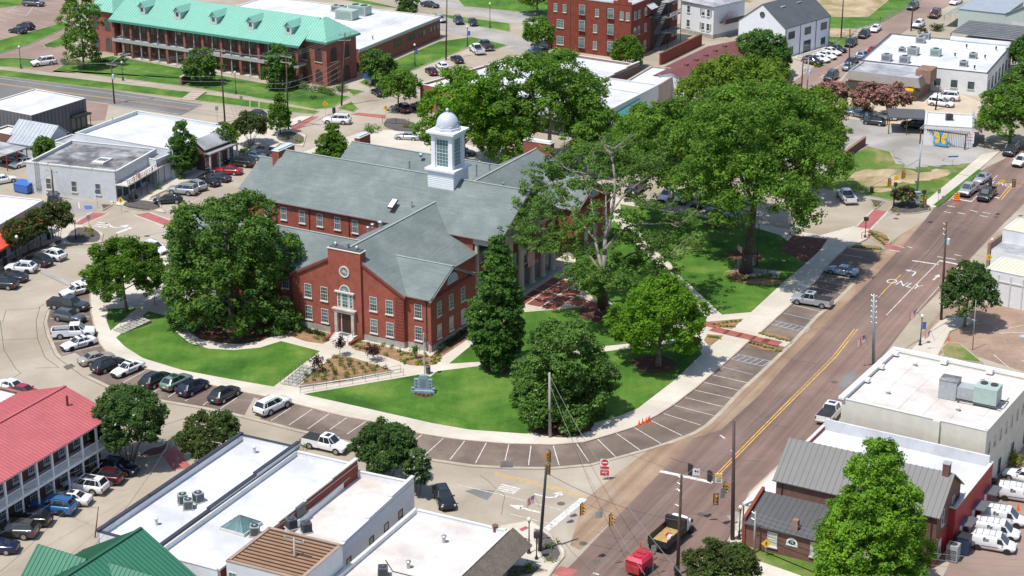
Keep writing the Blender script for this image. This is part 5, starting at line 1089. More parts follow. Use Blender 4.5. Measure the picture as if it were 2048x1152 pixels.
for i in range(n+1):
    x=.4+(L-.8)*i/n; link('brick_pillar' if i%2==0 else 'gallery_post',pm_ if i%2==0 else tm_,r,(x,.25,0))
    if i<n:
        X=x+(L-.8)/n/2; win(r,X,2.8,5.0,1.0,1.8,0,'dgrey',bars=(1,1),sill=None); win(r,X,2.8,.8,1.1,2.2,0,'brick_dark',bars=(1,1),sill=None,arch=True)
        b_=MB(); b_.bar((x,.0,5.05),(x+(L-.8)/n,.0,5.05),.05,.05); b_.build('gallery_rail','iron',r)
for i in range(5):
    x=L*(.10+.195*i)+2.0; y=3.0; z=Hh+.45+3.0*.56*.9
    d=MB().box(x-.8,x+.8,y-.9,y+3,z-.6,z+1.1).extr([(x-.8,z+1.1),(x+.8,z+1.1),(x,z+1.9)],'y',y-.9,y+3).build('dormer',mat('dormer_grey',(.48,.52,.50),.6,.05),r)
    for s in (-1,1): MB().add([(x+s*1.1,y-1.2,z+.85),(x+s*1.1,y+3.6,z+.85),(x,y+3.6,z+1.98),(x,y-1.2,z+1.98),(x+s*1.1,y-1.2,z+.93),(x+s*1.1,y+3.6,z+.93),(x,y+3.6,z+2.06),(x,y-1.2,z+2.06)],[(0,3,2,1),(4,5,6,7),(0,1,5,4),(1,2,6,5),(2,3,7,6),(3,0,4,7)]).build('dormer_roof','teal',d)
    MB().box(x-.36,x+.36,y-.94,y-.9,z+.0,z+.9).build('dormer_window','glass',d)
def hiproof(r,L,W,H,rise,m,ov=.5,rib=None):
    x0,x1,y0,y1=-ov,L+ov,-ov,W+ov; s=min(x1-x0,y1-y0)/2
    if x1-x0>=y1-y0: A=(x0+s,(y0+y1)/2,H+rise); B=(x1-s,(y0+y1)/2,H+rise)
    else: A=((x0+x1)/2,y0+s,H+rise); B=((x0+x1)/2,y1-s,H+rise)
    c=[(x0,y0,H),(x1,y0,H),(x1,y1,H),(x0,y1,H)]
    F_=[(0,1,'B','A'),(1,2,'B'),(2,3,'A','B'),(3,0,'A')] if x1-x0>=y1-y0 else [(0,1,'A'),(1,2,'B','A'),(2,3,'B'),(3,0,'A','B')]
    for f in F_:
        p=[c[f[0]],c[f[1]]]+[A if q=='A' else B for q in f[2:]]; k=len(p)
        o=MB().add(p+[(x,y,z+.12) for x,y,z in p],[tuple(range(k-1,-1,-1)),tuple(range(k,2*k))]+[(i,(i+1)%k,(i+1)%k+k,i+k) for i in range(k)]).build('roof_slope',m,r)
        if rib:
            e0,e1=Vector(p[0]),Vector(p[1]); up=Vector(p[2]) if k==3 else None; ed=(e1-e0).normalized(); ln=(e1-e0).length; nn=int(ln/.7)
            apl=Vector(p[3] if k==4 else p[2]); apr=Vector(p[2]); ta=(apl-e0).dot(ed); tb_=(apr-e0).dot(ed); b=MB()
            for i in range(1,nn):
                t_=ln*i/nn; f_=t_/ta if t_<ta else ((ln-t_)/(ln-tb_) if t_>tb_ else 1.); base=e0+ed*t_; perp=apl-(e0+ed*ta)
                b.bar(base+Vector((0,0,.15)),base+perp*f_+Vector((0,0,.15)),.045,.05)
            b.build('roof_ribs',rib,o,kind='stuff')
TR=mat('teal_rib',(.16,.37,.30),.45,.04)
r,L,W=building('corner_tower','square brick corner pavilion with green pyramid roof and tall arched openings',(590,73),(652,84),(696,64),9.2,None)
MB().box(0,L,0,W,-.3,9.2).build('wall','brick_hotel',r); hiproof(r,L,W,9.2,3.6,'teal',.6,TR); MB().box(-.7,L+.7,-.7,W+.7,8.85,9.2).build('gutter','teal_d',r)
for wh in 'fr':
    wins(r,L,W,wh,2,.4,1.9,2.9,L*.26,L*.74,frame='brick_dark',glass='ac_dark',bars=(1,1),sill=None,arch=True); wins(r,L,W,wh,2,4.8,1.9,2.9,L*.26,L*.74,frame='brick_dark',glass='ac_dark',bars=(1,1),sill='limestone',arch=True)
r,L,W=building('end_tower','brick end pavilion with green hipped roof behind the airy tree',(176,17),(226,25),(262,8),9.0,None)
MB().box(0,L,0,W,-.3,9.0).build('wall','brick_hotel',r); hiproof(r,L,W,9.0,3.4,'teal',.6,TR)
for wh in 'fr': wins(r,L,W,wh,2,.4,1.6,2.9,L*.26,L*.74,frame='brick_dark',bars=(1,1),sill=None,arch=True); wins(r,L,W,wh,2,4.8,1.6,2.9,L*.26,L*.74,frame='brick_dark',bars=(1,1),sill=None,arch=True)
r,L,W=flat('brick_annex','long low brick annex with broad white flat roof and grey fascia behind the hotel',(718,99),(880,33),(585,-25),4.7,'brick_hotel','roof_white',par=.12,fascia=mat('grey_fascia',(.42,.44,.44),.6,.05))
for s in (.45,.5,.62,.67,.76,.81,.9,.945,.99): win(r,L*s-.6,0,2.0,1.2,1.3,0,'dgrey',bars=(0,0),sill=None)
c1=ac_box('large green air handler on the annex roof nearest the pyramid roof',694,37,4.7,4.6,2.6,2.0,yw,'ac_green',0); ac_box('green air handler behind another on the annex roof',720,28,4.7,4.6,2.6,2.0,yw,'ac_green',2); ac_box('low grey air handler left of the green pair on the annex roof',678,22,4.7,3.2,1.8,1.2,yw,'ac',2)
# --- left block ---
r,L,W=flat('grey_warehouse','dark grey metal warehouse with a white flat roof at the left edge',(-40,211),(63,231),(151,193),5.9,'metal_wall','roof_white',par=.15)
rb=MB().box(-.04,.04,-.05,.0,0,5.7).mesh('cladding_rib','dgrey')
for i in range(int(W/.9)): link('cladding_rib',rb,r,(L+.0,.9*i+.4,0),math.pi/2)
for i in range(int(L/.9)): link('cladding_rib',rb,r,(.9*i+.4,0,0),0)
MB().box(L,L+1.5,W*.68,W*.98,3.2,3.5).build('entrance_canopy','black',r); MB().box(L+.0,L+.06,W*.7,W*.97,.1,3.1).build('shop_front','glass',r)
for k in range(4): MB().box(L+1.3,L+1.4,W*(.7+.085*k),W*(.7+.085*k)+.1,0,3.2).build('canopy_post','black',r)
r,L,W=flat('white_roof_store','long white roofed store with raised end parapets behind the conical tree',(150,266),(345,300),(430,247),5.2,'siding','roof_white',par=.7)
MB().box(L-.02,L+.04,2,W-2,.6,3.2).build('end_window','glass',r)
r,L,W=flat('low_grey_roof_store','low store with dusty grey roof between the tar roof and the long white one',(102,284),(312,320),(330,300),4.4,'siding','roof_grey',par=.25)
r,L,W=gable_house('metal_gable_shed','pale metal roofed gable shed beside the dark grey warehouse',(25,264),(98,277),(121,262),4.4,1.7,'siding','silverroof',mat('silver_rib',(.36,.39,.42),.4,.05),'x',.8)
r,L,W=gable_house('small_blue_shed','small pale blue shed with one small window in front of the gable shed',(19,283),(63,290),(80,278),3.3,1.0,'siding','silverroof',mat('silver_rib',(.36,.39,.42),.4,.05),'x',.8); win(r,L*.5,0,1.8,.8,.7,0,'dgrey',bars=(0,0),sill=None)
r,L,W=flat('brick_utility_room','low brick room with cluttered pale roof at far left',(-20,262),(22,270),(30,253),3.6,'brick_brown','roof_cream',par=.3)
t,L,W=building('open_carport','open sided carport with flat grey roof on posts at the left edge',(-50,297),(12,311),(54,297),2.9,None); MB().box(0,L,0,W,2.9,3.1).build('roof','roof_grey',t)
for x in (.1,L-.2):
    for y in (.1,W/2,W-.2): MB().box(x,x+.12,y,y+.12,0,2.9).build('post','red_paint',t)
r,L,W=flat('white_brick_corner_store','white painted brick corner store with streaked tar roof and iron balcony canopy',(52,326),(229,345),(333,300),5.15,'paint_brick','roof_old','white_trim',par=.55)
steps_par(r,L,W,5.15,'f',4,-.0,'paint_brick','white_trim')
for s in (.24,.53,.8): win(r,L*s,0,1.0,1.0,1.9,0,'white_trim',bars=(0,1),glass='dgrey')
MB().box(L,L+2.4,-.1,W+.1,2.95,3.12).build('balcony_deck','roof_cream',r)
b=MB(); b.bar((L+2.4,-.1,3.95),(L+2.4,W+.1,3.95),.05,.05); b.bar((L+2.4,-.1,3.55),(L+2.4,W+.1,3.55),.03,.03); b.bar((L,-.1,3.95),(L+2.4,-.1,3.95),.05,.05)
for k in range(int(W/.28)): b.bar((L+2.4,k*.28,3.12),(L+2.4,k*.28+(.28 if k%2 else -.28)*.5,3.95),.035,.035)
b.build('iron_balustrade','iron',r)
for k in range(8): y=W*k/7; MB().cyl(L+2.35,y,0,4.05,.05).build('iron_post','iron',r); 
for k in range(7):
    y=W*(k+.5)/7; win(r,L,y,.3 if k%2 else .7,1.5,2.3 if k%2 else 1.8,math.pi/2,'dgrey',bars=(1,0),sill=None)
MB().box(L*.58,L*.58+2.2,W*.32,W*.32+3.2,4.55,4.95).build('skylight_curb','white_trim',r); [MB().box(L*.58+.3+.45*k,L*.58+.6+.45*k,W*.32+1.2,W*.32+2.4,4.95,5.0).build('skylight_pane','glass',r) for k in range(4)]
for k in range(3): MB().tube((L*.10+.35*k,-.12,.2),(L*.10+.35*k,-.12,6.2-.2*k),.04).build('service_mast','galv',r); MB().box(L*.10+.35*k-.12,L*.10+.35*k+.12,-.2,-.0,1.0,1.6).build('meter_box','ac',r)
r,L,W=flat('red_awning_store','store with white ribbed roof and a bright red awning at the left edge',(-70,489),(87,400),(15,379),5.6,'siding','roof_white',par=.15)
for k in range(int(L/2.2)):
    MB().add([(k*2.2+.02,-.02,4.7),(k*2.2+2.18,-.02,4.7),(k*2.2+2.18,-2.6,3.4),(k*2.2+.02,-2.6,3.4),(k*2.2+.02,-.02,4.6),(k*2.2+2.18,-.02,4.6),(k*2.2+2.18,-2.6,3.05),(k*2.2+.02,-2.6,3.05)],[(0,3,2,1),(4,5,6,7),(2,3,7,6),(0,4,7,3),(1,2,6,5)]).build('awning_panel','red_awn',r)
for k in range(6): MB().box(L*(.1+.16*k),L*(.1+.16*k)+.12,-2.4,-2.3,0,3.3).build('awning_post','black',r)
wins(r,L,W,'f',6,.4,2.4,2.4,frame='dgrey',bars=(1,0),sill=None)
r,L,W=gable_house('porch_shop','small shop with grey gable roof and white porch columns by the young tree',(373,291),(409,298),(438,272),4.1,1.3,'brick_brown','roof_grey',None,'y')
for k in range(4): MB().box(L+.9,L+1.15,W*k/3.1,W*k/3.1+.25,0,3.2).build('porch_column','white_trim',r)
MB().box(L,L+1.3,-.2,W+.2,3.2,3.45).build('porch_roof','roof_grey',r); wins(r,L,W,'r',3,.6,1.2,1.8,frame='white_trim',bars=(1,1))
# --- gallery building, faded red roof ---
Hg=6.6; a=P(-60,999,Hg); b=P(224,830,Hg); yw=yaw_of(a,b); L=math.hypot(b[0]-a[0],b[1]-a[1]); W=13.6
r=thing('gallery_building','two storey brick building with faded red metal roof and white double gallery','building',(a[0],a[1],0),yw)
MB().box(0,L,2.1,W,-.3,Hg).extr([(2.1,Hg),(W,Hg),(W/2+1,Hg+1.7)],'x',.1,L-.1).build('wall','brick_brown',r)
seam_roof(r,0,L,0,W,Hg,Hg+2.1,'pinkred','pinkrib','x',.5,.3,th=.1); MB().bar((-.3,W/2,Hg+2.26),(L+.3,W/2,Hg+2.26),.4,.08).build('ridge_cap','pinkrib',r)
GW='white_wood'; MB().box(0,L,0,2.1,3.1,3.45).build('gallery_floor',GW,r); MB().box(0,L,-.05,2.1,-.1,.12).build('walk_slab','limestone',r); MB().box(0,L,-.02,.14,Hg-.35,Hg-.02).build('gallery_beam',GW,r)
cm_=MB().lathe(0,0,[(.2,0),(.2,.35),(.13,.5),(.12,2.9),(.19,3.05),(.19,3.1)],10).mesh('gallery_column',GW); um=MB().box(-.11,.11,-.11,.11,3.45,Hg-.3).mesh('gallery_post',GW); bm2=MB().box(-.02,.02,-.02,.02,3.55,4.4).mesh('baluster',GW)
n=9
for i in range(n+1):
    x=.3+(L-.6)*i/n; link('gallery_column',cm_,r,(x,.2,0)); link('gallery_post',um,r,(x,.15,0))
    if i<n:
        sp=(L-.6)/n; MB().box(x+.12,x+sp-.12,.11,.19,4.38,4.46).build('gallery_rail',GW,r); MB().box(x+.12,x+sp-.12,.11,.19,3.53,3.58).build('gallery_rail',GW,r)
        for k in range(14): link('baluster',bm2,r,(x+.25+k*(sp-.5)/13,.15,0))
        win(r,x+sp*.5,2.1,4.0,1.0,1.7,0,GW,bars=(2,3)); win(r,x+sp*.5,2.1,.6,1.2,2.1 if i==0 else 1.3,0,GW,bars=(2,3))
MB().cyl(L-2.6,4.2,Hg,Hg+2.6,.14).build('flue',mat('rust_flue',(.12,.03,.02),.8,.1),r)
r,L,W=flat('white_roof_behind_gallery','flat white roof with brick coping behind the faded red roof',(-70,878),(84,794),(-20,760),5.6,'brick_brown','roof_white','brick_tan',par=.35)
# --- bottom row ---
r,L,W=flat('white_roof_shop_dark_cap','bright white flat roof with dark stepped parapet caps beside the parking lane',(320,1096),(599,894.5),(487,864),5.6,'stucco_w','roof_white','darkcap',par=.75)
steps_par(r,L,W,5.6,'f',3,-.22,'stucco_w','darkcap'); steps_par(r,L,W,5.6,'b',3,-.0,'stucco_w','darkcap')
r2,L,W=flat('white_roof_shop_brick_side','bright white flat roof shop with a stepped red brick side wall',(440,1142),(715,929),(599,895),5.55,'stucco_w','roof_white','white_trim',par=.6); steps_par(r2,L,W,5.55,'f',5,-.12,'brick_dark','white_trim'); MB().box(.0,L-.003,-.06,-.006,-.2,5.5).build('brick_side','brick_dark',r2)
MB().box(L*.52,L*.52+1.6,-.3,.02,3,6.1).build('brick_chimney','dgrey',r2)
r,L,W=flat('pale_walled_shop','white roofed shop with pale side wall, stepped coping and four narrow windows',(640,1134),(828,964),(716,936),4.75,'stucco_w','roof_cream','white_trim',par=.8); steps_par(r,L,W,4.75,'f',4,-.16,'stucco_w','white_trim')
for s in (.28,.52,.68,.84): win(r,L*s,0,1.2,1.0,1.7,0,'brick_dark',bars=(0,1),sill='limestone')
r,L,W=flat('tan_roof_store','grey sided store with tan roof crossed by dark battens at the bottom',(452,1122),(602,1160),(681,1089),7.2,'siding','roof_tan','brick_tan',par=.1)
for k in range(12): MB().box(.4,L-.4,W*(k+.6)/12.4,W*(k+.6)/12.4+.12,7.15,7.24).build('roof_batten',mat('dark_batten',(.05,.03,.02),.8,.1),r)
wins(r,L,W,'f',3,4.6,.9,1.5,frame='white_trim',bars=(1,1))
r,L,W=flat('mansard_shop','large dusty white roof shop with brown shingle mansard on its street side',(820,1250),(1018,1061),(847,1002),4.6,'stucco_w','roof_cream','white_trim',par=.5)
MB().add([(-.5,-.02,4.55),(L+.9,-.02,4.55),(L+.9,-2.3,3.0),(-.5,-2.3,3.0),(-.5,-.02,4.3),(L+.9,-.02,4.3),(L+.9,-2.2,2.8),(-.5,-2.2,2.8)],[(0,3,2,1),(4,5,6,7),(2,3,7,6),(0,4,7,3),(1,2,6,5)]).build('mansard','shingle_brown',r)
MB().add([(L+.02,0,4.5),(L+.02,W*.45,4.5),(L+1.4,W*.35,3.2),(L+1.4,-2.,3.2)],[(0,3,2,1)]).build('mansard_return','shingle_brown',r)
wins(r,L,W,'f',5,1.2,.8,1.4,frame='dgrey',bars=(0,0),sill=None)
MB().path([(L*.32,W*.25,4.2),(L*.42,W*.3,4.2),(L*.42,W*.62,4.2),(L*.5,W*.78,4.2)],.05,5).build('roof_cable','plastic',r)
# --- green roof house ---
Hg=5.2; ap=P(279,1060,9.4); yw=RY+math.pi/2-.0; hw=7.4; c=Vector((ap[0],ap[1],0)); dx_=Vector((math.cos(yw),math.sin(yw),0)); dy_=Vector((-dx_.y,dx_.x,0)); Lg=30.
o_=c-dx_*Lg-dy_*hw; r=thing('green_roof_house','green metal roofed building with three gabled dormers at the bottom left',"building",tuple(o_),yw)
MB().box(0,Lg,0,2*hw,-.3,Hg).extr([(0,Hg),(2*hw,Hg),(hw,9.38)],'x',.1,Lg-.1).build('wall','siding',r); seam_roof(r,0,Lg,0,2*hw,Hg,9.4,'green_roof','green_rib','x',.5,.4,th=.1); MB().bar((-.3,hw,9.56),(Lg+.3,hw,9.56),.35,.08).build('ridge_cap','green_rib',r)
def dormer(x,side_,w2=2.0,out=5.6,zb=6.0,zr=8.9):
    y0=2*hw-1.0 if side_>0 else 1.0; ys=[y0,hw+side_*1.2]; y0,y1=min(ys),max(ys)
    d=MB().box(x-w2,x+w2,y0,y1,zb-.7,zb+1.2).extr([(x-w2,zb+1.2),(x+w2,zb+1.2),(x,zr-.05)],'y',y0,y1).build('dormer','siding',r)
    ya,yb=(y0,y1+1.0) if side_>0 else (y0-1.0,y1)
    for s in (-1,1):
        xe=x+s*(w2+.6); ze=zb+1.2-.6*(zr-zb-1.2)/w2
        q=MB().add([(xe,ya,ze),(xe,yb,ze),(x,yb,zr),(x,ya,zr),(xe,ya,ze+.1),(xe,yb,ze+.1),(x,yb,zr+.1),(x,ya,zr+.1)],[(0,3,2,1),(4,5,6,7),(0,1,5,4),(1,2,6,5),(2,3,7,6),(3,0,4,7)]).build('dormer_roof','green_roof',d)
        b=MB()
        for k in range(int((yb-ya)/.5)+1): b.bar((xe,ya+.5*k,ze+.13),(x,ya+.5*k,zr+.13),.04,.06)
        b.build('dormer_ribs','green_rib',q,kind='stuff') if 0 else b.build('dormer_rib','green_rib',d,kind='stuff')
    yf=y0 if side_<0 else y1; win(r,x,yf,zb-.1,1.3,1.2,0 if side_<0 else math.pi,'white_trim',bars=(2,1),sill=None)
for x in (Lg-6.5,Lg-13.5,Lg-20.5): dormer(x,1)
for x in (Lg-6.0,Lg-14.): dormer(x,-1)
# --- right side ---
Y=.0
r,L,W=flat('cream_two_storey_store','tall cream block with dusty panelled roof beside the highway',(1684,797),(1974,863),(1781,698),8.2,'stucco','roof_cream','white_trim',par=.35)
pan=MB().box(-1.,1.,-2.2,2.2,7.84,7.9)
for i in range(int(L/3.0)):
    for j in range(int(W/3.9)):
        x=1.9+3.0*i; y=2.4+3.9*j
        if x<L-1.6 and y<W-2.1: MB().box(x-1.48,x+1.48,y-1.93,y+1.93,7.88,7.925+.006*((i*7+j*3)%4)).build('roof_panel','roof_cream',r)
MB().box(L*.64,L*.69,-.35,0,2,8.2).build('wall_buttress','stucco',r); MB().box(-.35,.35,-.3,W+.3,8.2,8.5).build('white_parapet','bluegrey' if 0 else 'stucco_w',r); MB().box(.3,L+.3,W-.35,W+.35,8.2,8.5).build('white_parapet','stucco_w',r)
for y in (W*.35,W*.62,W*.9): MB().box(.3,.9,y,y+.6,8.2,8.6).build('parapet_block','stucco_w',r)
for x in (L*.35,L*.68): MB().box(x,x+.8,W-1.,W-.3,8.1,8.6).build('parapet_block','stucco_w',r)
wins(r,L,W,'r',8,4.9,.7,1.5,frame='white_trim',bars=(0,1),sill=None); wins(r,L,W,'r',4,.4,.9,2.0,frame='dgrey',bars=(0,0),sill=None)
r,L,W=flat('white_roof_red_side_shop','bright white roof shop with deep red rear wall next to the cream block',(1560,933),(1912,1018),(1984,924),5.1,'red_paint','roof_white','white_trim',par=.5)
for y in (W*.12,W*.45,W*.78): 
    MB().box(L,L+1.4,y,y+2.4,2.5,2.62).build('door_awning','metal_wall',r); MB().box(L+.0,L+.05,y+.4,y+1.4,.1,2.1).build('rear_door','white_wood',r)
MB().box(.3,L-.3,W-.6,W-.35,4.6,6.0).build('parapet_flashing','roof_white',r)
t,L,W=building('street_canopy','flat white canopy over the pavement beside the highway',(1484,1010),(1528,1022),(1636,855),3.3,None); MB().box(0,L,0,W,3.3,3.55).build('canopy_roof','roof_white',t)
for k in range(7): MB().box(.1,.2,W*k/6.2+.1,W*k/6.2+.2,0,3.3).build('canopy_post','black',t)
Hb=6.2; r,L,W=building('brick_gable_house','brown brick house with grey standing seam roof behind the big bright tree',(1553,957),(1875,1031),(1912,990),Hb,None); W=8.4
MB().box(0,L,0,W,-.3,Hb).extr([(0,Hb),(W,Hb),(W/2,Hb+2.9)],'x',0,L).build('wall','brick_brown',r); seam_roof(r,0,L,0,W,Hb,Hb+2.95,'greyroof','greyrib','x',.62,.35)
MB().box(L+.0,L+.03,0,W,0,3.2).build('painted_band','red_paint',r); [win(r,L+.03,y,4.2,.8,1.8,math.pi/2,'white_trim',bars=(0,1)) for y in (2.0,5.6)]; win(r,L+.05,1.6,.8,.9,1.9,math.pi/2,'white_trim',bars=(0,1))
for x in (L*.62,L*.95): c=MB().box(x,x+.7,W/2-.5,W/2+.3,Hb+1.8,Hb+4.1).build('chimney','brick_brown',r); MB().box(x-.06,x+.76,W/2-.56,W/2+.36,Hb+4.1,Hb+4.2).build('chimney_cap','roof_grey',c)
for x in (.7,L-.5): MB().cyl(x,-.1,.2,Hb-.1,.06).build('downpipe','iron',r)
# lean-to on its near side
lx0=-1.2
MB().box(lx0,lx0+9.5,-5.2,0,-.3,2.95).build('lean_to_wall','brick_brown',r)
o=MB().add([(lx0-.2,-5.5,2.9),(lx0+9.7,-5.5,2.9),(lx0+9.7,-.02,4.3),(lx0-.2,-.02,4.3),(lx0-.2,-5.5,3.02),(lx0+9.7,-5.5,3.02),(lx0+9.7,-.02,4.42),(lx0-.2,-.02,4.42)],[(0,3,2,1),(4,5,6,7),(0,1,5,4),(1,2,6,5),(2,3,7,6),(3,0,4,7)]).build('lean_to_roof','greyroof',r)
me=MB().bar((0,-5.5,3.05),(0,-.02,4.45),.05,.07).mesh('seam_rib','greyrib'); [link('seam_rib',me,o,(lx0+.62*k,0,0)) for k in range(16)]
MB().box(lx0-.4,lx0-.05,-5.3,.0,-.1,3.6).add([(lx0-.4,-5.3,3.6),(lx0-.05,-5.3,3.6),(lx0-.05,0,4.9),(lx0-.4,0,4.9),(lx0-.4,0,3.6),(lx0-.05,0,3.6)],[(0,1,2,3),(1,5,2),(0,3,4)]).build('stepped_side_parapet','brick_dark',r)
c=MB().box(lx0+5.0,lx0+5.6,-4.9,-4.3,2.9,4.4).build('small_chimney','brick_tan',r)
win(r,lx0+3.0,-5.2,.9,1.1,1.7,0,'white_trim',bars=(0,1),glass='blind'); win(r,lx0+7.8,-5.2,.9,1.1,1.7,0,'white_trim',bars=(0,1),glass='blind')
b=MB().add([(lx0+5.2+.65*math.cos(a_),-5.24,1.75+.75*math.sin(a_)) for a_ in [math.pi*k/10 for k in range(11)]]+[(lx0+4.55,-5.24,1.5),(lx0+5.85,-5.24,1.5)],[tuple(list(range(11))+[11,12])]); b.build('house_number_sign','white_wood',r); MB().add([(lx0+5.2+.42*math.cos(a_),-5.25,1.95+.27*math.sin(a_)) for a_ in [6.283*k/14 for k in range(14)]],[tuple(range(14))]).build('sign_oval','plastic',r)
text('12',.38,'signw',r,(lx0+5.2,-5.262,1.95),(math.pi/2,0,0),bold=True)
# right edge low white buildings
r,L,W=flat('white_annex_metal_roof','white panelled building with cream metal roof at the right edge',(1972,538),(2095,563),(2006,514),5.0,'stucco_w','cream_metal','white_trim',par=.06)
for k in range(16): MB().box(L*(k+.5)/16,L*(k+.5)/16+.06,0.2,W,5.0,5.06).build('seam_rib','white_trim',r)
for k in range(5): MB().box(L*k/5+.1,L*k/5+.25,-.12,0,0,4.6).build('wall_pier','white_trim',r)
MB().box(0,L,-.1,0,3.5,3.7).build('wall_band','white_trim',r)
r,L,W=flat('white_rear_building','white panelled building with pale roof farther back at the right edge',(2006,458),(2110,478),(2040,437),5.0,'stucco_w','cream_metal','white_trim',par=.06)
MB().box(0,L,-4.2,0,-.1,2.9).build('side_wing','stucco_w',r); MB().box(-.1,L,-4.1,-.2,2.9,2.98).build('wing_roof','roof_grey',r); MB().box(-.5,-.1,-4.5,.3,0,4.0).build('end_wall','brick_tan',r)
# --- top centre ---
ORB=brick('orange_brick',(.34,.10,.055),(.28,.08,.045),(.3,.15,.1))
r,L,W=flat('orange_brick_shop','long orange brick shop with white roof behind the leafy trees',(840,168),(1030,210),(1000,106),5.0,ORB,'roof_white','white_trim',par=.45); wins(r,L,W,'f',7,.5,2.2,2.4,frame='dgrey',bars=(1,0),sill=None)
MB().box(.5,L-.5,-.06,0,3.6,3.9).build('brick_band','brick_tan',r)
r,L,W=flat('white_front_shops','white fronted shops half hidden by the tall trees behind the courthouse',(1032,200),(1208,226),(1175,150),5.2,'stucco_w','roof_white','white_trim',par=.5); wins(r,L,W,'f',8,.5,1.8,2.3,frame='dgrey',bars=(1,0),sill=None)
MB().box(0,L,-2.4,-.0,3.0,3.15).build('front_canopy','greyroof',r)
r,L,W=flat('brown_side_shop','white roofed shop with faded brown brick side between trees and tan building',(1203,161),(1279,129),(1120,122),5.4,'brick_tan','roof_white','white_trim',par=.5); steps_par(r,L,W,5.4,'f',3,-.2,'brick_tan','white_trim')
r,L,W=flat('teal_awning_shop','white shop with sloping teal metal awning by the iron fence',(1222,216),(1288,187),(1165,174),5.0,'stucco_w','roof_white','white_trim',par=.4)
TA=mat('teal_awning',(.045,.20,.18),.5,.08)
MB().add([(.3,-.02,4.5),(L*.85,-.02,4.5),(L*.85,-3.2,3.1),(.3,-3.2,3.1),(.3,-.02,4.4),(L*.85,-.02,4.4),(L*.85,-3.2,3.),(.3,-3.2,3.)],[(0,3,2,1),(4,5,6,7),(2,3,7,6),(0,4,7,3),(1,2,6,5)]).build('teal_awning',TA,r); [MB().cyl(x,-3,0,3.1,.06).build('awning_post','white_trim',r) for x in (1,L*.42,L*.8)]
wins(r,L,W,'f',4,1.2,1.,1.3,frame='brick_brown',bars=(0,0),sill=None)
r,L,W=flat('tan_flat_building','small tan building with bright white roof beside the yellow green tree',(1250,163),(1317,171),(1380,141),4.6,'stucco_t','roof_white','stucco_t',par=.3); win(r,L*.24,0,1.6,.9,1.2,0,'dgrey',bars=(0,0),sill=None); MB().box(-.06,L+.06,-.06,0,3.7,3.9).build('cornice','white_trim',r)
# apartment house
r,L,W=flat('brick_apartment_house','three storey red brick apartment house with outside stairs and small balconies',(1095,-9),(1263,12),(1368,-24),11.6,'brick_dark','roof_grey','brick_brown',par=.8)
for z in (1.2,4.9,8.4):
    for s,w_,h in ((.10,.8,1.7),(.21,.8,1.7),(.42,1.4,2.1),(.60,.8,1.6),(.76,1.4,2.1),(.89,.8,1.7),(.96,.8,1.7)) if z>8 else ((.16,1.7,1.8),(.42,1.4,2.2),(.58,.9,1.7),(.76,1.4,2.2)): win(r,L*s,0,z,w_,h,0,'white_trim',bars=(1,2),glass='glass_t',sill='limestone')
    for s in (.08,.16,.3): win(r,L,W*s,z,1.0,1.7,math.pi/2,'white_trim',bars=(1,2),sill='limestone')
    for s in (.9,.97): win(r,L,W*s,z,1.0,1.8,math.pi/2,'white_trim',bars=(1,2),sill='limestone')
    for s in (.42,.76):
        b=MB(); b.bar((L*s-.8,-.4,z+.8),(L*s+.8,-.4,z+.8),.04,.04); b.bar((L*s-.8,-.4,z-.05),(L*s+.8,-.4,z-.05),.04,.04); [b.bar((L*s-.8+.2*k,-.4,z-.05),(L*s-.8+.2*k,-.4,z+.8),.025,.025) for k in range(9)]; b.box(L*s-.8,L*s+.8,-.4,0,z-.12,z-.06); b.build('balconet','iron',r)
for s in (.27,.70): MB().box(L*s,L*s+.18,-.12,0,0,11.).build('downpipe','brick_brown',r)
MB().box(L*.79,L*.995,-.05,.35,11.6,12.3).build('gable_parapet','brick_dark',r); MB().box(L*.84,L*.95,-.05,.35,12.3,12.8).build('gable_parapet','brick_dark',r)
MB().box(L-.1,L+.08,W*.42,W*.84,.2,11.5).build('painted_recess_shade',mat('recess_shadow_paint',(.045,.03,.03),.8,.1),r)  # flat dark panel on the wall; its colour stands in for recess shade
for z in (3.2,6.6,10.0):
    MB().box(L,L+2.2,W*.60,W*.88,z,z+.12).build('stair_landing',mat('grey_decking',(.30,.31,.30),.8,.1),r)
    b=MB(); b.bar((L+2.2,W*.6,z+1.1),(L+2.2,W*.88,z+1.1),.06,.06); [b.bar((L+2.2,W*.6+.3*k,z),(L+2.2,W*.6+.3*k,z+1.1),.03,.03) for k in range(int(W*.28/.3))]; b.build('landing_rail','iron',r)
    b=MB()
    for k in range(11): b.box(L+.5,L+1.6,W*.60-.34*k-.3,W*.60-.34*k,z-.27*k-.05,z-.27*k+.02)
    b.build('stair_flight',mat('grey_decking',(.30,.31,.30),.8,.1),r); 
    for y in (W*.6,W*.88): MB().cyl(L+2.15,y,0,z,.07).build('stair_post','iron',r)
MB().box(L+2.26,L+2.3,W*.62,W*.80,6.8,7.6).build('banner','signw',r); text('FOR RENT',.62,'red',r,(L+2.31,W*.71,7.2),(math.pi/2,0,math.pi/2),bold=True)
MB().add([(L,W*.30,10.6),(L,W*.45,10.6),(L+1.4,W*.45,9.7),(L+1.4,W*.30,9.7)],[(0,1,2,3),(3,2,1,0)]).build('awning','white_wood',r); MB().box(L,L+1.1,W*.31,W*.44,7.9,8.).build('balcony','iron',r)
r,L,W=building('white_clapboard_house','white two storey house with grey hip roof and outside stair',(1364,1),(1428,14),(1466,-5),7.2,None); MB().box(0,L,0,W,-.3,7.2).build('wall','white_wood',r); hiproof(r,L,W,7.2,2.0,'roof_grey',.4); MB().box(-.03,L+.03,-.03,W+.03,-.3,.9).build('plinth','stone_base',r)
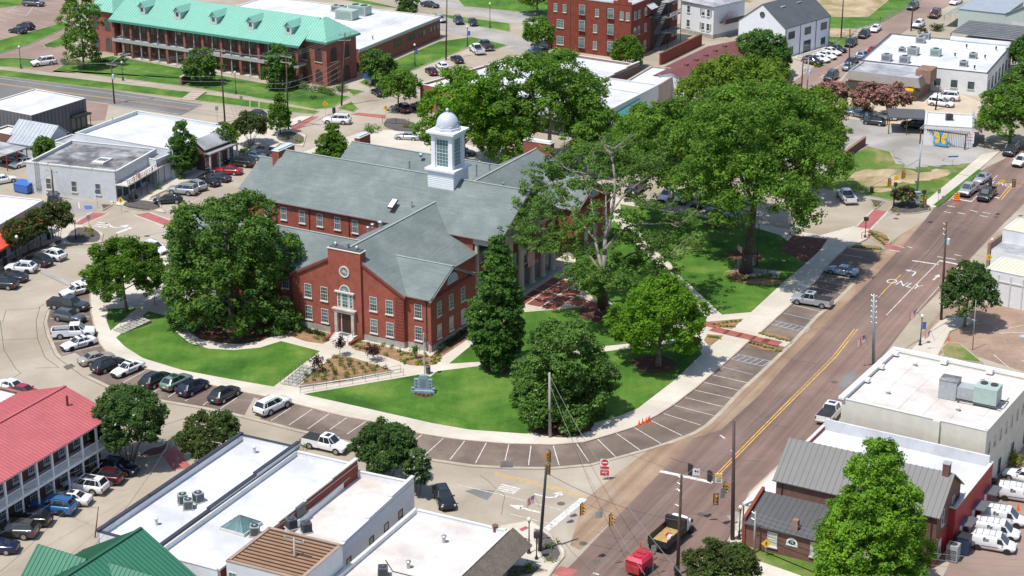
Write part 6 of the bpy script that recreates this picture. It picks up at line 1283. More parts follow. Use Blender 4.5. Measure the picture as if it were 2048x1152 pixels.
for z in (1.6,4.8): [win(r,L*s,0,z,.9,1.6,0,'white_trim',bars=(0,1)) for s in (.22,.68,.84)]; [MB().box(L*s-.17,L*s+.17,-.05,0,z,z+1.6).build('shutter',mat('grey_shutter',(.25,.28,.3),.6,.1),r) for s in (.60,.92)]
MB().box(L,L+1.8,W*.2,W*.8,3.2,3.35).build('stair_landing','brick_brown',r); b=MB(); [b.box(L+.3,L+1.5,W*.2+.3*k,W*.2+.3*k+.28,3.2+.24*k,3.26+.24*k) for k in range(10)]; b.build('stair_flight','brick_brown',r); MB().box(L+1.7,L+1.8,W*.2,W*.8,3.3,4.3).build('stair_rail','iron',r)
r,L,W=building('white_gable_house','tall white gabled house with dark slate coloured roof and round attic window',(1478,40),(1571,57.5),(1638,28),6.9,None)
MB().box(0,L,0,W,-.3,6.9).extr([(0,6.9),(L,6.9),(L/2,11.2)],'y',0,W).build('wall','white_wood',r); seam_roof(r,0,L,0,W,6.9,11.25,'shingle_dark',None,'y',.6,.15)
b=MB(); [b.bar((L/2+.6*math.cos(6.283*k/14),-.05,9.0+.6*math.sin(6.283*k/14)),(L/2+.6*math.cos(6.283*(k+1)/14),-.05,9.0+.6*math.sin(6.283*(k+1)/14)),.1,.12) for k in range(14)]; b.build('round_window_frame','dgrey',r); MB().add([(L/2+.55*math.cos(6.283*k/14),-.02,9.0+.55*math.sin(6.283*k/14)) for k in range(14)],[tuple(range(14))]).build('round_window','glass',r)
for s in (.14,.5,.86): win(r,L,W*s,4.3,2.3,1.6,math.pi/2,'dgrey',bars=(2,0),sill=None)
for s in (.14,.86): win(r,L,W*s,1.0,1.6,1.6,math.pi/2,'dgrey',bars=(1,0),sill=None)
win(r,L,W*.5,.1,2.6,2.9,math.pi/2,'dgrey',bars=(2,0),sill=None); [MB().box(L,L+.1,W*s,W*s+.12,0,6.9).build('downpipe','dgrey',r) for s in (0.01,.33,.68,.99)]
[MB().box(L*.6,L*.66,W*s,W*s+1.6,10.1,10.3).build('roof_light','roof_grey',r) for s in (.25,.6)]
MB().box(L+.2,L+3.2,W*.1,W*.9,-.1,.5).build('terrace','limestone',r); b=MB(); b.bar((L+3.2,W*.1,1.4),(L+3.2,W*.9,1.4),.05,.05); [b.bar((L+3.2,W*.1+.35*k,.5),(L+3.2,W*.1+.35*k,1.4),.03,.03) for k in range(int(W*.8/.35))]; b.build('terrace_rail','iron',r)
r,L,W=gable_house('maroon_roof_hall','low hall with weathered maroon roof behind the yellow green tree',(1400,172),(1526,108),(1476,66),3.6,1.9,'stucco_w','maroon_roof',None,'x')
for k in range(5): MB().box(L*(.2+.15*k),L*(.2+.15*k)+.8,W*.47,W*.53,5.5,5.85).build('roof_vent_box','maroon_roof',r)
r,L,W=flat('maroon_wall_building','deep maroon walled building half hidden behind the giant oak',(1565,236),(1638,203),(1560,185),5.0,'maroon','roof_grey','maroon',par=.3)
t=thing('garden_wall','dark brick wall edging the grass lot near the oak','wall',P(1655,345),0); q=P(1729,290); b=Vector(q)-Vector(P(1655,345)); t.rotation_euler=(0,0,math.atan2(b.y,b.x)); MB().box(0,b.length,-.2,.2,0,1.5).build('wall','brick_brown',t); MB().box(-.05,b.length+.05,-.26,.26,1.5,1.62).build('wall_coping','brick_tan',t)
t=thing('brick_yard_wall','red brick yard wall behind the apartment house','wall',P(1320,130),0); b=Vector(P(1402,90))-Vector(P(1320,130)); t.rotation_euler=(0,0,math.atan2(b.y,b.x)); MB().box(0,b.length,-.2,.2,0,2.4).build('wall','brick_dark',t); MB().box(-.05,b.length+.05,-.26,.26,2.4,2.5).build('wall_coping','brick_brown',t)
t=thing('brick_lawn_wall','short brick wall with pale cap on the hotel lawn','wall',P(362,170,.1),0); b=Vector(P(380,160,.1))-Vector(P(362,170,.1)); t.rotation_euler=(0,0,math.atan2(b.y,b.x)); MB().box(0,b.length,-.2,.2,0,1.6).build('wall','brick_hotel',t); MB().box(-.06,b.length+.06,-.26,.26,1.6,1.72).build('wall_coping','limestone',t)
# --- top right ---
r,L,W=flat('white_commercial_block','large white walled block with crowded white roof near the side street',(1719,121),(1976,147),(2040,92),4.7,'stucco_w','roof_white','darkcap',par=.35)
for s in (.62,.75,.88): win(r,L*s,0,1.2,1.3,1.5,0,'dgrey',bars=(0,0),sill='white_trim')
wins(r,L,W,'r',7,.4,1.6,2.4,frame='dgrey',bars=(1,1),sill=None); MB().box(L*.5,L*.99,W-.4,W+.01,4.7,5.4).build('rear_parapet','stucco_w',r)
r,L,W=flat('brick_mansard_shop','tan brick shop with grey metal mansard beside the pink flowering trees',(1698,141),(1836,158),(1727,120),4.5,'brick_tan','roof_grey','silverroof',par=.2)
def skirt(pts,n,m): MB().add(pts,[(0,3,2,1),(0,1,2,3)]).build(n,m,r)
MR=mat('mansard_metal',(.30,.27,.24),.45,.1,.6)
skirt([(-.1,-.05,4.5),(L+.1,-.05,4.5),(L+.9,-1.1,3.0),(-.3,-1.1,3.0)],'mansard_front',MR); skirt([(L+.1,-.05,4.5),(L+.1,W*.9,4.5),(L+.9,W*.9,3.),(L+.9,-1.1,3.)],'mansard_side',MR)
me=MB().bar((0,-1.1,3.03),(0,-.05,4.53),.05,.05).mesh('seam_rib','roof_grey'); [link('seam_rib',me,r,(.5*k,0,0)) for k in range(int(L/.5))]
wins(r,L,W,'f',4,1.0,3.4,1.4,frame='brick_brown',bars=(3,0),sill=None); MB().box(L*.9,L*.9+3.0,W*.3,W*.75,3,5.6).build('brick_tower','brick_tan',r); MB().box(L*.86,L*.97,-1.3,-.1,2.2,2.7).build('yellow_awning','signy',r)
r,L,W=flat('white_cafe','small white cafe with stepped parapet and bright roof behind the mural',(1849,250),(1948,256),(1977,231),3.7,'stucco_w','roof_white','white_trim',par=.3); steps_par(r,L,W,3.7,'r',4,-.15,'stucco_w','roof_grey')
win(r,L,W*.45,1.0,3.0,1.6,math.pi/2,'dgrey',bars=(2,0),sill=None); MB().add([(L,W*.2,3.2),(L,W*.9,3.2),(L+1.6,W*.9,2.2),(L+1.6,W*.2,2.2)],[(0,1,2,3),(3,2,1,0)]).build('shop_awning','stucco_t',r)
for i,sx in enumerate((L*.93,)): MB().box(sx-.9,sx+.8,-.04,0,.8,2.8).build('menu_board','signw',r); [MB().box(sx-.75,sx+.6,-.05,-.04,1.0+.3*k,1.12+.3*k).build('board_line','red' if k%2 else 'bluegrey',r) for k in range(6)]
t,L,W=building('dark_patio_roof','dark ribbed patio roof on posts beside the white cafe',(1777,236),(1853,239),(1886,222),3.1,None); o=MB().box(0,L,0,W,3.1,3.25).build('roof','dgrey',t); [MB().box(.3*0+L*k/18,L*k/18+.07,0,W,3.25,3.32).build('seam_rib','greyrib',o) for k in range(18)]
[MB().cyl(x,y,0,3.1,.09).build('post','wood',t) for x in (.2,L/2,L-.2) for y in (.2,W-.2)]
t,L,W=building('front_pergola','timber pergola in front of the cafe holding the butterfly mural',(1841,257),(1933,269),(1942,258),2.9,None)
for k in range(22): MB().box(L*k/21,L*k/21+.12,-.3,W+.3,2.95,3.08).build('slat','wood_grey',t)
for y in (0,W): MB().box(-.2,L+.2,y-.08,y+.08,2.75,2.95).build('beam','wood',t)
[MB().box(x-.1,x+.1,y-.1,y+.1,0,2.75).build('post','wood',t) for x in (.1,L*.5,L-.1) for y in (0,W)]
mu=thing('butterfly_mural','square painted panel with a yellow butterfly hanging on the cafe pergola','mural',P(1880,294),yaw_of(P(1867,292),P(1893,296))); MB().box(-1.3,1.3,-.06,.0,.2,2.8).build('panel',ground_mat('mural_blue',(.10,.33,.55),(.03,.22,.50),(.30,.22,.55),scale=.5,fine=.05),mu)
for s in (-1,1):
    b=MB(); b.add([(s*.06,-.075,1.6),(s*.5,-.075,2.75),(s*1.25,-.075,2.7),(s*1.2,-.075,2.0),(s*.6,-.075,1.55)],[(0,1,2,3,4)]); b.add([(s*.06,-.075,1.5),(s*.6,-.075,1.45),(s*1.05,-.075,1.2),(s*.9,-.075,.6),(s*.4,-.075,.7)],[(0,1,2,3,4)]); b.build('wing','signy',mu)
    b=MB(); b.add([(s*.4,-.085,2.1),(s*.6,-.085,2.5),(s*1.,-.085,2.45),(s*.9,-.085,2.1)],[(0,1,2,3)]); b.build('wing_patch',mat('mural_green',(.25,.55,.2),.6,0),mu)
MB().box(-.06,.06,-.09,-.06,.9,2.4).build('butterfly_body','plastic',mu)
r,L,W=flat('sage_warehouse','pale sage metal warehouse with light roof at the top right corner',(1918,17),(2012,27),(2030,0),4.6,'sage','silverroof','white_trim',par=.05); MB().add([(0,0,3.6),(0,W,3.6),(-3.4,W,2.7),(-3.4,-.5,2.7)],[(0,1,2,3),(3,2,1,0)]).build('side_awning','sage',r); [MB().cyl(-3.2,y,0,2.7,.06).build('awning_post','white_trim',r) for y in (0,W*.3,W*.6,W*.9)]
r,L,W=gable_house('sage_garage','sage garage with grey roof and white roller door at the top right',(2012,27),(2085,38),(2100,10),4.8,2.2,'sage','roof_grey',None,'y'); MB().box(L*.18,L*.72,-.05,0,.1,3.3).build('roller_door','dgrey',r); MB().box(L*.18,L*.72,-.07,-.05,1.9,3.3).build('roller_curtain','white_trim',r)
t,L,W=building('dark_slat_canopy','wide dark slatted canopy behind the white commercial block',(1901,66),(2075,86),(2090,58),3.0,None)
for k in range(60): MB().box(0,L,W*k/60,W*k/60+.2,3.0,3.1).build('slat','dgrey' if k%7 else 'roof_grey',t)
for x in (0,L*.33,L*.66,L-.2): MB().box(x,x+.15,0,W,2.8,3.0).build('beam','black',t); MB().box(x,x+.15,.1,.25,0,2.8).build('post','black',t)
# roof equipment
for i,(px,py,z,s,lb) in enumerate([(1773,118,4.7,1.5,'front left air unit on the white commercial block'),(1809,122,4.7,1.5,'front middle air unit on the white commercial block'),(1826,106,4.7,1.7,'wide air unit in the middle of the commercial block roof'),(1871,108,4.7,1.6,'green air unit right of centre on the commercial block roof'),(1946,113,4.7,1.2,'small air unit near the right side of the commercial roof'),(1927,129,4.7,1.2,'small air unit nearest the front edge of the commercial roof'),(1841,82,4.7,1.4,'rear left air unit on the commercial block roof'),(1851,74,4.7,1.4,'rearmost air unit on the commercial block roof'),(1804,100,4.7,1.0,'little box beside the wide air unit on the commercial block')]):
    ac_box(lb,px,py+4,z-.33,s*1.25,s,s*.95,RY,'ac_green' if i==3 else 'ac',1)
ac_box('small dark air unit on the white cafe roof',1898,241,3.4,1.2,1.,1.1,0,'ac_dark',1)
for i,(px,py,z,lb) in enumerate([(366,1006,4.9,'pale green round condenser, left of three on the white roof'),(377,1017,4.9,'nearest condenser of three on the white roof'),(397,1003,4.9,'right condenser of three on the white roof'),(510,1070,5.,'grey condenser half hidden by the tan roof store'),(583,1056,7.2,'left dark condenser on the tan battened roof'),(613,1063,7.2,'right dark condenser on the tan battened roof'),(766,1152,4.2,'dark condenser on the dusty roof at the bottom edge')]): ac_round(lb,px,py,z,.48,1.1,'ac_green' if i==0 else ('ac' if i<4 else 'metal_wall'))
sk_=thing('pyramid_skylight','glass pyramid skylight on the white roof','skylight',P(482,1056,4.95),RY); MB().box(-1.6,1.6,-1.6,1.6,0,.4).build('skylight_curb','white_trim',sk_)
for k in range(4):
    c_=[(-1.5,-1.5),(1.5,-1.5),(1.5,1.5),(-1.5,1.5)]; MB().add([(*c_[k],.4),(*c_[(k+1)%4],.4),(0,0,1.5)],[(0,1,2)]).build('pane','glass_t',sk_)
    b=MB(); b.tube((*c_[k],.4),(0,0,1.5),.05); [b.tube((c_[k][0]*(1-f)+c_[(k+1)%4][0]*f,c_[k][1]*(1-f)+c_[(k+1)%4][1]*f,.42),(0,0,1.52),.025) for f in (.25,.5,.75)]; b.build('glazing_bar','metal_wall',sk_)
# big rooftop plant on the cream block
t=thing('rooftop_plant','long grey and green air plant on a steel frame atop the cream block','air conditioner',P(1958,806,7.9),RY); t.scale=(.74,.8,.8)
MB().box(-6.2,-3.4,-1.2,1.2,.1,2.9).build('tall_cabinet','ac',t); MB().box(-6.25,-3.35,-1.25,1.25,2.9,3.0).build('cabinet_lid','roof_old',t); MB().box(-3.4,-.6,-1.0,1.,.5,2.3).build('duct_section','ac',t); MB().box(-.6,3.0,-1.4,1.5,.6,3.0).build('condenser_section','ac_green',t)
for x in (.4,2.0): MB().cyl(x,.5,3.0,3.15,.6).build('fan','ac_dark',t)
b=MB(); b.box(-3.2,4.2,-1.5,-1.35,.35,.5); b.box(-3.2,4.2,1.4,1.55,.35,.5); [b.box(x,x+.12,-1.5,1.5,.0,.4) for x in (-3,-.5,2,4.1)]; b.box(4.1,4.2,-1.5,1.5,1.0,1.1); b.build('support_frame','dgrey',t)
for i,(px,py,z,h,rr_,m_,lb) in enumerate([(1829,732,7.9,.35,.35,'white_trim','white dome vent near the far left of the cream block roof'),(1775,788,7.9,.35,.35,'white_trim','white dome vent at the left front of the cream block roof'),(1915,822,7.9,.35,.35,'white_trim','white dome vent at the front of the cream block roof'),(1965,763,7.9,.35,.3,'white_trim','white dome vent behind the rooftop plant'),(313,1050,4.9,.7,.28,'white_trim','white vent near the lower left of the white roof'),(509,906,4.9,.7,.28,'white_trim','white vent near the far corner of the white roof'),(570,898,5.,.3,.25,'brick_brown','brown vent by the far parapet of the white roof'),(888,1084,4.2,.6,.3,'galv','silver turbine vent in the middle of the dusty roof'),(817,1135,4.2,.6,.3,'galv','silver turbine vent near the bottom of the dusty roof'),(990,1063,4.2,.6,.35,'brick_brown','brown hood vent near the mansard edge'),(226,248,5.,1.1,.15,'galv','thin pipe on the long white store roof'),(745,78,4.7,.6,.3,'galv','small vent on the annex roof above the pyramid roof'),(1319,156,4.3,.6,.2,'galv','thin vent on the tan building roof'),(1845,1110,0.1,1,.2,'galv','short vent by the brick house'),(1011,118,5.,.6,.25,'galv','small vent on the orange brick shop roof'),(1933,95,4.7,.5,.25,'plastic','dark vent at the rear of the commercial roof'),(1992,99,4.7,.5,.25,'plastic','dark vent near the right rear of the commercial roof'),(1970,116,4.7,.5,.25,'plastic','dark vent by the right edge of the commercial roof'),(1949,137,4.7,.5,.25,'plastic','dark vent near the front corner of the commercial roof'),(1910,112,4.7,.5,.25,'plastic','dark vent between the green unit and the small unit')]): vent(lb,px,py,z,rr_,h,m_)
# ================= TREES =================
T=tree
T((462,645),384,134,'huge dark magnolia with cream highlights covering the left wing of the courthouse','egg','mag',cb=.0,trunk=.45,cl=1.5,per=60,size=.21,lump=.3,name='magnolia_tree',flower=('oak',(.25,.5)),dens=1.1)
T((252,622),480,78,'feathery bright green tree by the side steps and the sheriff cars','round','feather',cb=.18,trunk=.22,cl=1.15,per=70,size=.17,lump=.32,name='elm_tree')
T((995,738),476,60,'tall conical pin oak standing alone at the courthouse corner','spire','pin',cb=.05,trunk=.3,cl=.9,per=72,size=.15,lump=.12,lob=.22,name='pin_oak',dens=1.25)
T((1122,832),642,100,'broad conical magnolia growing beside the grey pole on the front lawn','egg','mag',cb=.0,trunk=.4,cl=1.25,per=62,size=.18,lump=.22,name='magnolia_tree',dens=1.25,flower=('wflower',(.12,.06)))
T((1318,732),556,92,'bright green round tree on the lawn above the long sidewalk','round','bright',cb=.1,trunk=.35,cl=1.3,per=60,size=.165,lump=.25,name='maple_tree',dens=1.15)
# old open-crowned tree with bare pale limbs
def open_tree():
    R=random.Random(5); b=P(1205,628,.13); t=thing('old_oak','old spreading tree with bare pale limbs and sparse foliage by the portico','tree',b,0,'trees around the square')
    def at(px,py,z): q=P(px,py,z); return Vector((q[0]-b[0],q[1]-b[1],z))
    fork=at(1206,552,8.0)
    m=MB(); m.tube((0,0,-.1),(0,0,1.2),1.15,.8,12); m.tube((0,0,1.2),tuple(fork),.8,.6,12)
    m.build('trunk','bark_d',t,smooth=True)
    lim=[([(1206,552,8),(1210,480,13),(1228,400,18),(1226,330,22),(1228,300,24)],.55),([(1206,552,8),(1190,480,12),(1182,400,16),(1176,350,19)],.42),([(1190,480,12),(1150,440,13),(1130,400,15),(1110,370,16)],.3),
      ([(1206,552,8),(1170,500,10),(1120,470,11),(1080,460,12),(1050,450,12)],.34),([(1210,480,13),(1212,430,16),(1212,390,18)],.4),([(1206,552,8),(1260,510,9),(1300,500,10),(1350,520,9)],.36),([(1210,500,12),(1255,455,13),(1300,450,13),(1360,450,12)],.3),
      ([(1228,420,17),(1262,380,18),(1290,360,19)],.22),([(1182,400,16),(1140,340,18),(1110,320,19)],.24)]
    m=MB(); clus=[]
    for pts,r0 in lim:
        q=[at(*p) for p in pts]
        for i in range(len(q)-1):
            f0=.6-.44*i/(len(q)-1); f1=.6-.44*(i+1)/(len(q)-1); mid=(q[i]+q[i+1])/2+Vector((R.uniform(-.4,.4),R.uniform(-.4,.4),.25)); m.tube(q[i],mid,r0*f0,r0*(f0+f1)/2,8); m.tube(mid,q[i+1],r0*(f0+f1)/2,r0*f1,8)
        tips=[]
        for k in range(6):
            o=q[-1] if k<3 else q[-2].lerp(q[-1],R.random()); limb(m,o,(R.uniform(-1,1),R.uniform(-1,1),R.uniform(.0,.7)),R.uniform(2,3.2),r0*.28,1,R,tips,.7,.15,2)
        clus+=[p for p,_ in tips]
    m.build('limbs',mat('grey_limb',(.20,.175,.15),.9,.3,2.),t,smooth=True)
    # foliage pads laid where the photograph shows them
    pads=[(1110,345,17,2.6),(1075,375,15,2.4),(1150,320,19,2.6),(1190,300,21,2.6),(1230,300,22,2.4),(1265,330,20,2.4),(1240,345,20,2.2),(1050,415,13,2.2),(1085,425,13,2.4),(1115,400,15,2.2),(1045,465,11,2.0),(1085,480,11,2.6),(1120,480,11,2.8),(1155,500,10,2.6),(1150,455,13,2.2),(1180,440,14,1.8),(1255,430,16,1.8),(1285,405,16,2.0),(1260,470,13,2.2),(1295,480,11,2.4),(1330,500,10,2.4),(1360,480,10,2.2),(1385,440,11,1.8),(1350,440,12,2.),(1190,560,8,2.4),(1160,545,9,2.2),(1225,530,9,2.6),(1250,555,8,2.2),(1180,570,6,2.2),(1285,530,8,2.2),(1320,540,7,1.8),(1225,380,18,1.6),(1165,370,18,2.),(1205,330,20,2.0),(1040,430,12,1.6),(1215,565,7,2.2)]
    cen=[];rad=[]
    for x,y,z,r_ in pads:
        c=at(x,y,z)
        for k in range(36):
            cen.append((c.x+R.gauss(0,r_*.6),c.y+R.gauss(0,r_*.65),c.z+R.gauss(0,r_*.24))); rad.append(r_*R.uniform(.2,.36))
    for c in clus[::2]: cen.append(tuple(c)); rad.append(R.uniform(.6,1.0))
    link('crown',leaves_mesh('crown',np.array(cen),np.array(rad),95,.17,[leaf_mat('old_oak_leaf',(.075,.17,.028),(.15,.27,.05))],.6,.6,None,3),t,kind='stuff')
open_tree()
T((1492,545),128,160,'giant dark green oak filling the right side of the square','round','oak',cb=.22,trunk=.72,cl=1.8,per=46,size=.21,lump=.34,bark='bark_d',name='giant_oak',dens=1.15,hz=ht(1492,545,165),off=(1.2,0))
T((1438,452),185,150,'tall oak behind the giant one, its trunk ringed with mulch','round','oak',cb=.25,trunk=.5,cl=1.7,per=46,size=.21,lump=.3,name='oak_tree',hz=ht(1438,452,195),off=(-4.2,0))
T((1470,300),108,112,'yellow green tree rising behind the giant oak','round','oak_y',cb=.2,trunk=.4,cl=1.7,per=48,size=.24,lump=.3,name='ash_tree')
T((1600,400),170,75,'yellow tipped tree on the far right of the oak group','round','oak_y',cb=.28,trunk=.4,cl=1.6,per=46,size=.23,lump=.35,name='ash_tree',off=(1,0))
T((1100,330),93,112,'tall dark tree in front of the white fronted shops','round','oak',cb=.18,trunk=.45,cl=1.7,per=44,size=.23,lump=.45,name='oak_tree',bark='bark_l')
T((928,338),142,92,'bright light green tree rising behind the cupola','round','bright',cb=.12,trunk=.4,cl=1.6,per=48,size=.23,lump=.4,name='maple_tree')
T((1010,345),190,62,'darker bushy tree between the cupola and the brick chimney','round','oak',cb=.1,trunk=.35,cl=1.4,per=50,size=.22,lump=.4,name='oak_tree')
T((1010,320),180,58,'leafy tree over the orange brick shop','round','bright',cb=.15,trunk=.3,cl=1.4,per=50,size=.22,lump=.35,name='maple_tree')
T((1190,345),215,62,'tree with open foliage by the iron fence and teal awning','round','oak',cb=.2,trunk=.3,cl=1.4,per=45,size=.22,lump=.4,name='oak_tree')
T((1300,330),205,62,'tree edging the yard between teal awning and giant oak','round','oak_y',cb=.15,trunk=.35,cl=1.4,per=50,size=.22,lump=.35,name='ash_tree')
T((798,222),138,38,'round green street tree above a parked dark red car','round','oak',cb=.2,trunk=.2,cl=1.2,per=60,size=.22,lump=.25,name='street_tree')
T((752,168),97,35,'neat round dark tree beside the long annex','round','mag',cb=.12,trunk=.2,cl=1.1,per=70,size=.22,lump=.15,name='street_tree')
T((168,136),-22,40,'tall airy tree in front of the hotel end pavilion','column','oak',cb=.12,trunk=.25,cl=1.5,per=34,size=.22,lump=.45,name='birch_tree')
T((402,168),95,37,'dark magnolia on the hotel lawn behind the low brick wall','round','mag',cb=.03,trunk=.25,cl=1.2,per=60,size=.23,lump=.3,name='magnolia_tree')
T((560,178),92,32,'small dark leafy tree against the hotel gallery','column','pin',cb=.04,trunk=.2,cl=1.0,per=60,size=.2,lump=.35,name='street_tree')
T((560,268),183,26,'young upright tree in the kerb bed near the crossing','cone','feather',cb=.15,trunk=.12,cl=.8,per=48,size=.18,lump=.35,name='young_tree')
T((502,290),228,32,'crape myrtle with reddish foliage near the parked dark car','round','red',cb=.3,trunk=.07,cl=.9,per=70,size=.18,lump=.25,multi=6,name='crape_myrtle')
T((366,352),240,33,'conical green tree in front of the long white store','spire','pin',cb=.12,trunk=.16,cl=.95,per=60,size=.19,lump=.25,name='conical_tree')
T((453,318),246,27,'young light green tree by the porch of the small shop','round','feather',cb=.25,trunk=.1,cl=.8,per=50,size=.18,lump=.4,name='young_tree')
T((664,330),246,40,'bushy upright tree behind the courthouse left ridge','cone','feather',cb=.02,trunk=.2,cl=.95,per=75,size=.19,lump=.35,name='hornbeam_tree')
T((1075,118),33,33,'street tree over parked cars beside the apartment house','round','oak',cb=.3,trunk=.2,cl=1.2,per=55,size=.22,lump=.25,name='street_tree')
T((1255,138),72,33,'small tree against the apartment house right wall','column','feather',cb=.05,trunk=.15,cl=1.1,per=55,size=.2,lump=.3,name='street_tree')
T((1520,145),57,46,'dark spreading tree between maroon roof and white gable house','round','pin',cb=.05,trunk=.3,cl=1.5,per=55,size=.23,lump=.3,name='oak_tree')
T((1555,150),85,26,'smaller dark tree at the corner of the white gable house','round','pin',cb=.05,trunk=.2,cl=1.2,per=55,size=.22,lump=.3,name='oak_tree')
for (b_,t_,h_,l_) in [((1658,224),160,31,'leftmost pink flowering crape myrtle by the mansard shop'),((1735,235),165,35,'middle pink crape myrtle with a dark round bush'),((1785,232),168,36,'rightmost pink crape myrtle near the dark patio roof')]:
    T(b_,t_,h_,l_,'round','red',cb=.25,trunk=.07,cl=.9,per=70,size=.2,lump=.25,multi=5,name='crape_myrtle',flower=('pink',(.9,.75,-.5)))
T((2018,292),172,66,'large tree overhanging the cafe at the right edge','round','oak',cb=.15,trunk=.35,cl=1.6,per=48,size=.23,lump=.3,name='oak_tree')
T((2048,215),135,48,'dark tree against the white commercial block','round','pin',cb=.05,trunk=.3,cl=1.5,per=50,size=.23,lump=.3,name='oak_tree'); T((2060,140),68,46,'dark tree at the edge behind the slatted canopy','round','pin',cb=.05,trunk=.3,cl=1.4,per=50,size=.23,lump=.3,name='oak_tree')
T((1931,652),524,55,'dark round tree casting its own shade beside the forecourt','round','crape',cb=.22,trunk=.2,cl=1.1,per=62,size=.19,lump=.25,name='holly_tree')
T((1738,1190),866,122,'very large bright green tree in front of the brick house','cone','maple',cb=.04,trunk=.45,cl=1.1,per=56,size=.16,lump=.25,lob=.22,name='sweetgum_tree',dens=1.3,hz=ht(1738,1190,872))
T((1442,1205),1090,70,'dark crape myrtle cut by the bottom edge','round','red',cb=.3,trunk=.08,cl=.9,per=75,size=.15,lump=.3,multi=6,name='crape_myrtle')
T((776,960),853,62,'dark crape myrtle with many stems behind the pale walled shop','round','crape',cb=.26,trunk=.07,cl=.95,per=80,size=.15,lump=.2,multi=7,name='crape_myrtle')
T((836,990),900,27,'slim crape myrtle with white blossom next to the darker one','column','crape',cb=.3,trunk=.05,cl=.7,per=85,size=.14,lump=.25,multi=5,name='crape_myrtle',flower=('wflower',(.6,.35,.1)))
T((425,945),832,64,'flat topped crape myrtle with loose greenish flowers left of the dark capped roof','round','red',cb=.3,trunk=.07,cl=.9,per=70,size=.15,lump=.35,multi=6,name='crape_myrtle',flower=('wflower',(.2,.15,.3)))
T((258,925),784,80,'dense rounded crape myrtle against the red roofed gallery building','round','crape',cb=.22,trunk=.09,cl=1.0,per=80,size=.16,lump=.15,multi=7,name='crape_myrtle',flower=('wflower',(.15,.12,.2)))
T((115,488),400,31,'crape myrtle with pink tinge nearest the stop sign','round','red',cb=.3,trunk=.06,cl=.8,per=75,size=.17,lump=.2,multi=5,name='crape_myrtle',flower=('pink',(.3,.2,.3)))
T((76,505),418,24,'middle crape myrtle in front of the red awning','round','red',cb=.3,trunk=.06,cl=.8,per=60,size=.17,lump=.3,multi=5,name='crape_myrtle'); T((38,525),438,25,'leftmost crape myrtle in front of the red awning','round','red',cb=.3,trunk=.06,cl=.8,per=60,size=.17,lump=.3,multi=5,name='crape_myrtle')
T((1806,412),374,24,'small round purplish crape myrtle in the corner bed','round','red',cb=.3,trunk=.05,cl=.6,per=95,size=.15,lump=.12,multi=4,name='crape_myrtle',flower=('pink',(.5,.3,0)))
T((92,330),272,26,'bushy green tree squeezed between sheds and the tar roof store','round','feather',cb=.02,trunk=.15,cl=1.0,per=60,size=.2,lump=.3,name='street_tree')
T((1362,395),330,26,'sparse pale tree near the two white parked vehicles','round','pale',cb=.35,trunk=.12,cl=.8,per=40,size=.18,lump=.4,name='young_tree') if 0 else None
for (b_,t_,h_,lf,l_) in [((681,712),672,11,'purple','wispy young tree at the tip of the triangular shrub bed'),((636,748),708,14,'purple','bronze leaved sapling beside the entrance steps'),((746,722),690,15,'purple','purple leaved sapling in front of the facade bed'),((831,718),690,9,'feather','slim green sapling near the flagpole')]:
    T(b_,t_,h_,l_,'round',lf,cb=.3,trunk=.04,cl=.45,per=22,size=.11,lump=.3,name='sapling',group='young saplings in front of the courthouse')
T((815,40),-15,22,'tree by the top edge behind the annex','round','pin',cb=.1,trunk=.2,cl=1.2,per=45,size=.24,lump=.3,name='street_tree'); T((1075,30),-30,40,'tree shading the lawn at the top edge','round','oak',cb=.3,trunk=.3,cl=1.5,per=40,size=.25,lump=.3,name='street_tree')
# ================= SHRUBS =================
R=random.Random(11)
ORD=['first','second','third','fourth','fifth','sixth','seventh','eighth','ninth','tenth','eleventh','twelfth','thirteenth','fourteenth']
tri=[(605,769),(635,745),(672,714),(706,719),(748,731),(780,741),(742,748),(682,759)]; k=0
rows=[[(672,716)],[(655,726),(684,722),(701,722)],[(641,736),(663,735),(682,731),(701,732),(717,729),(733,731)],[(628,744),(648,744),(668,742),(688,739),(706,740),(722,738),(740,736),(756,734),(771,738)],[(614,754),(632,753),(652,752),(672,750),(692,748),(712,746),(730,744),(748,742)],[(610,763),(628,762),(648,760),(668,758),(690,756)]]
pos=['near the tip','in the upper rows','in the third row','in the widest row','in the lower row','along the kerb']
for i,row in enumerate(rows):
    for j,(x,y) in enumerate(row):
        lb='low round shrub of the triangular bed, %s from the left %s'%(ORD[j],pos[i]); lf='dshrub' if (i,j) in ((2,3),(3,0),(4,3),(3,8)) else 'shrub'; shrub(x+R.uniform(-2,2),y+R.uniform(-1,1),R.uniform(.42,.6),R.uniform(.5,.75),lb,'yel' if R.random()<.25 and lf=='shrub' else lf,'shrubs of the triangular bed',z=.3,size=.085)
for i,(x,y) in enumerate([(634,678),(650,682),(646,670)]): shrub(x,y,.55,.6,'low green shrub left of the entrance porch, %s'%('nearest the steps path','nearest the porch','against the wall')[i],'shrub','shrubs left of the porch',.15,.085)
for i,(x,y) in enumerate([(711,694),(719,684),(723,698),(737,690),(748,708),(754,698),(767,692),(771,712),(783,696),(797,704)]): shrub(x,y,.5,.6,'low shrub in the straw bed under the facade windows, %s from the left'%ORD[i],'shrub','shrubs of the facade bed',.15,.085)
TUF=[]
for i in range(70):
    x=800+R.random()*110; y=705+R.random()*28
    if y>712-(x-862)*.35 or x<862: 
        if 703+ (x-800)*.0<y<729-(max(0,x-870))*.9: TUF.append((x,y))
for i in range(12): f_=i/11; shrub(874+f_*70,706-f_*54,.7,.7,'dark shrub along the shaded courthouse side wall, %s from the corner'%ORD[i],'dshrub','shrubs along the shaded side wall',.15,.1)
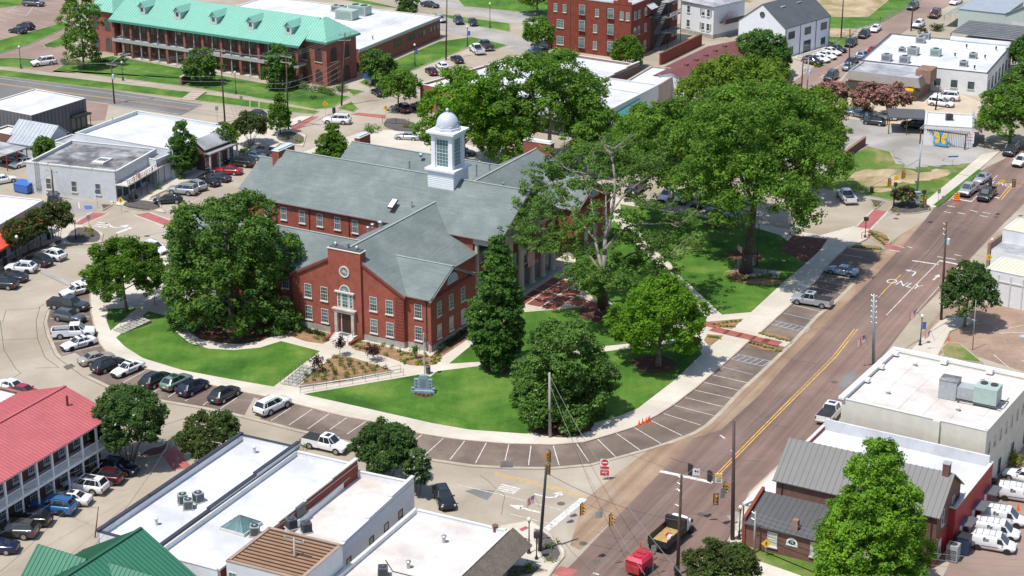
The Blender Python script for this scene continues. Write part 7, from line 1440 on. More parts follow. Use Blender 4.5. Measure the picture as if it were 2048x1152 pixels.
for i in range(14): f_=i/13; shrub(590+f_*55,655+f_*17+R.uniform(-2,2),.6,.6,'dark shrub by the magnolia and facade, %s from the left'%ORD[i],'dshrub','shrubs under the magnolia',.15,.1)
for i in range(13): f_=i/12; shrub(1455+f_*108,555+math.sin(f_*6)*5+4*f_,.7,.55,'low shrub edging the memorial bed, %s from the left'%ORD[i],'shrub' if i%3 else 'yel','shrubs edging the memorial bed',.15,.11)
for a,b,n in (((1740,463),(1775,480),9),((1745,468),(1768,487),7),((1705,493),(1762,498),10),((1520,666),(1580,682),10),((1500,685),(1560,700),9),((1428,648),(1480,640),7),((1440,653),(1468,652),5),((1418,672),(1440,676),5)):
    for i in range(n): f_=i/(n-1); TUF.append((a[0]+(b[0]-a[0])*f_,a[1]+(b[1]-a[1])*f_+R.uniform(-1,1)))
cc=np.array([P(x,y,.25) for x,y in TUF]); gc=link('ground_cover',leaves_mesh('ground_cover',cc,np.full(len(cc),.26),900,.075,[LEAF['shrub'],LEAF['yel']],.7,.6,(.4,1.),4)); gc['kind']='stuff'; gc['label']='small tufts of ground cover planted in the straw coloured beds'
for x,y,r_,h_,lf,l_ in [(429,326,1.0,1.0,'shrub','round clipped shrub beside the row of cars, farthest one'),(361,357,1.1,1.1,'shrub','round clipped shrub beside the silver vehicle'),(317,377,.9,.9,'shrub','round clipped shrub near the black sedan'),(300,388,.6,.5,'yel','low yellow green shrub near the balcony store'),(253,404,.7,.8,'dshrub','dark clipped shrub at the island tip'),(263,401,.7,.8,'dshrub','dark clipped shrub in the island middle'),(272,397,.7,.8,'dshrub','dark clipped shrub nearest the lamp'),(176,462,1.,1.1,'yel','bright yellow shrub in the left island'),(182,472,.9,1.0,'yel','second bright yellow shrub in the left island'),(160,474,.9,.7,'shrub','silver green plants under the crape myrtle'),(228,406,.8,.3,'yel','low grass tuft at the crossing corner'),(500,303,1.4,1.2,'dshrub','dark hedge mass under the reddish crape myrtle'),(486,307,1.3,1.2,'shrub','bright green hedge by the row of cars'),(572,278,1.5,.9,'dshrub','dark shrubs in the kerb island'),(597,282,1.5,.8,'yel','yellow green shrubs in the kerb island'),(812,255,1.0,.9,'yel','round yellow shrub in the dark gravel bed'),(585,176,1.6,1.3,'pin','clipped dark shrub left of the corner pavilion'),(664,162,1.6,1.9,'pin','tall rounded shrub at the corner pavilion'),(680,182,1.9,1.5,'pin','big clipped shrub right of the corner pavilion'),(627,197,1.4,.7,'dshrub','flat dark shrub alone on the hotel lawn'),(132,128,1.5,1.7,'pin','dark clipped bush by the hotel driveway'),(150,127,2.0,1.2,'yel','yellow hedge under the airy tree'),(246,120,1.2,2.0,'pin','small round tree shaped shrub by the hotel steps'),(205,128,2.2,1.2,'dshrub','dark hedge beside the hotel pavilion'),(1711,218,1.8,2.3,'mag','dark round bush below the pink crape myrtle'),(1735,228,1.8,1.8,'mag','second dark bush below the pink crape myrtle'),(1700,265,1.2,1.,'shrub','small bush on the gravel near the cafe'),(1753,412,.9,.6,'yel','light leafy plants in the triangular kerb bed'),(1790,421,1.,.5,'yel','light leafy plants in the corner bed, left'),(1855,419,1.,.5,'yel','light leafy plants in the corner bed, right'),(1841,415,.7,.7,'shrub','green shrub in front of the signal post'),(1055,1140,.9,.9,'shrub','leafy shrub in front of the mansard shop'),(1035,1145,.7,.4,'yel','pale plants in the corner bed by the mansard'),(1110,1085,.8,.5,'yel','pale plants beside the leaning pole, upper'),(1098,1098,.6,.6,'shrub','pale plants beside the leaning pole, middle'),(1100,1122,1.,.4,'yel','pale plants beside the leaning pole, lower'),(610,893,1.2,1.0,'shrub','light green bush at the tail of the white pickup'),(1262,285,2.,1.4,'shrub','shrubs behind the iron fence'),(865,272,3.2,1.4,'shrub','hedge behind the rear ridge of the courthouse'),(742,262,3.0,1.2,'feather','green hedge near the rear chimney'),(2030,925,1.6,1.6,'yel','yellow bush beside the cream block'),(1975,955,1.2,1.4,'yel','yellowish bush by the bins'),(1860,35,1.,1.,'dshrub','shrub by the side street bend'),(1875,60,2.4,1.5,'dshrub','row of dark shrubs behind the commercial block'),(1845,66,1.6,1.4,'dshrub','dark shrub beside the rear left air units'),(1570,140,1.5,1.5,'pin','shrub in front of the white gable house'),(1635,133,1.2,.8,'shrub','low shrub by the white angled cars'),(1700,92,.8,1.,'shrub','narrow shrub by the side street')]: shrub(x,y,r_,h_,l_,lf if lf in LEAF else 'shrub','single shrubs around the streets',.12,.12)
hd=MB()
def hedge(a,b,w_,h_,label,leaf='pin'):
    A=Vector(P(*a,.1)); B=Vector(P(*b,.1)); L_=(B-A).length; n=int(L_/.7)+2; R2=random.Random(int(a[0])); cen=[]; rad=[]
    for i in range(n*3): f_=R2.random(); cen.append((f_*L_,R2.uniform(-w_*.3,w_*.3),R2.uniform(.3,.75)*h_)); rad.append(w_*R2.uniform(.28,.42))
    me=leaves_mesh('hedge',np.array(cen),np.array(rad),90,.12,[LEAF[leaf]],1.,.6,None,int(a[0])); o=link('hedge',me,None,tuple(A),yaw_of(A,B)); tag(o,label,'hedge','clipped hedges by the hotel')
hedge((580,172),(625,182),2.0,1.2,'dark clipped hedge in front of the corner pavilion'); hedge((628,182),(668,190),2.2,1.5,'bulging clipped hedge below the corner pavilion')
# ================= VEHICLES =================
C=car; sh='sheriff cars parked along the curved bays'
C('sedan','white',(152,581),(122,588),'white sheriff car with black lettering half under the feathery tree','pk',group=sh); C('sedan','white',(176,565),(150,570),'farthest white sheriff car tucked behind the feathery tree','pk',group=sh)
C('pickup','dgrey',(137,610),(176,614),'dark grey pickup with covered bed, farthest in the curved bays','t'); C('suv','grey',(139,634),(172,640),'grey suv between the dark pickup and the white pickup',''); C('pickup','white',(147,665),(188,663),'white pickup with open black bed among the curved bays','')
C('sedan','white',(157,686),(121,696),'white sheriff car next to the white open bed pickup','pk',group=sh); C('sedan','gold',(193,716),(225,708),'pale gold sedan near the storm drain',''); C('suv','black',(217,730),(247,719),'black suv between gold sedan and sheriff car','')
C('sedan','white',(255,737),(224,750),'white sheriff car in the row facing the street beside the black suv','pk',group=sh); C('suv','black',(311,760),(337,747),'black suv at the left of the mint one','s'); C('suv','mint',(353,764),(379,751),'pale mint green suv with sunroof','s'); C('suv','navy',(386,775),(411,762),'dark navy suv right of the mint one',''); C('suv','dgrey',(449,789),(476,774),'charcoal suv standing alone before the concrete apron','s'); C('bigsuv','white',(545,812),(572,799),'white suv parked alone in the bay below the steps','')
C('pickup','white',(652,889),(697,899),'white pickup with dark bed cover driving behind the white roofs','ts'); C('sedan','lblue',(1684,541),(1652,536),'silver blue sedan alone under the oak shade',''); C('pickup','silver',(1624,602),(1586,596),'silver pickup with black bed cover by the long sidewalk','ts'); C('pickup','white',(1661,826),(1684,800),'white pickup with dark bed cover beside the cream block','ts')
C('suv','black',(888,996),(901,1022),'black suv on the street right of the pale walled shop','')
C('suv','white',(311,497),(334,505),'white suv passing the dark magnolia',''); C('suv','white',(104,510),(83,505),'white suv with black wheels, nearest the island','k'); C('suv','dgrey',(78,521),(56,514),'dark suv between the two white ones',''); C('suv','white',(42,536),(10,534),'second white suv with dark wheels in the left row','k'); C('sedan','dgrey',(24,553),(-5,549),'dark sedan in the left row',''); C('suv','black',(4,568),(-25,566),'black suv cut by the left edge','')
C('sedan','black',(336,399),(306,401),'black sedan at the near end of the shop row',''); C('bigsuv','silver',(366,381),(334,378),'large silver suv in the shop row',''); C('suv','silver',(391,371),(366,362),'pale silver suv behind the large one',''); C('sedan','black',(418,362),(396,354),'black sedan behind the pale silver suv',''); C('sedan','dgrey',(436,354),(410,349),'dark sedan left of the red car',''); C('sedan','red',(457,341),(428,339),'bright red sedan in the shop row',''); C('bigsuv','black',(481,325),(449,321),'long black suv in the shop row',''); C('sedan','bgrey',(506,311),(480,307),'blue grey sedan behind the long black suv',''); C('pickup','grey',(530,303),(505,300),'grey pickup at the far end of the shop row','')
C('suv','navy',(238,935),(274,941),'dark blue suv in the shade of the dense crape myrtle',''); C('suv','maroon',(207,954),(171,950),'maroon suv in the courtyard row',''); C('bigsuv','white',(172,972),(134,966),'white suv with roof rails in the courtyard row','s'); C('sedan','white',(141,996),(104,992),'white sedan with sunroof in the courtyard row','s'); C('bigsuv','blue',(107,1014),(66,1009),'bright blue suv in the courtyard row','k'); C('suv','black',(60,1038),(20,1036),'black suv in the courtyard row',''); C('bigsuv','bronze',(28,1062),(-15,1060),'bronze grey suv with sunroof in the courtyard row','s'); C('sedan','navy',(-8,1093),(-50,1092),'dark blue sedan cut by the left edge of the courtyard','')
C('sedan','white',(20,771),(0,765),'white car behind the faded red roof',''); C('sedan','red',(50,783),(80,790),'red car almost hidden behind the faded red roof','')
vn='white delivery vans in the service yard'
C('van','white',(1987,1088),(2029,1095),'nearest white van with ladder rack','k',group=vn); C('van','white',(1995,1063),(2036,1070),'second white van with ladder rack','k',group=vn); C('van','white',(2007,1036),(2048,1043),'third white van with ladder rack','k',group=vn); C('van','white',(2040,990),(2080,996),'farthest white van, cut by the right edge','k',group=vn); C('sedan','white',(2048,952),(2020,945),'white car behind the yellow bush','')
C('bigsuv','dgrey',(2022,301),(2010,312),'dark pickup like suv coming down the highway, farthest',''); C('suv','white',(2041,323),(2026,334),'white suv entering at the right edge',''); C('sedan','silver',(1965,356),(1950,366),'silver sedan queued behind the white pickup',''); C('pickup','silver',(1937,380),(1921,393),'silver white pickup waiting at the stop line',''); C('pickup','black',(1973,389),(1960,402),'black pickup waiting in the turning lane','')
C('pickup','white',(1693,394),(1680,380),'white pickup driving away by the giant oak',''); C('suv','white',(1333,392),(1320,402),'left one of two white suvs facing the rear lawn','s'); C('bigsuv','white',(1367,395),(1352,408),'right one of two white suvs facing the rear lawn','s'); C('pickup','black',(1270,379),(1252,392),'black pickup beside the two white suvs',''); C('sedan','bgrey',(1428,415),(1418,425),'blue grey car in the deep shade of the oak','');C('suv','dgrey',(1398,404),(1386,415),'dark suv in oak shade beside the white one','');C('suv','silver',(1462,425),(1452,436),'silver suv in the shade right of the trunk','')
C('suv','grey',(1826,13),(1815,20),'grey suv at the top of the side street',''); C('sedan','white',(1751,57),(1740,66),'white sedan parked on the side street',''); C('suv','black',(1728,69),(1716,77),'black suv behind the white sedan on the side street',''); C('suv','dgreen',(1702,86),(1691,94),'dark green suv lowest in the parallel row',''); C('bigsuv','maroon',(1870,29),(1860,38),'maroon suv at the top of the side street',''); C('suv','white',(1837,49),(1826,56),'white suv near the tall brown pole',''); C('sedan','white',(1912,3),(1900,8),'white car at the very top right','')
C('sedan','white',(1663,103),(1680,107),'top white sedan of the angled row',''); C('sedan','white',(1653,111),(1670,115),'middle white sedan of the angled row',''); C('sedan','white',(1640,117),(1657,121),'bottom white sedan of the angled row',''); C('sedan','black',(1674,97),(1690,101),'black sedan at the top of the angled row',''); C('suv','black',(1626,123),(1642,127),'black suv ending the angled row',''); C('bigsuv','dgrey',(1662,154),(1651,162),'dark suv driving down the side street',''); C('sedan','navy',(1704,122),(1720,112),'blue sedan beside the mansard shop roof',''); C('suv','lblue',(1726,111),(1742,102),'pale silver suv behind the blue sedan',''); C('hatch','red',(1750,99),(1765,92),'red car partly hidden by the white commercial roof',''); C('sedan','lblue',(1698,133),(1712,124),'light blue sedan nearest the mansard','')
C('suv','dgreen',(1571,162),(1561,168),'dark green car on the side street below the pole',''); C('suv','dgrey',(1545,174),(1534,181),'dark vehicle half under the yellow green tree',''); C('bigsuv','white',(1892,194),(1868,192),'white suv in the tan yard',''); C('minivan','white',(1882,206),(1906,209),'white minivan in front of the suv in the tan yard',''); C('hatch','dgrey',(1748,243),(1732,241),'small grey car beside the patio roof','')
C('sedan','lblue',(1692,223),(1677,221),'light blue car behind the fence, left',''); C('sedan','lblue',(1722,228),(1737,231),'light blue car between the pink trees',''); C('sedan','white',(1771,232),(1756,230),'white car under the right pink tree',''); C('bigsuv','black',(1830,251),(1812,249),'black vehicle in the shade of the patio roof','')
C('pickup','white',(954,100),(942,91),'white pickup in the lot above the orange brick shop',''); C('pickup','dgrey',(971,92),(959,84),'dark pickup beside the white one at the annex lawn','t'); C('sedan','black',(914,118),(903,110),'black coupe in the lot by the annex lawn',''); C('hatch','white',(884,132),(873,124),'small white car beside the maroon one',''); C('sedan','maroon',(863,142),(852,133),'maroon sedan nearest the orange brick shop',''); C('suv','maroon',(806,216),(790,206),'dark red suv under the round street tree',''); C('suv','black',(838,214),(822,204),'black suv under the bright tree',''); C('sedan','black',(757,184),(747,178),'black car at the end of the annex lot',''); C('hatch','silver',(881,38),(888,42),'silver car at the annex far corner',''); C('suv','dgrey',(917,41),(923,48),'dark grey suv in the top lot',''); C('sedan','black',(946,44),(951,52),'black sedan in the top lot','')
C('bigsuv','white',(674,241),(648,240),'white suv crossing the junction',''); C('sedan','silver',(815,273),(796,272),'silver car passing behind the courthouse',''); C('suv','dgrey',(508,231),(482,229),'dark suv on the pale concrete street',''); C('bigsuv','grey',(67,7),(90,8),'grey suv at the top of the hotel car park',''); C('suv','black',(51,53),(36,50),'black suv in the hotel car park',''); C('sedan','black',(35,61),(18,58),'black sedan in front of the suv in the hotel car park',''); C('bigsuv','white',(87,125),(64,128),'white suv leaving the hotel driveway',''); C('suv','bgrey',(1075,103),(1056,99),'blue grey suv under the street tree',''); C('suv','dgrey',(1082,91),(1062,88),'dark suv under the street tree by the apartment house','')
C('sedan','white',(44,325),(27,330),'white sedan beside the open carport',''); C('sedan','white',(6,359),(28,355),'white car cut by the left edge',''); C('bigsuv','dgrey',(107,398),(107,380),'dark vehicle below the timber pole',''); C('suv','black',(22,320),(0,316),'dark car inside the open carport',''); C('sedan','black',(860,9),(880,12),'black car at the top edge by the pole',''); C('sedan','dgrey',(925,303),(945,306),'dark car behind the cupola ledge','')
# flatbed work truck
g=P(1341,1070,.8); q=P(1374,1041,.8); t=thing('work_truck','flatbed work truck with dark stake bed and white cab towing a red sweeper','truck',(g[0],g[1],.02),yaw_of(g,q))
MB().box(-3.1,3.3,-.45,.45,.55,.85).build('chassis','plastic',t); MB().box(-3.0,1.0,-1.15,1.15,.9,1.05).build('bed_floor',mat('sandy_bed',(.36,.25,.10),.9,.3,2.),t)
for s in (-1,1): MB().box(-3.0,1.0,s*1.15-.06,s*1.15+.06,.95,1.7).build('bed_side','black',t)
MB().box(-3.06,-2.95,-1.15,1.15,.8,1.5).build('tailgate','black',t); MB().box(.95,1.5,-1.2,1.2,.9,2.4).build('headboard','black',t)
b=loft_body([(1.55,.95,.5,1.5),(1.7,1.0,.45,2.1),(2.3,1.0,.45,2.2),(2.75,1.0,.45,1.45),(3.6,.95,.5,1.3),(3.85,.75,.6,1.05)]); b.build('cab',paint(COLR['white'],0.),t); MB().box(2.3,2.42,-.9,.9,1.5,2.1).build('windscreen','glass_c',t)
tm=MB().cyl(0,0,-.16,.16,.45,.45,16).xf(Matrix.Rotation(math.pi/2,4,'X')).mesh('wheel','tyre'); [link('wheel',tm,t,(x,s*.98,.45)) for x in (-2.4,2.9) for s in (-1,1)]
MB().box(-1.0,-.5,-.4,.1,1.05,1.35).build('red_crate','red',t); MB().box(-1.4,-.9,-.7,-.3,1.05,1.4).build('white_crate','white_wood',t); [MB().box(2.9,3.2,s*1.0-.1,s*1.0+.1,1.3,1.6).build('mirror','plastic',t) for s in (-1,1)]
g=P(1281,1127,.8); t=thing('red_sweeper_trailer','red box shaped sweeper trailer towed behind the work truck','trailer',(g[0],g[1],.02),yaw_of(P(1284,1125,.8),P(1318,1098,.8)))
MB().box(-1.4,1.0,-1.0,1.0,.6,1.65).build('hopper',mat('sweeper_red',(.42,.02,.05),.45,.1),t); MB().add([(-1.5,-1.05,1.65),(1.1,-1.05,1.65),(1.1,1.05,1.65),(-1.5,1.05,1.65),(-1.1,-.75,1.95),(.8,-.75,1.95),(.8,.75,1.95),(-1.1,.75,1.95)],[(0,1,5,4),(1,2,6,5),(2,3,7,6),(3,0,4,7),(4,5,6,7)]).build('lid',mat('sweeper_red',(.42,.02,.05),.45,.1),t)
MB().box(-1.7,-1.5,-.8,.8,.4,1.2).build('rear_frame','red_paint',t); [link('wheel',tm,t,(x,s*1.0,.45)) for x in (-.5,) for s in (-1,1)]; MB().bar((1.3,0,.6),(3.1,0,.6),.12,.1).build('tow_bar','plastic',t); [MB().box(-.9+.9*k,-.6+.9*k,-.5,.5,2.0,2.06).build('hatch_rib','red_paint',t) for k in range(3)]; MB().cyl(1.0,.6,2.,2.7,.05).build('beacon_post','red',t)
# ================= POLES, WIRES, LAMPS, SIGNALS =================
pa,ta=pole((229,207),(222,126),'timber pole with street light arm and transformer in front of the hotel',arms=1,transf=1); MB().path([(0,0,8.2),(2.2,.4,9.6),(3.2,.6,9.8)],.06).build('light_arm','galv',pa); MB().box(2.9,3.7,.45,.8,9.7,9.85).build('lamp_head','galv',pa)
pb,tb2=pole((450,245),(440,98),'tall timber pole between the white store and the hotel lawn',arms=2); pc,tc2=pole((577,260),(572,110),'timber pole next to the young upright tree',arms=2); pd,td=pole((683,212),(690,66),'timber pole in front of the corner pavilion',arms=2,az=HWY+.6)
pe,te=pole((892,120),(894,-12),'tall timber pole between the parked white cars',arms=1); pf,tf=pole((1882,641),(1893,445),'dark timber pole at the right beyond the highway',arms=0,insul=3,transf=1,r=.2)
pg,tg=pole((1747,728),(1748,588),'grey steel pole with side insulators beside the cream block',arms=0,insul=6,m='pole_grey',r=.24); ph,th=pole((1465,1081),(1468,843),'thick brown steel pole beside the street canopy',arms=0,insul=0,m=mat('brown_steel_pole',(.07,.04,.035),.6,.1),r=.24)
pi_,ti=pole((1355,1150),(1363,950),'dark timber pole near the work truck',arms=0,insul=3,r=.2); pj_,tj=pole((1100,876),(1099,745),'pale grey concrete pole in front of the magnolia',arms=0,insul=0,m='wood_grey',r=.2); pk,tk=pole((1079,1104),(1093,930),'leaning dark pole carrying signals at the bottom corner',arms=0,insul=0,r=.2,m='black')
pl_,tl=pole((1833,396),(1843,283),'grey steel pole at the far corner bed',arms=0,insul=0,m='pole_grey',r=.18); pm_1,tm1=pole((592,1240),(588,1075),'grey pole with transformer rising over the tan roof',arms=1,transf=1,m='wood_grey'); pn,tn=pole((1601,207),(1607,112),'left pole of the transformer pair on the side street',arms=1,transf=1); po,to_=pole((1613,205),(1617,118),'right pole of the transformer pair on the side street',arms=1,transf=1,m='wood_grey')
pp,tp_=pole((1697,178),(1700,58),'timber pole at the mansard shop corner',arms=1); pq,tq=pole((1682,76),(1688,-20),'timber pole in front of the dirt lot',arms=0,insul=2); pr,tr_=pole((1822,62),(1828,-15),'brown pole beside the side street',arms=0,insul=2); ps,ts=pole((1871,220),(1878,170),'short dark pole in front of the tan yard',arms=0,insul=0); pt_,tt=pole((108,402),(103,339),'timber pole beside the white brick store',arms=1); pu,tu=pole((1508,1108),(1511,1022),'grey timber pole by the lean-to',arms=0,insul=2,m='wood_grey',r=.14)
pv,tv=pole((62,250),(62,203),'pole at the corner of the dark grey warehouse',arms=0,insul=1); pw,tw=pole((137,270),(136,224),'grey pole behind the gable shed',arms=0,insul=0,m='wood_grey'); pole((190,1075),(197,1013),'thin rusty post in the courtyard',arms=0,insul=0,r=.07,m=mat('rust_flue',(.12,.03,.02),.8,.1)); pole((642,1175),(642,1098),'thin dark post right of the tan roof',arms=0,insul=0,r=.1,m='black'); pole((1945,700),(1952,600),'thin light pole on the forecourt',arms=0,insul=0,r=.07,m='wood_grey')
def topof(p,dz=-.4): return Vector(p.location)+Vector((0,0,p['H']+dz))
def span(A,B,lab,sag=.9,m='wire_l',n=3):
    for k in range(min(n,len(A),len(B))): wire(A[k],B[k],lab.replace('one of the','%s of the'%('left','middle','right')[k]),sag,.02,m)
def far(px,py,z): return P(px,py,z)
for k,(a,b) in enumerate(zip([topof(pi_,-.3-.9*i) for i in range(3)],[topof(ph,-.5-1.1*i) for i in range(3)])):
    pass
tA=[topof(pi_,-.4-.75*i) for i in range(3)]; tG=[topof(pg,-.4-.8*i) for i in range(3)]; tF=[topof(pf,-.4-.75*i) for i in range(3)]
for k in range(3):
    wire(tA[k],tG[k],'%s of three pale wires running along the highway'%('top','middle','bottom')[k],1.2,.022,'wire_l'); wire(tG[k],tF[k],'%s of three wires between grey steel pole and dark right pole'%('top','middle','bottom')[k],.8,.022,'wire_l'); wire(tA[k],tA[k]+(tA[k]-tG[k])*.7,'%s of three wires leaving toward the bottom edge'%('top','middle','bottom')[k],1.,.022,'wire_l'); wire(tF[k],far(2120,330,10-.7*k),'%s of three wires running off to the upper right'%('top','middle','bottom')[k],1.,.022,'wire_l')
span(ta,tb2,'one of the thin wires between poles in front of the hotel',.6); span(tb2,tc2,'one of the thin wires left of the young tree',.6); span(tc2,td,'one of the thin wires crossing the corner pavilion',.5); span(ta,[far(-60,95+12*k,9.5-.3*k) for k in range(3)],'one of the wires leaving past the hotel car park',.7)
for i in range(4):
    for p,A,B in ((pb,far(-80,225,7),ta),): pass
    z=5+1.0*i; wire(Vector(pa.location)+Vector((0,0,z)),Vector(pb.location)+Vector((0,0,z+1)),'%s low cable strung in front of the hotel lawn'%('lowest','second','third','highest')[i],.9,.028,M['galv']); wire(Vector(pb.location)+Vector((0,0,z+1)),Vector(pc.location)+Vector((0,0,z+1)),'%s low cable near the kerb island'%('lowest','second','third','highest')[i],.5,.028,M['galv'])
    wire(Vector(pc.location)+Vector((0,0,z+1)),Vector(pd.location)+Vector((0,0,z+1)),'%s low cable ending at the corner pavilion pole'%('lowest','second','third','highest')[i],.5,.028,M['galv'])
span(td,te,'one of the wires crossing the annex lot',1.4); span(tn,tp_,'one of the wires over the angled white cars',.5); span(te,[far(1120,-30,12+.3*k) for k in range(3)],'one of the wires leaving the top edge by the apartment house',1.)
wire(topof(pj_,-.6),far(1365,1150,9.5),'upper pale wire sloping down from the concrete pole',1.6,.025,'wire_l'); wire(topof(pj_,-1.8),far(1290,1150,9),'lower pale wire sloping down from the concrete pole',1.6,.025,'wire_l')
for k in range(3): wire(topof(pu,-.3-.5*k),far(2060,1120+14*k,7.-.5*k),'%s of three pale wires passing over the big bright tree'%('top','middle','bottom')[k],1.2,.02,'wire_l')
wire(topof(pt_,-.3),topof(pv,-.5),'thin wire from the brick store pole to the warehouse pole',.6,.02); wire(topof(pt_,-.5),far(-50,430,6),'thin wire leaving left over the red awning store',.6,.02)
for k in range(4): wire(far(205,905+10*k,5.5),far(-60,905+95*k,4.5),'%s sagging string of small lights over the courtyard'%('highest','second','third','lowest')[k],.9,.022,'wire'); 
wire(far(195,1016,3.2),far(90,960,5.),'string of lights from the rusty post to the gallery',.7,.02); wire(far(330,900,6),far(130,1150,7),'long string of lights across the courtyard row',1.,.02)
# guy wires
for i,(b0,e0,h0) in enumerate([((577,260),(563,275),9),((577,260),(568,262),10),((450,245),(470,238),8),((450,245),(480,242),9)]): wire(Vector(P(*b0))+Vector((0,0,h0)),P(*e0,.1),('left guy wire at the kerb island pole','right guy wire at the kerb island pole','left guy wire of the tall pole on the hotel lawn','right guy wire of the tall pole on the hotel lawn')[i],0,.02,'wire_l','guy wires')
# signals on span wires
def spanwire(a,b,sag,lab): return wire(a,b,lab,sag,.03,'wire')
SB=Vector(P(1079,1104))+Vector((.6,0,9.4)); SC=topof(pi_,-5.2)
spanwire(SB,SC,.8,'signal span wire across the near junction')
def onspan(a,b,f,sag): p=Vector(a).lerp(Vector(b),f); p.z-=sag*4*f*(1-f); return p
def sig(px,py,z,rz,label): return signal(P(px,py,z),rz,label)
S1=math.radians(10)
sig(1165,1009,7.0,math.pi*.5+RY,'left hanging signal over the near junction'); sig(1223,1030,7.0,math.pi*.5+RY,'right hanging signal over the near junction')
sig(1097,903,9.,RY-.6,'upper signal on the leaning pole'); sig(1096,929,8.0,RY-.6,'lower signal on the leaning pole')
sig(1382,929,7.2,RY+math.pi-.3,'left dark backed signal above the stop line'); sig(1421,942,7.2,RY+math.pi-.3,'right dark backed signal above the stop line'); sig(1433,990,6.8,.2,'lower yellow signal near the brown pole'); sig(1452,966,6.8,.9,'upper yellow signal near the brown pole')
sig(1780,358,6.6,.5,'left hanging signal over the far grass lot'); sig(1808,343,6.6,.5,'right hanging signal over the far grass lot'); sig(1982,357,6.6,RY+math.pi,'red dark signal over the queue of traffic'); sig(2029,360,6.6,0.,'yellow signal at the far right of the span'); sig(1851,395,4.5,.2,'signal standing beside the corner bed')
wire(P(1382,927,7.5),P(1468,962,8),'short span wire to the brown pole with two dark signals',.3,.03); wire(P(1340,915,8),P(1382,927,7.5),'wire stub left of the dark backed signals',.1,.03); wire(P(1415,1030,6),P(1468,920,8.5),'span wire slanting to the brown pole',.3,.03)
wire(topof(pl_,-3),P(1700,392,6.4),'signal span wire over the far grass lot',.3,.03); wire(P(1848,330,7.5),P(2080,372,7.2),'signal span wire over the highway queue',.5,.03); wire(P(1165,1004,7.4),P(1223,1025,7.4),'signal hanger cable between the two near signals',.1,.02)
def hsign(px,py,z,rz,w_,h,m,label,txt=None,tc='plastic',ts=.3):
    t=thing('hanging_sign',label,'sign',P(px,py,z),rz,'signs hung on the span wires'); MB().box(-w_/2,w_/2,-.02,.02,-h,0).build('sign_panel',m,t); MB().box(-.02,.02,-.02,.02,0,.3).build('hanger','galv',t); return t
t=hsign(1393,937,7.2,0,.8,.8,'signw','small white left turn sign between the dark backed signals'); 
b=MB().add([(-.25,-.03,-.3),(-.05,-.03,-.12),(-.05,-.03,-.5)],[(0,1,2)]); b.box(-.06,.2,-.035,-.025,-.38,-.3); b.box(.14,.2,-.035,-.025,-.6,-.38); b.build('arrow_symbol','plastic',t)
t=hsign(1438,947,7.,0,.75,1.1,'signw','yellow and white sign hanging left of the brown pole'); MB().box(-.36,.36,-.03,-.021,-.45,-.05).build('yellow_field','signy',t); [MB().box(-.25,.25,-.03,-.021,-.65-.16*k,-.58-.16*k).build('text_line','plastic',t) for k in range(3)]
hsign(1198,1023,7.,.3,.75,.75,'galv','blank grey sign back between the two near signals'); t=hsign(1793,352,6.6,.2,.7,.7,'signy','yellow warning sign between the far signals'); t=hsign(2005,360,6.8,0,.9,.45,'signy','small yellow sign over the queue'); hsign(1446,976,6.8,.5,.6,1.2,'galv','grey sign back beside the yellow signals')
# do not enter + wrong way
t,H=sign_post((1209,960),918,'red and white double sign on a post at the edge of the curved lane','signw',1.0,.9,-.1,z=.02); MB().add([(.42*math.cos(6.283*k/18),-.026,H-.45+.42*math.sin(6.283*k/18)) for k in range(18)],[tuple(range(18))]).build('red_disc','red',t); MB().box(-.3,.3,-.034,-.028,H-.52,H-.38).build('white_bar','signw',t)
MB().box(-.5,.5,-.02,.02,H-2.1,H-.98).build('lower_panel','red',t); text('WRONG',.27,'signw',t,(0,-.03,H-1.35),(math.pi/2,0,0),bold=True); text('WAY',.30,'signw',t,(0,-.03,H-1.72),(math.pi/2,0,0),bold=True); text('DO NOT ENTER',.075,'plastic',t,(0,-.03,H-.94),(math.pi/2,0,0))
for b_,t_,l_,s_ in [((772,238),210,'yellow pedestrian diamond sign at the junction kerb',1),((651,230),202,'yellow pedestrian sign near the litter bin and banner',1),((243,424),394,'yellow pedestrian sign at the balcony store corner',1),((1975,548),508,'yellow pedestrian diamond sign near the right white building',1),((1531,1113),1078,'yellow sign on a post in front of the lean-to',1)]:
    t,H=sign_post(b_,t_,l_,'signy',.75,.75,0,diamond=True); walker(t,H-.56,.8)
for b_,t_,l_ in [((179,458),430,'round topped sign seen from behind at the left island'),((317,410),388,'sign seen from behind by the black sedan'),((600,270),240,'small sign seen from behind in the kerb island'),((1877,402),378,'street sign seen from behind beside the verge'),((1306,1150),1090,'pair of pale sign backs beside the dark pole'),((435,245),213,'tall narrow sign beside the tall timber pole'),((1885,412),392,'sign on the ground by the verge, seen from behind'),((483,212),192,'small post sign on the hotel lawn'),((740,190),160,'thin sign post by the annex walk')]: sign_post(b_,t_,l_,'galv',.6,.75,.4)
t,H=sign_post((195,415),380,'small blue accessible parking sign against the white brick wall','blue_paint',.4,.6,0)
t,H=sign_post((1905,332),306,'white real estate sign on two posts in the grass lot','signw',1.9,1.1,.1); MB().box(-.9,.9,-.03,-.021,H-.75,H-.5).build('blue_band','blue_paint',t); MB().cyl(-.8,.05,0,H-.1,.04).build('sign_post','signw',t)
t,H=sign_post((736,173),146,'blue historical sign on a pale post by the annex lawn','blue_paint',1.5,1.2,.2); 
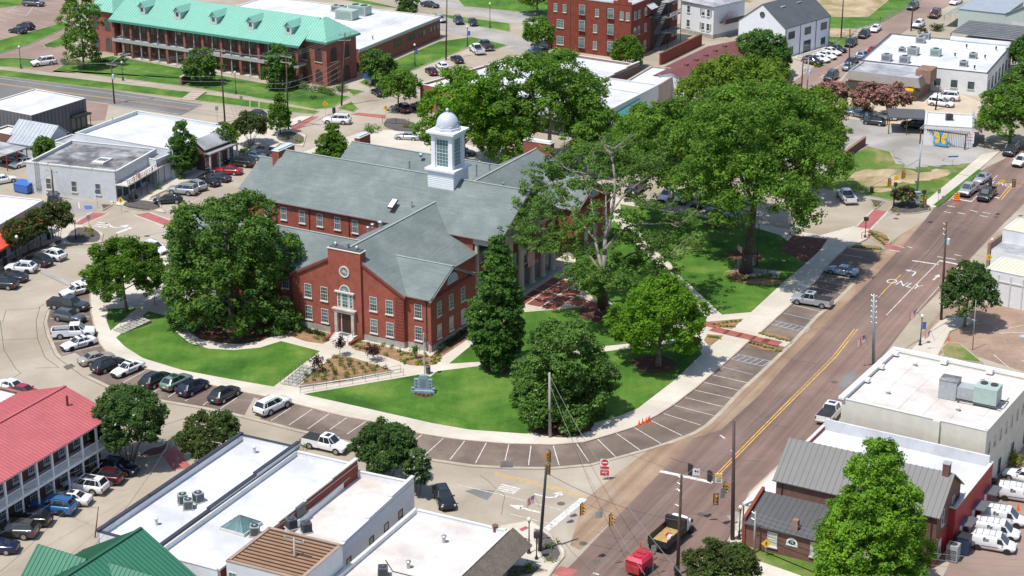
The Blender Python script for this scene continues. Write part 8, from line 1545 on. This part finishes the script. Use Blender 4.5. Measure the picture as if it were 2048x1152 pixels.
# lamps
lamp((1058,1106),1034,'globe street lamp beside the mansard shop',flag=None); flag_on(P(1079,1090,.1),4.6,'US flag leaning from the dark pole at the mansard corner',-1,1.2,1.3,.9)
lamp((1840,690),628,'globe street lamp with banner and flag beyond the highway','blue_paint'); flag_on(P(1840,690,.1),3.9,'US flag on the banner lamp beyond the highway',-1,1.0,1.5,1.0)
flag_on(P(1733,735,.1),3.2,'US flag beside the grey steel pole','x' and -1,1.3,1.5,1.1); flag_on(P(1868,700,.1),1.5,'small US flag near the orange cone on the verge',-1,1.1,1.1,.8)
lamp((1981,520),476,'globe street lamp in front of the right white building'); lamp((1478,1078),1010,'globe street lamp beside the thick brown pole'); lamp((42,136),91,'globe street lamp by the hotel driveway'); lamp((830,131),87,'globe street lamp on the annex lawn','blue_paint'); lamp((741,172),126,'globe street lamp in front of the round dark tree','blue_paint'); lamp((472,188),142,'globe street lamp on the hotel lawn'); lamp((246,160),122,'globe street lamp beside the hotel light arm pole'); lamp((935,92),51,'globe street lamp near the parked pickups','blue_paint'); lamp((264,404),363,'globe street lamp by the iron balcony'); flag_on(P(268,404,.1),4.,'US flag on the lamp by the iron balcony',1,1.2,1.3,.9)
flag_on(P(152,476,.1),4.0,'US flag above the left island by the crape myrtle',-1,1.3,1.3,.9); lamp((152,478),440,'dark lamp post among the left crape myrtles'); lamp((40,545),470,'dark lamp post by the left row of cars'); lamp((1514,532),440,'dark lamp post beside the giant oak trunk'); lamp((980,55),5,'globe street lamp at the top lawn'); flag_on(P(1243,300,.1),3.5,'US flag by the iron fence',-1,1.3,1.3,.9)
for i,(b_,t_,l_) in enumerate([((1073,1118),1062,'pedestrian signal post on the bottom corner'),((1730,474),432,'pedestrian signal post by the red crossing'),((1786,416),377,'pedestrian signal post left of the purple crape myrtle'),((1846,416),378,'pedestrian signal post beside the hanging signal'),((1788,412),363,'thin dark post behind the purple crape myrtle'),((1352,1150),1128,'pedestrian signal head by the dark timber pole')]):
    H=ht(b_[0],b_[1],t_); t=thing('pedestrian_signal',l_,'pedestrian signal',P(*b_,.12),.3*i,'pedestrian signals at the crossings'); MB().lathe(0,0,[(.2,0),(.2,.15),(.09,.4),(.06,.5),(.06,H-.3)],10).build('signal_post','black',t); MB().box(-.3,.3,-.25,.25,H-.75,H-.2).build('signal_head','plastic',t); MB().box(-.2,.2,-.28,-.25,H-.65,H-.3).build('signal_face','ac_dark',t)
t=thing('crossing_barrier','red painted crossing barrier at the foot of the signal post','barrier',P(1730,476,.12),.3); b=MB(); b.tube((-.6,0,0),(-.6,0,1),.05); b.tube((.6,0,0),(.6,0,1),.05); b.tube((-.6,0,1),(.6,0,1),.05); b.tube((-.6,0,.5),(.6,0,.5),.04); b.build('barrier_frame','red',t)
# flagpole + memorial
b=P(849,752,.13); H=ht(849,752,668); t=thing('flagpole','white flagpole with US flag standing behind the granite memorial','flagpole',b); MB().lathe(0,0,[(.12,0),(.07,.3),(.05,H),(.01,H)],10).build('flagpole_shaft','white_trim',t); MB().lathe(0,0,[(.01,H-.02),(.09,H+.06),(.01,H+.14)],8).build('finial','white_trim',t); f_=thing('courthouse_flag','US flag drooping on the white flagpole','flag',(b[0],b[1],H-.4),.3); MB().box(-.03,.03,-.03,.03,-1.2,0).build('hoist_tape','flagw',f_); link('flag_cloth',us_flag(1.6,1.2,5,.9),f_,(.05,0,0))
t=thing('granite_memorial','blue grey granite memorial with arched centre on the front lawn','memorial',P(847,783,.13),-.12)
MB().box(-1.5,1.5,-.55,.55,0,.3).build('base','granite',t); MB().box(-.6,.6,-.22,.22,.3,1.9).extr([(-.6,1.9),(.6,1.9),(.45,2.15),(.2,2.3),(-.2,2.3),(-.45,2.15)],'y',-.22,.22).build('centre_slab','granite',t)
for s in (-1,1):
    MB().box(s*.9-.28,s*.9+.28,-.18,.18,.3,1.75).build('side_slab','granite',t); [MB().cyl(0,0,0,.03,.11).xf(Matrix.Translation((s*.9,-.18,.7+.42*k))@Matrix.Rotation(math.pi/2,4,'X')).build('medallion','metal_wall',t) for k in range(3)]; MB().lathe(s*1.35,-.35,[(.1,.3),(.16,.55),(.2,.65),(.01,.6)],10).build('urn','granite',t)
[MB().box(-.42,.42,-.235,-.22,.6+.16*k,.64+.16*k).build('inscription_line','metal_wall',t) for k in range(8)]
for i in range(9): shrub(832+4*i,786+4*math.sin(i*.35)+2,.22,.25,'tiny bedding plant before the granite memorial, %s from the left'%ORD[i],'yel' if i%2 else 'dshrub','bedding plants around the memorial',.15,.06,name='bedding_plant')
t=thing('lawn_flag','US flag on a short pole below the giant oak','flag',P(1472,548,.13),.2); MB().cyl(0,0,0,5.0,.03).build('flag_staff','black',t); link('flag_cloth',us_flag(1.4,1.,2,.8),t,(.03,0,4.9))
# benches / memorial stones
for x,y,l_ in ((1482,533,'small grey memorial stone beneath the giant oak, left'),(1500,530,'small grey memorial stone beneath the giant oak, right'),(1588,468,'grey memorial block in the shade near the right corner')):
    t=thing('memorial_stone',l_,'memorial',P(x,y,.15),.3); MB().box(-.6,.6,-.2,.2,.2,1.2).build('stone_slab','stone_base',t); MB().box(-.8,.8,-.35,.35,0,.2).build('stone_base','stone_base',t)
# bins, cones, small things
bin_(856,747,'dark litter bin at the fork of the front paths','metal_wall'); bin_(1743,386,'dark litter bin beside the far grass lot','plastic'); bin_(668,226,'dark litter bin near the pedestrian sign',); bin_(11,530,'dark litter bin at the left edge'); bin_(1677,262,'dark wheelie bin on the gravel',r=.45); bin_(98,478,'dark litter bin under the crape myrtles'); bin_(1985,975,'dark bin behind the white vans',r=.45); bin_(2003,985,'second dark bin behind the white vans',r=.45)
for x,y,l_ in [(1278,851,'leftmost orange cone at the kerb'),(1285,848,'second orange cone at the kerb'),(1292,846,'third orange cone at the kerb'),(1296,844,'fourth orange cone at the kerb'),(1299,842,'rightmost orange cone at the kerb'),(1897,682,'orange cone on the verge by the forecourt'),(1716,382,'orange cone by the far grass lot'),(2036,1020,'orange cone between the white vans')]: cone(x,y,l_)
t=thing('barrel_barricade','orange and yellow road barricade at the far stop line','barricade',P(1913,402,.02),0); MB().box(-.5,.5,-.25,.25,0,.3).build('barricade_foot','orange',t); MB().box(-.45,.45,-.1,.1,.3,1.3).build('barricade_panel','signy',t); [MB().box(-.46,.46,-.12,-.1,.45+.35*k,.6+.35*k).build('stripe','orange',t) for k in range(3)]; MB().cyl(0,0,1.3,1.5,.12).build('beacon','orange',t)
for x,y,w_,h_,m_,l_ in [(1826,404,.5,1.5,'white_trim','white signal cabinet in the corner bed'),(1834,405,.4,1.8,'ac','grey signal cabinet beside the grey pole'),(1493,1060,.5,1.6,'bluegrey','pale blue cabinet by the brown pole')]: t=thing('utility_cabinet',l_,'cabinet',P(x,y,.13),.2); MB().box(-w_,w_,-.3,.3,.1,h_).build('cabinet_body',m_,t); MB().box(-w_-.05,w_+.05,-.35,.35,h_,h_+.06).build('cabinet_top',m_,t); MB().box(-w_-.05,w_+.05,-.35,.35,0,.1).build('cabinet_base','stone_base',t)
t=thing('blue_dumpster','blue skip container beside the white brick store','dumpster',P(49,384,.02),RY); MB().box(-1.5,1.5,-.9,.9,.2,1.5).build('container','binblue',t); MB().add([(-1.55,-.95,1.5),(1.55,-.95,1.5),(1.55,.95,1.9),(-1.55,.95,1.9)],[(0,1,2,3)]).build('lid','binblue',t); MB().box(-1.4,1.4,-.8,.8,0,.2).build('skids','plastic',t)
for i in range(3): t=thing('outdoor_unit','grey slatted outdoor air unit beside the red wall, %s'%('nearest','middle','farthest')[i],'air conditioner',P(1905+12*i,1120-26*i,.02),RY); MB().box(-.6,.6,-.6,.6,.1,1.9-.4*i).build('casing','ac',t); [MB().box(-.5,.5,-.62,-.6,.3+.2*k,.4+.2*k).build('louvre','ac_dark',t) for k in range(6)]; MB().cyl(0,0,1.9-.4*i,1.97-.4*i,.4).build('fan_guard','ac_dark',t)
t=thing('yard_tank','dark blue water tank under the rear awning','tank',P(1925,1105,.02),RY); MB().box(-.7,.7,-.7,.7,.1,2.0).build('tank_body',mat('dark_blue_tank',(.02,.04,.08),.5,.1),t); MB().box(-.75,.75,-.75,.75,2.0,2.08).build('tank_lid','plastic',t)
# fences
def fence(pts,h,label,m='iron',sp=.35,z=.1,post=2.6):
    o=Vector(P(*pts[0],z)); t=thing('metal_fence',label,'fence',tuple(o),0,'low metal fences'); q=[Vector(P(x,y,z))-o for x,y in pts]; b=MB()
    for a,c in zip(q[:-1],q[1:]):
        b.tube(a+Vector((0,0,h)),c+Vector((0,0,h)),.03,.03,4); b.tube(a+Vector((0,0,.15)),c+Vector((0,0,.15)),.025,.025,4); n=max(1,int((c-a).length/post)); k=int((c-a).length/sp)
        for i in range(n+1): p=a.lerp(c,i/n); MB().box(-.04,.04,-.04,.04,0,h+.1).build('fence_post',m,t,tuple(p))
        for i in range(k): p=a.lerp(c,i/k); b.tube(p+Vector((0,0,.15)),p+Vector((0,0,h)),.012,.012,3)
    b.build('fence_rail',m,t)
fence([(1650,92),(1700,70),(1760,45),(1850,-5)],1.3,'long thin fence between the grass strip and the side street','galv',1.2); fence([(1640,220),(1720,238),(1775,240)],1.4,'thin fence in front of the pink crape myrtles','galv',1.); fence([(1190,290),(1255,300),(1300,292)],1.6,'black iron fence by the teal awning shop'); fence([(765,247),(792,248),(818,250)],1.1,'short iron fence at the junction bed'); fence([(1505,545),(1535,548)],.9,'low iron fence around the memorial paving')
fence([(310,610),(330,598),(345,600)],1.3,'chain fence beside the dark magnolia and pale paving','metal_wall',.6); fence([(1588,1100),(1600,1104)],.8,'tiny rail by the lean-to door') if 0 else None
# hotel flags
Ht=8.3; a=P(222,38,Ht); b_=P(596,91,Ht); yw=yaw_of(a,b_); L=math.hypot(b_[0]-a[0],b_[1]-a[1]); n=20
for i in range(18):
    if i%2==0 or i>3:
        x=.4+(L-.8)*(i+.5)/n; q=(a[0]+x*math.cos(yw)+.1*math.sin(yw),a[1]+x*math.sin(yw)-.1*math.cos(yw)); q=(q[0]+.35*math.sin(yw),q[1]-.35*math.cos(yw)); flag_on(q,5.1,'small US flag on the upper hotel gallery, bay %s from the left'%(ORD+['fifteenth','sixteenth','seventeenth','eighteenth'])[i],1,1.0,1.5,1.0,yw-math.pi*.42,.75,1.5).update_tag()
for x,y,s_,l_ in ((1280,262,0,'person'),): pass
# hotel lawn steps
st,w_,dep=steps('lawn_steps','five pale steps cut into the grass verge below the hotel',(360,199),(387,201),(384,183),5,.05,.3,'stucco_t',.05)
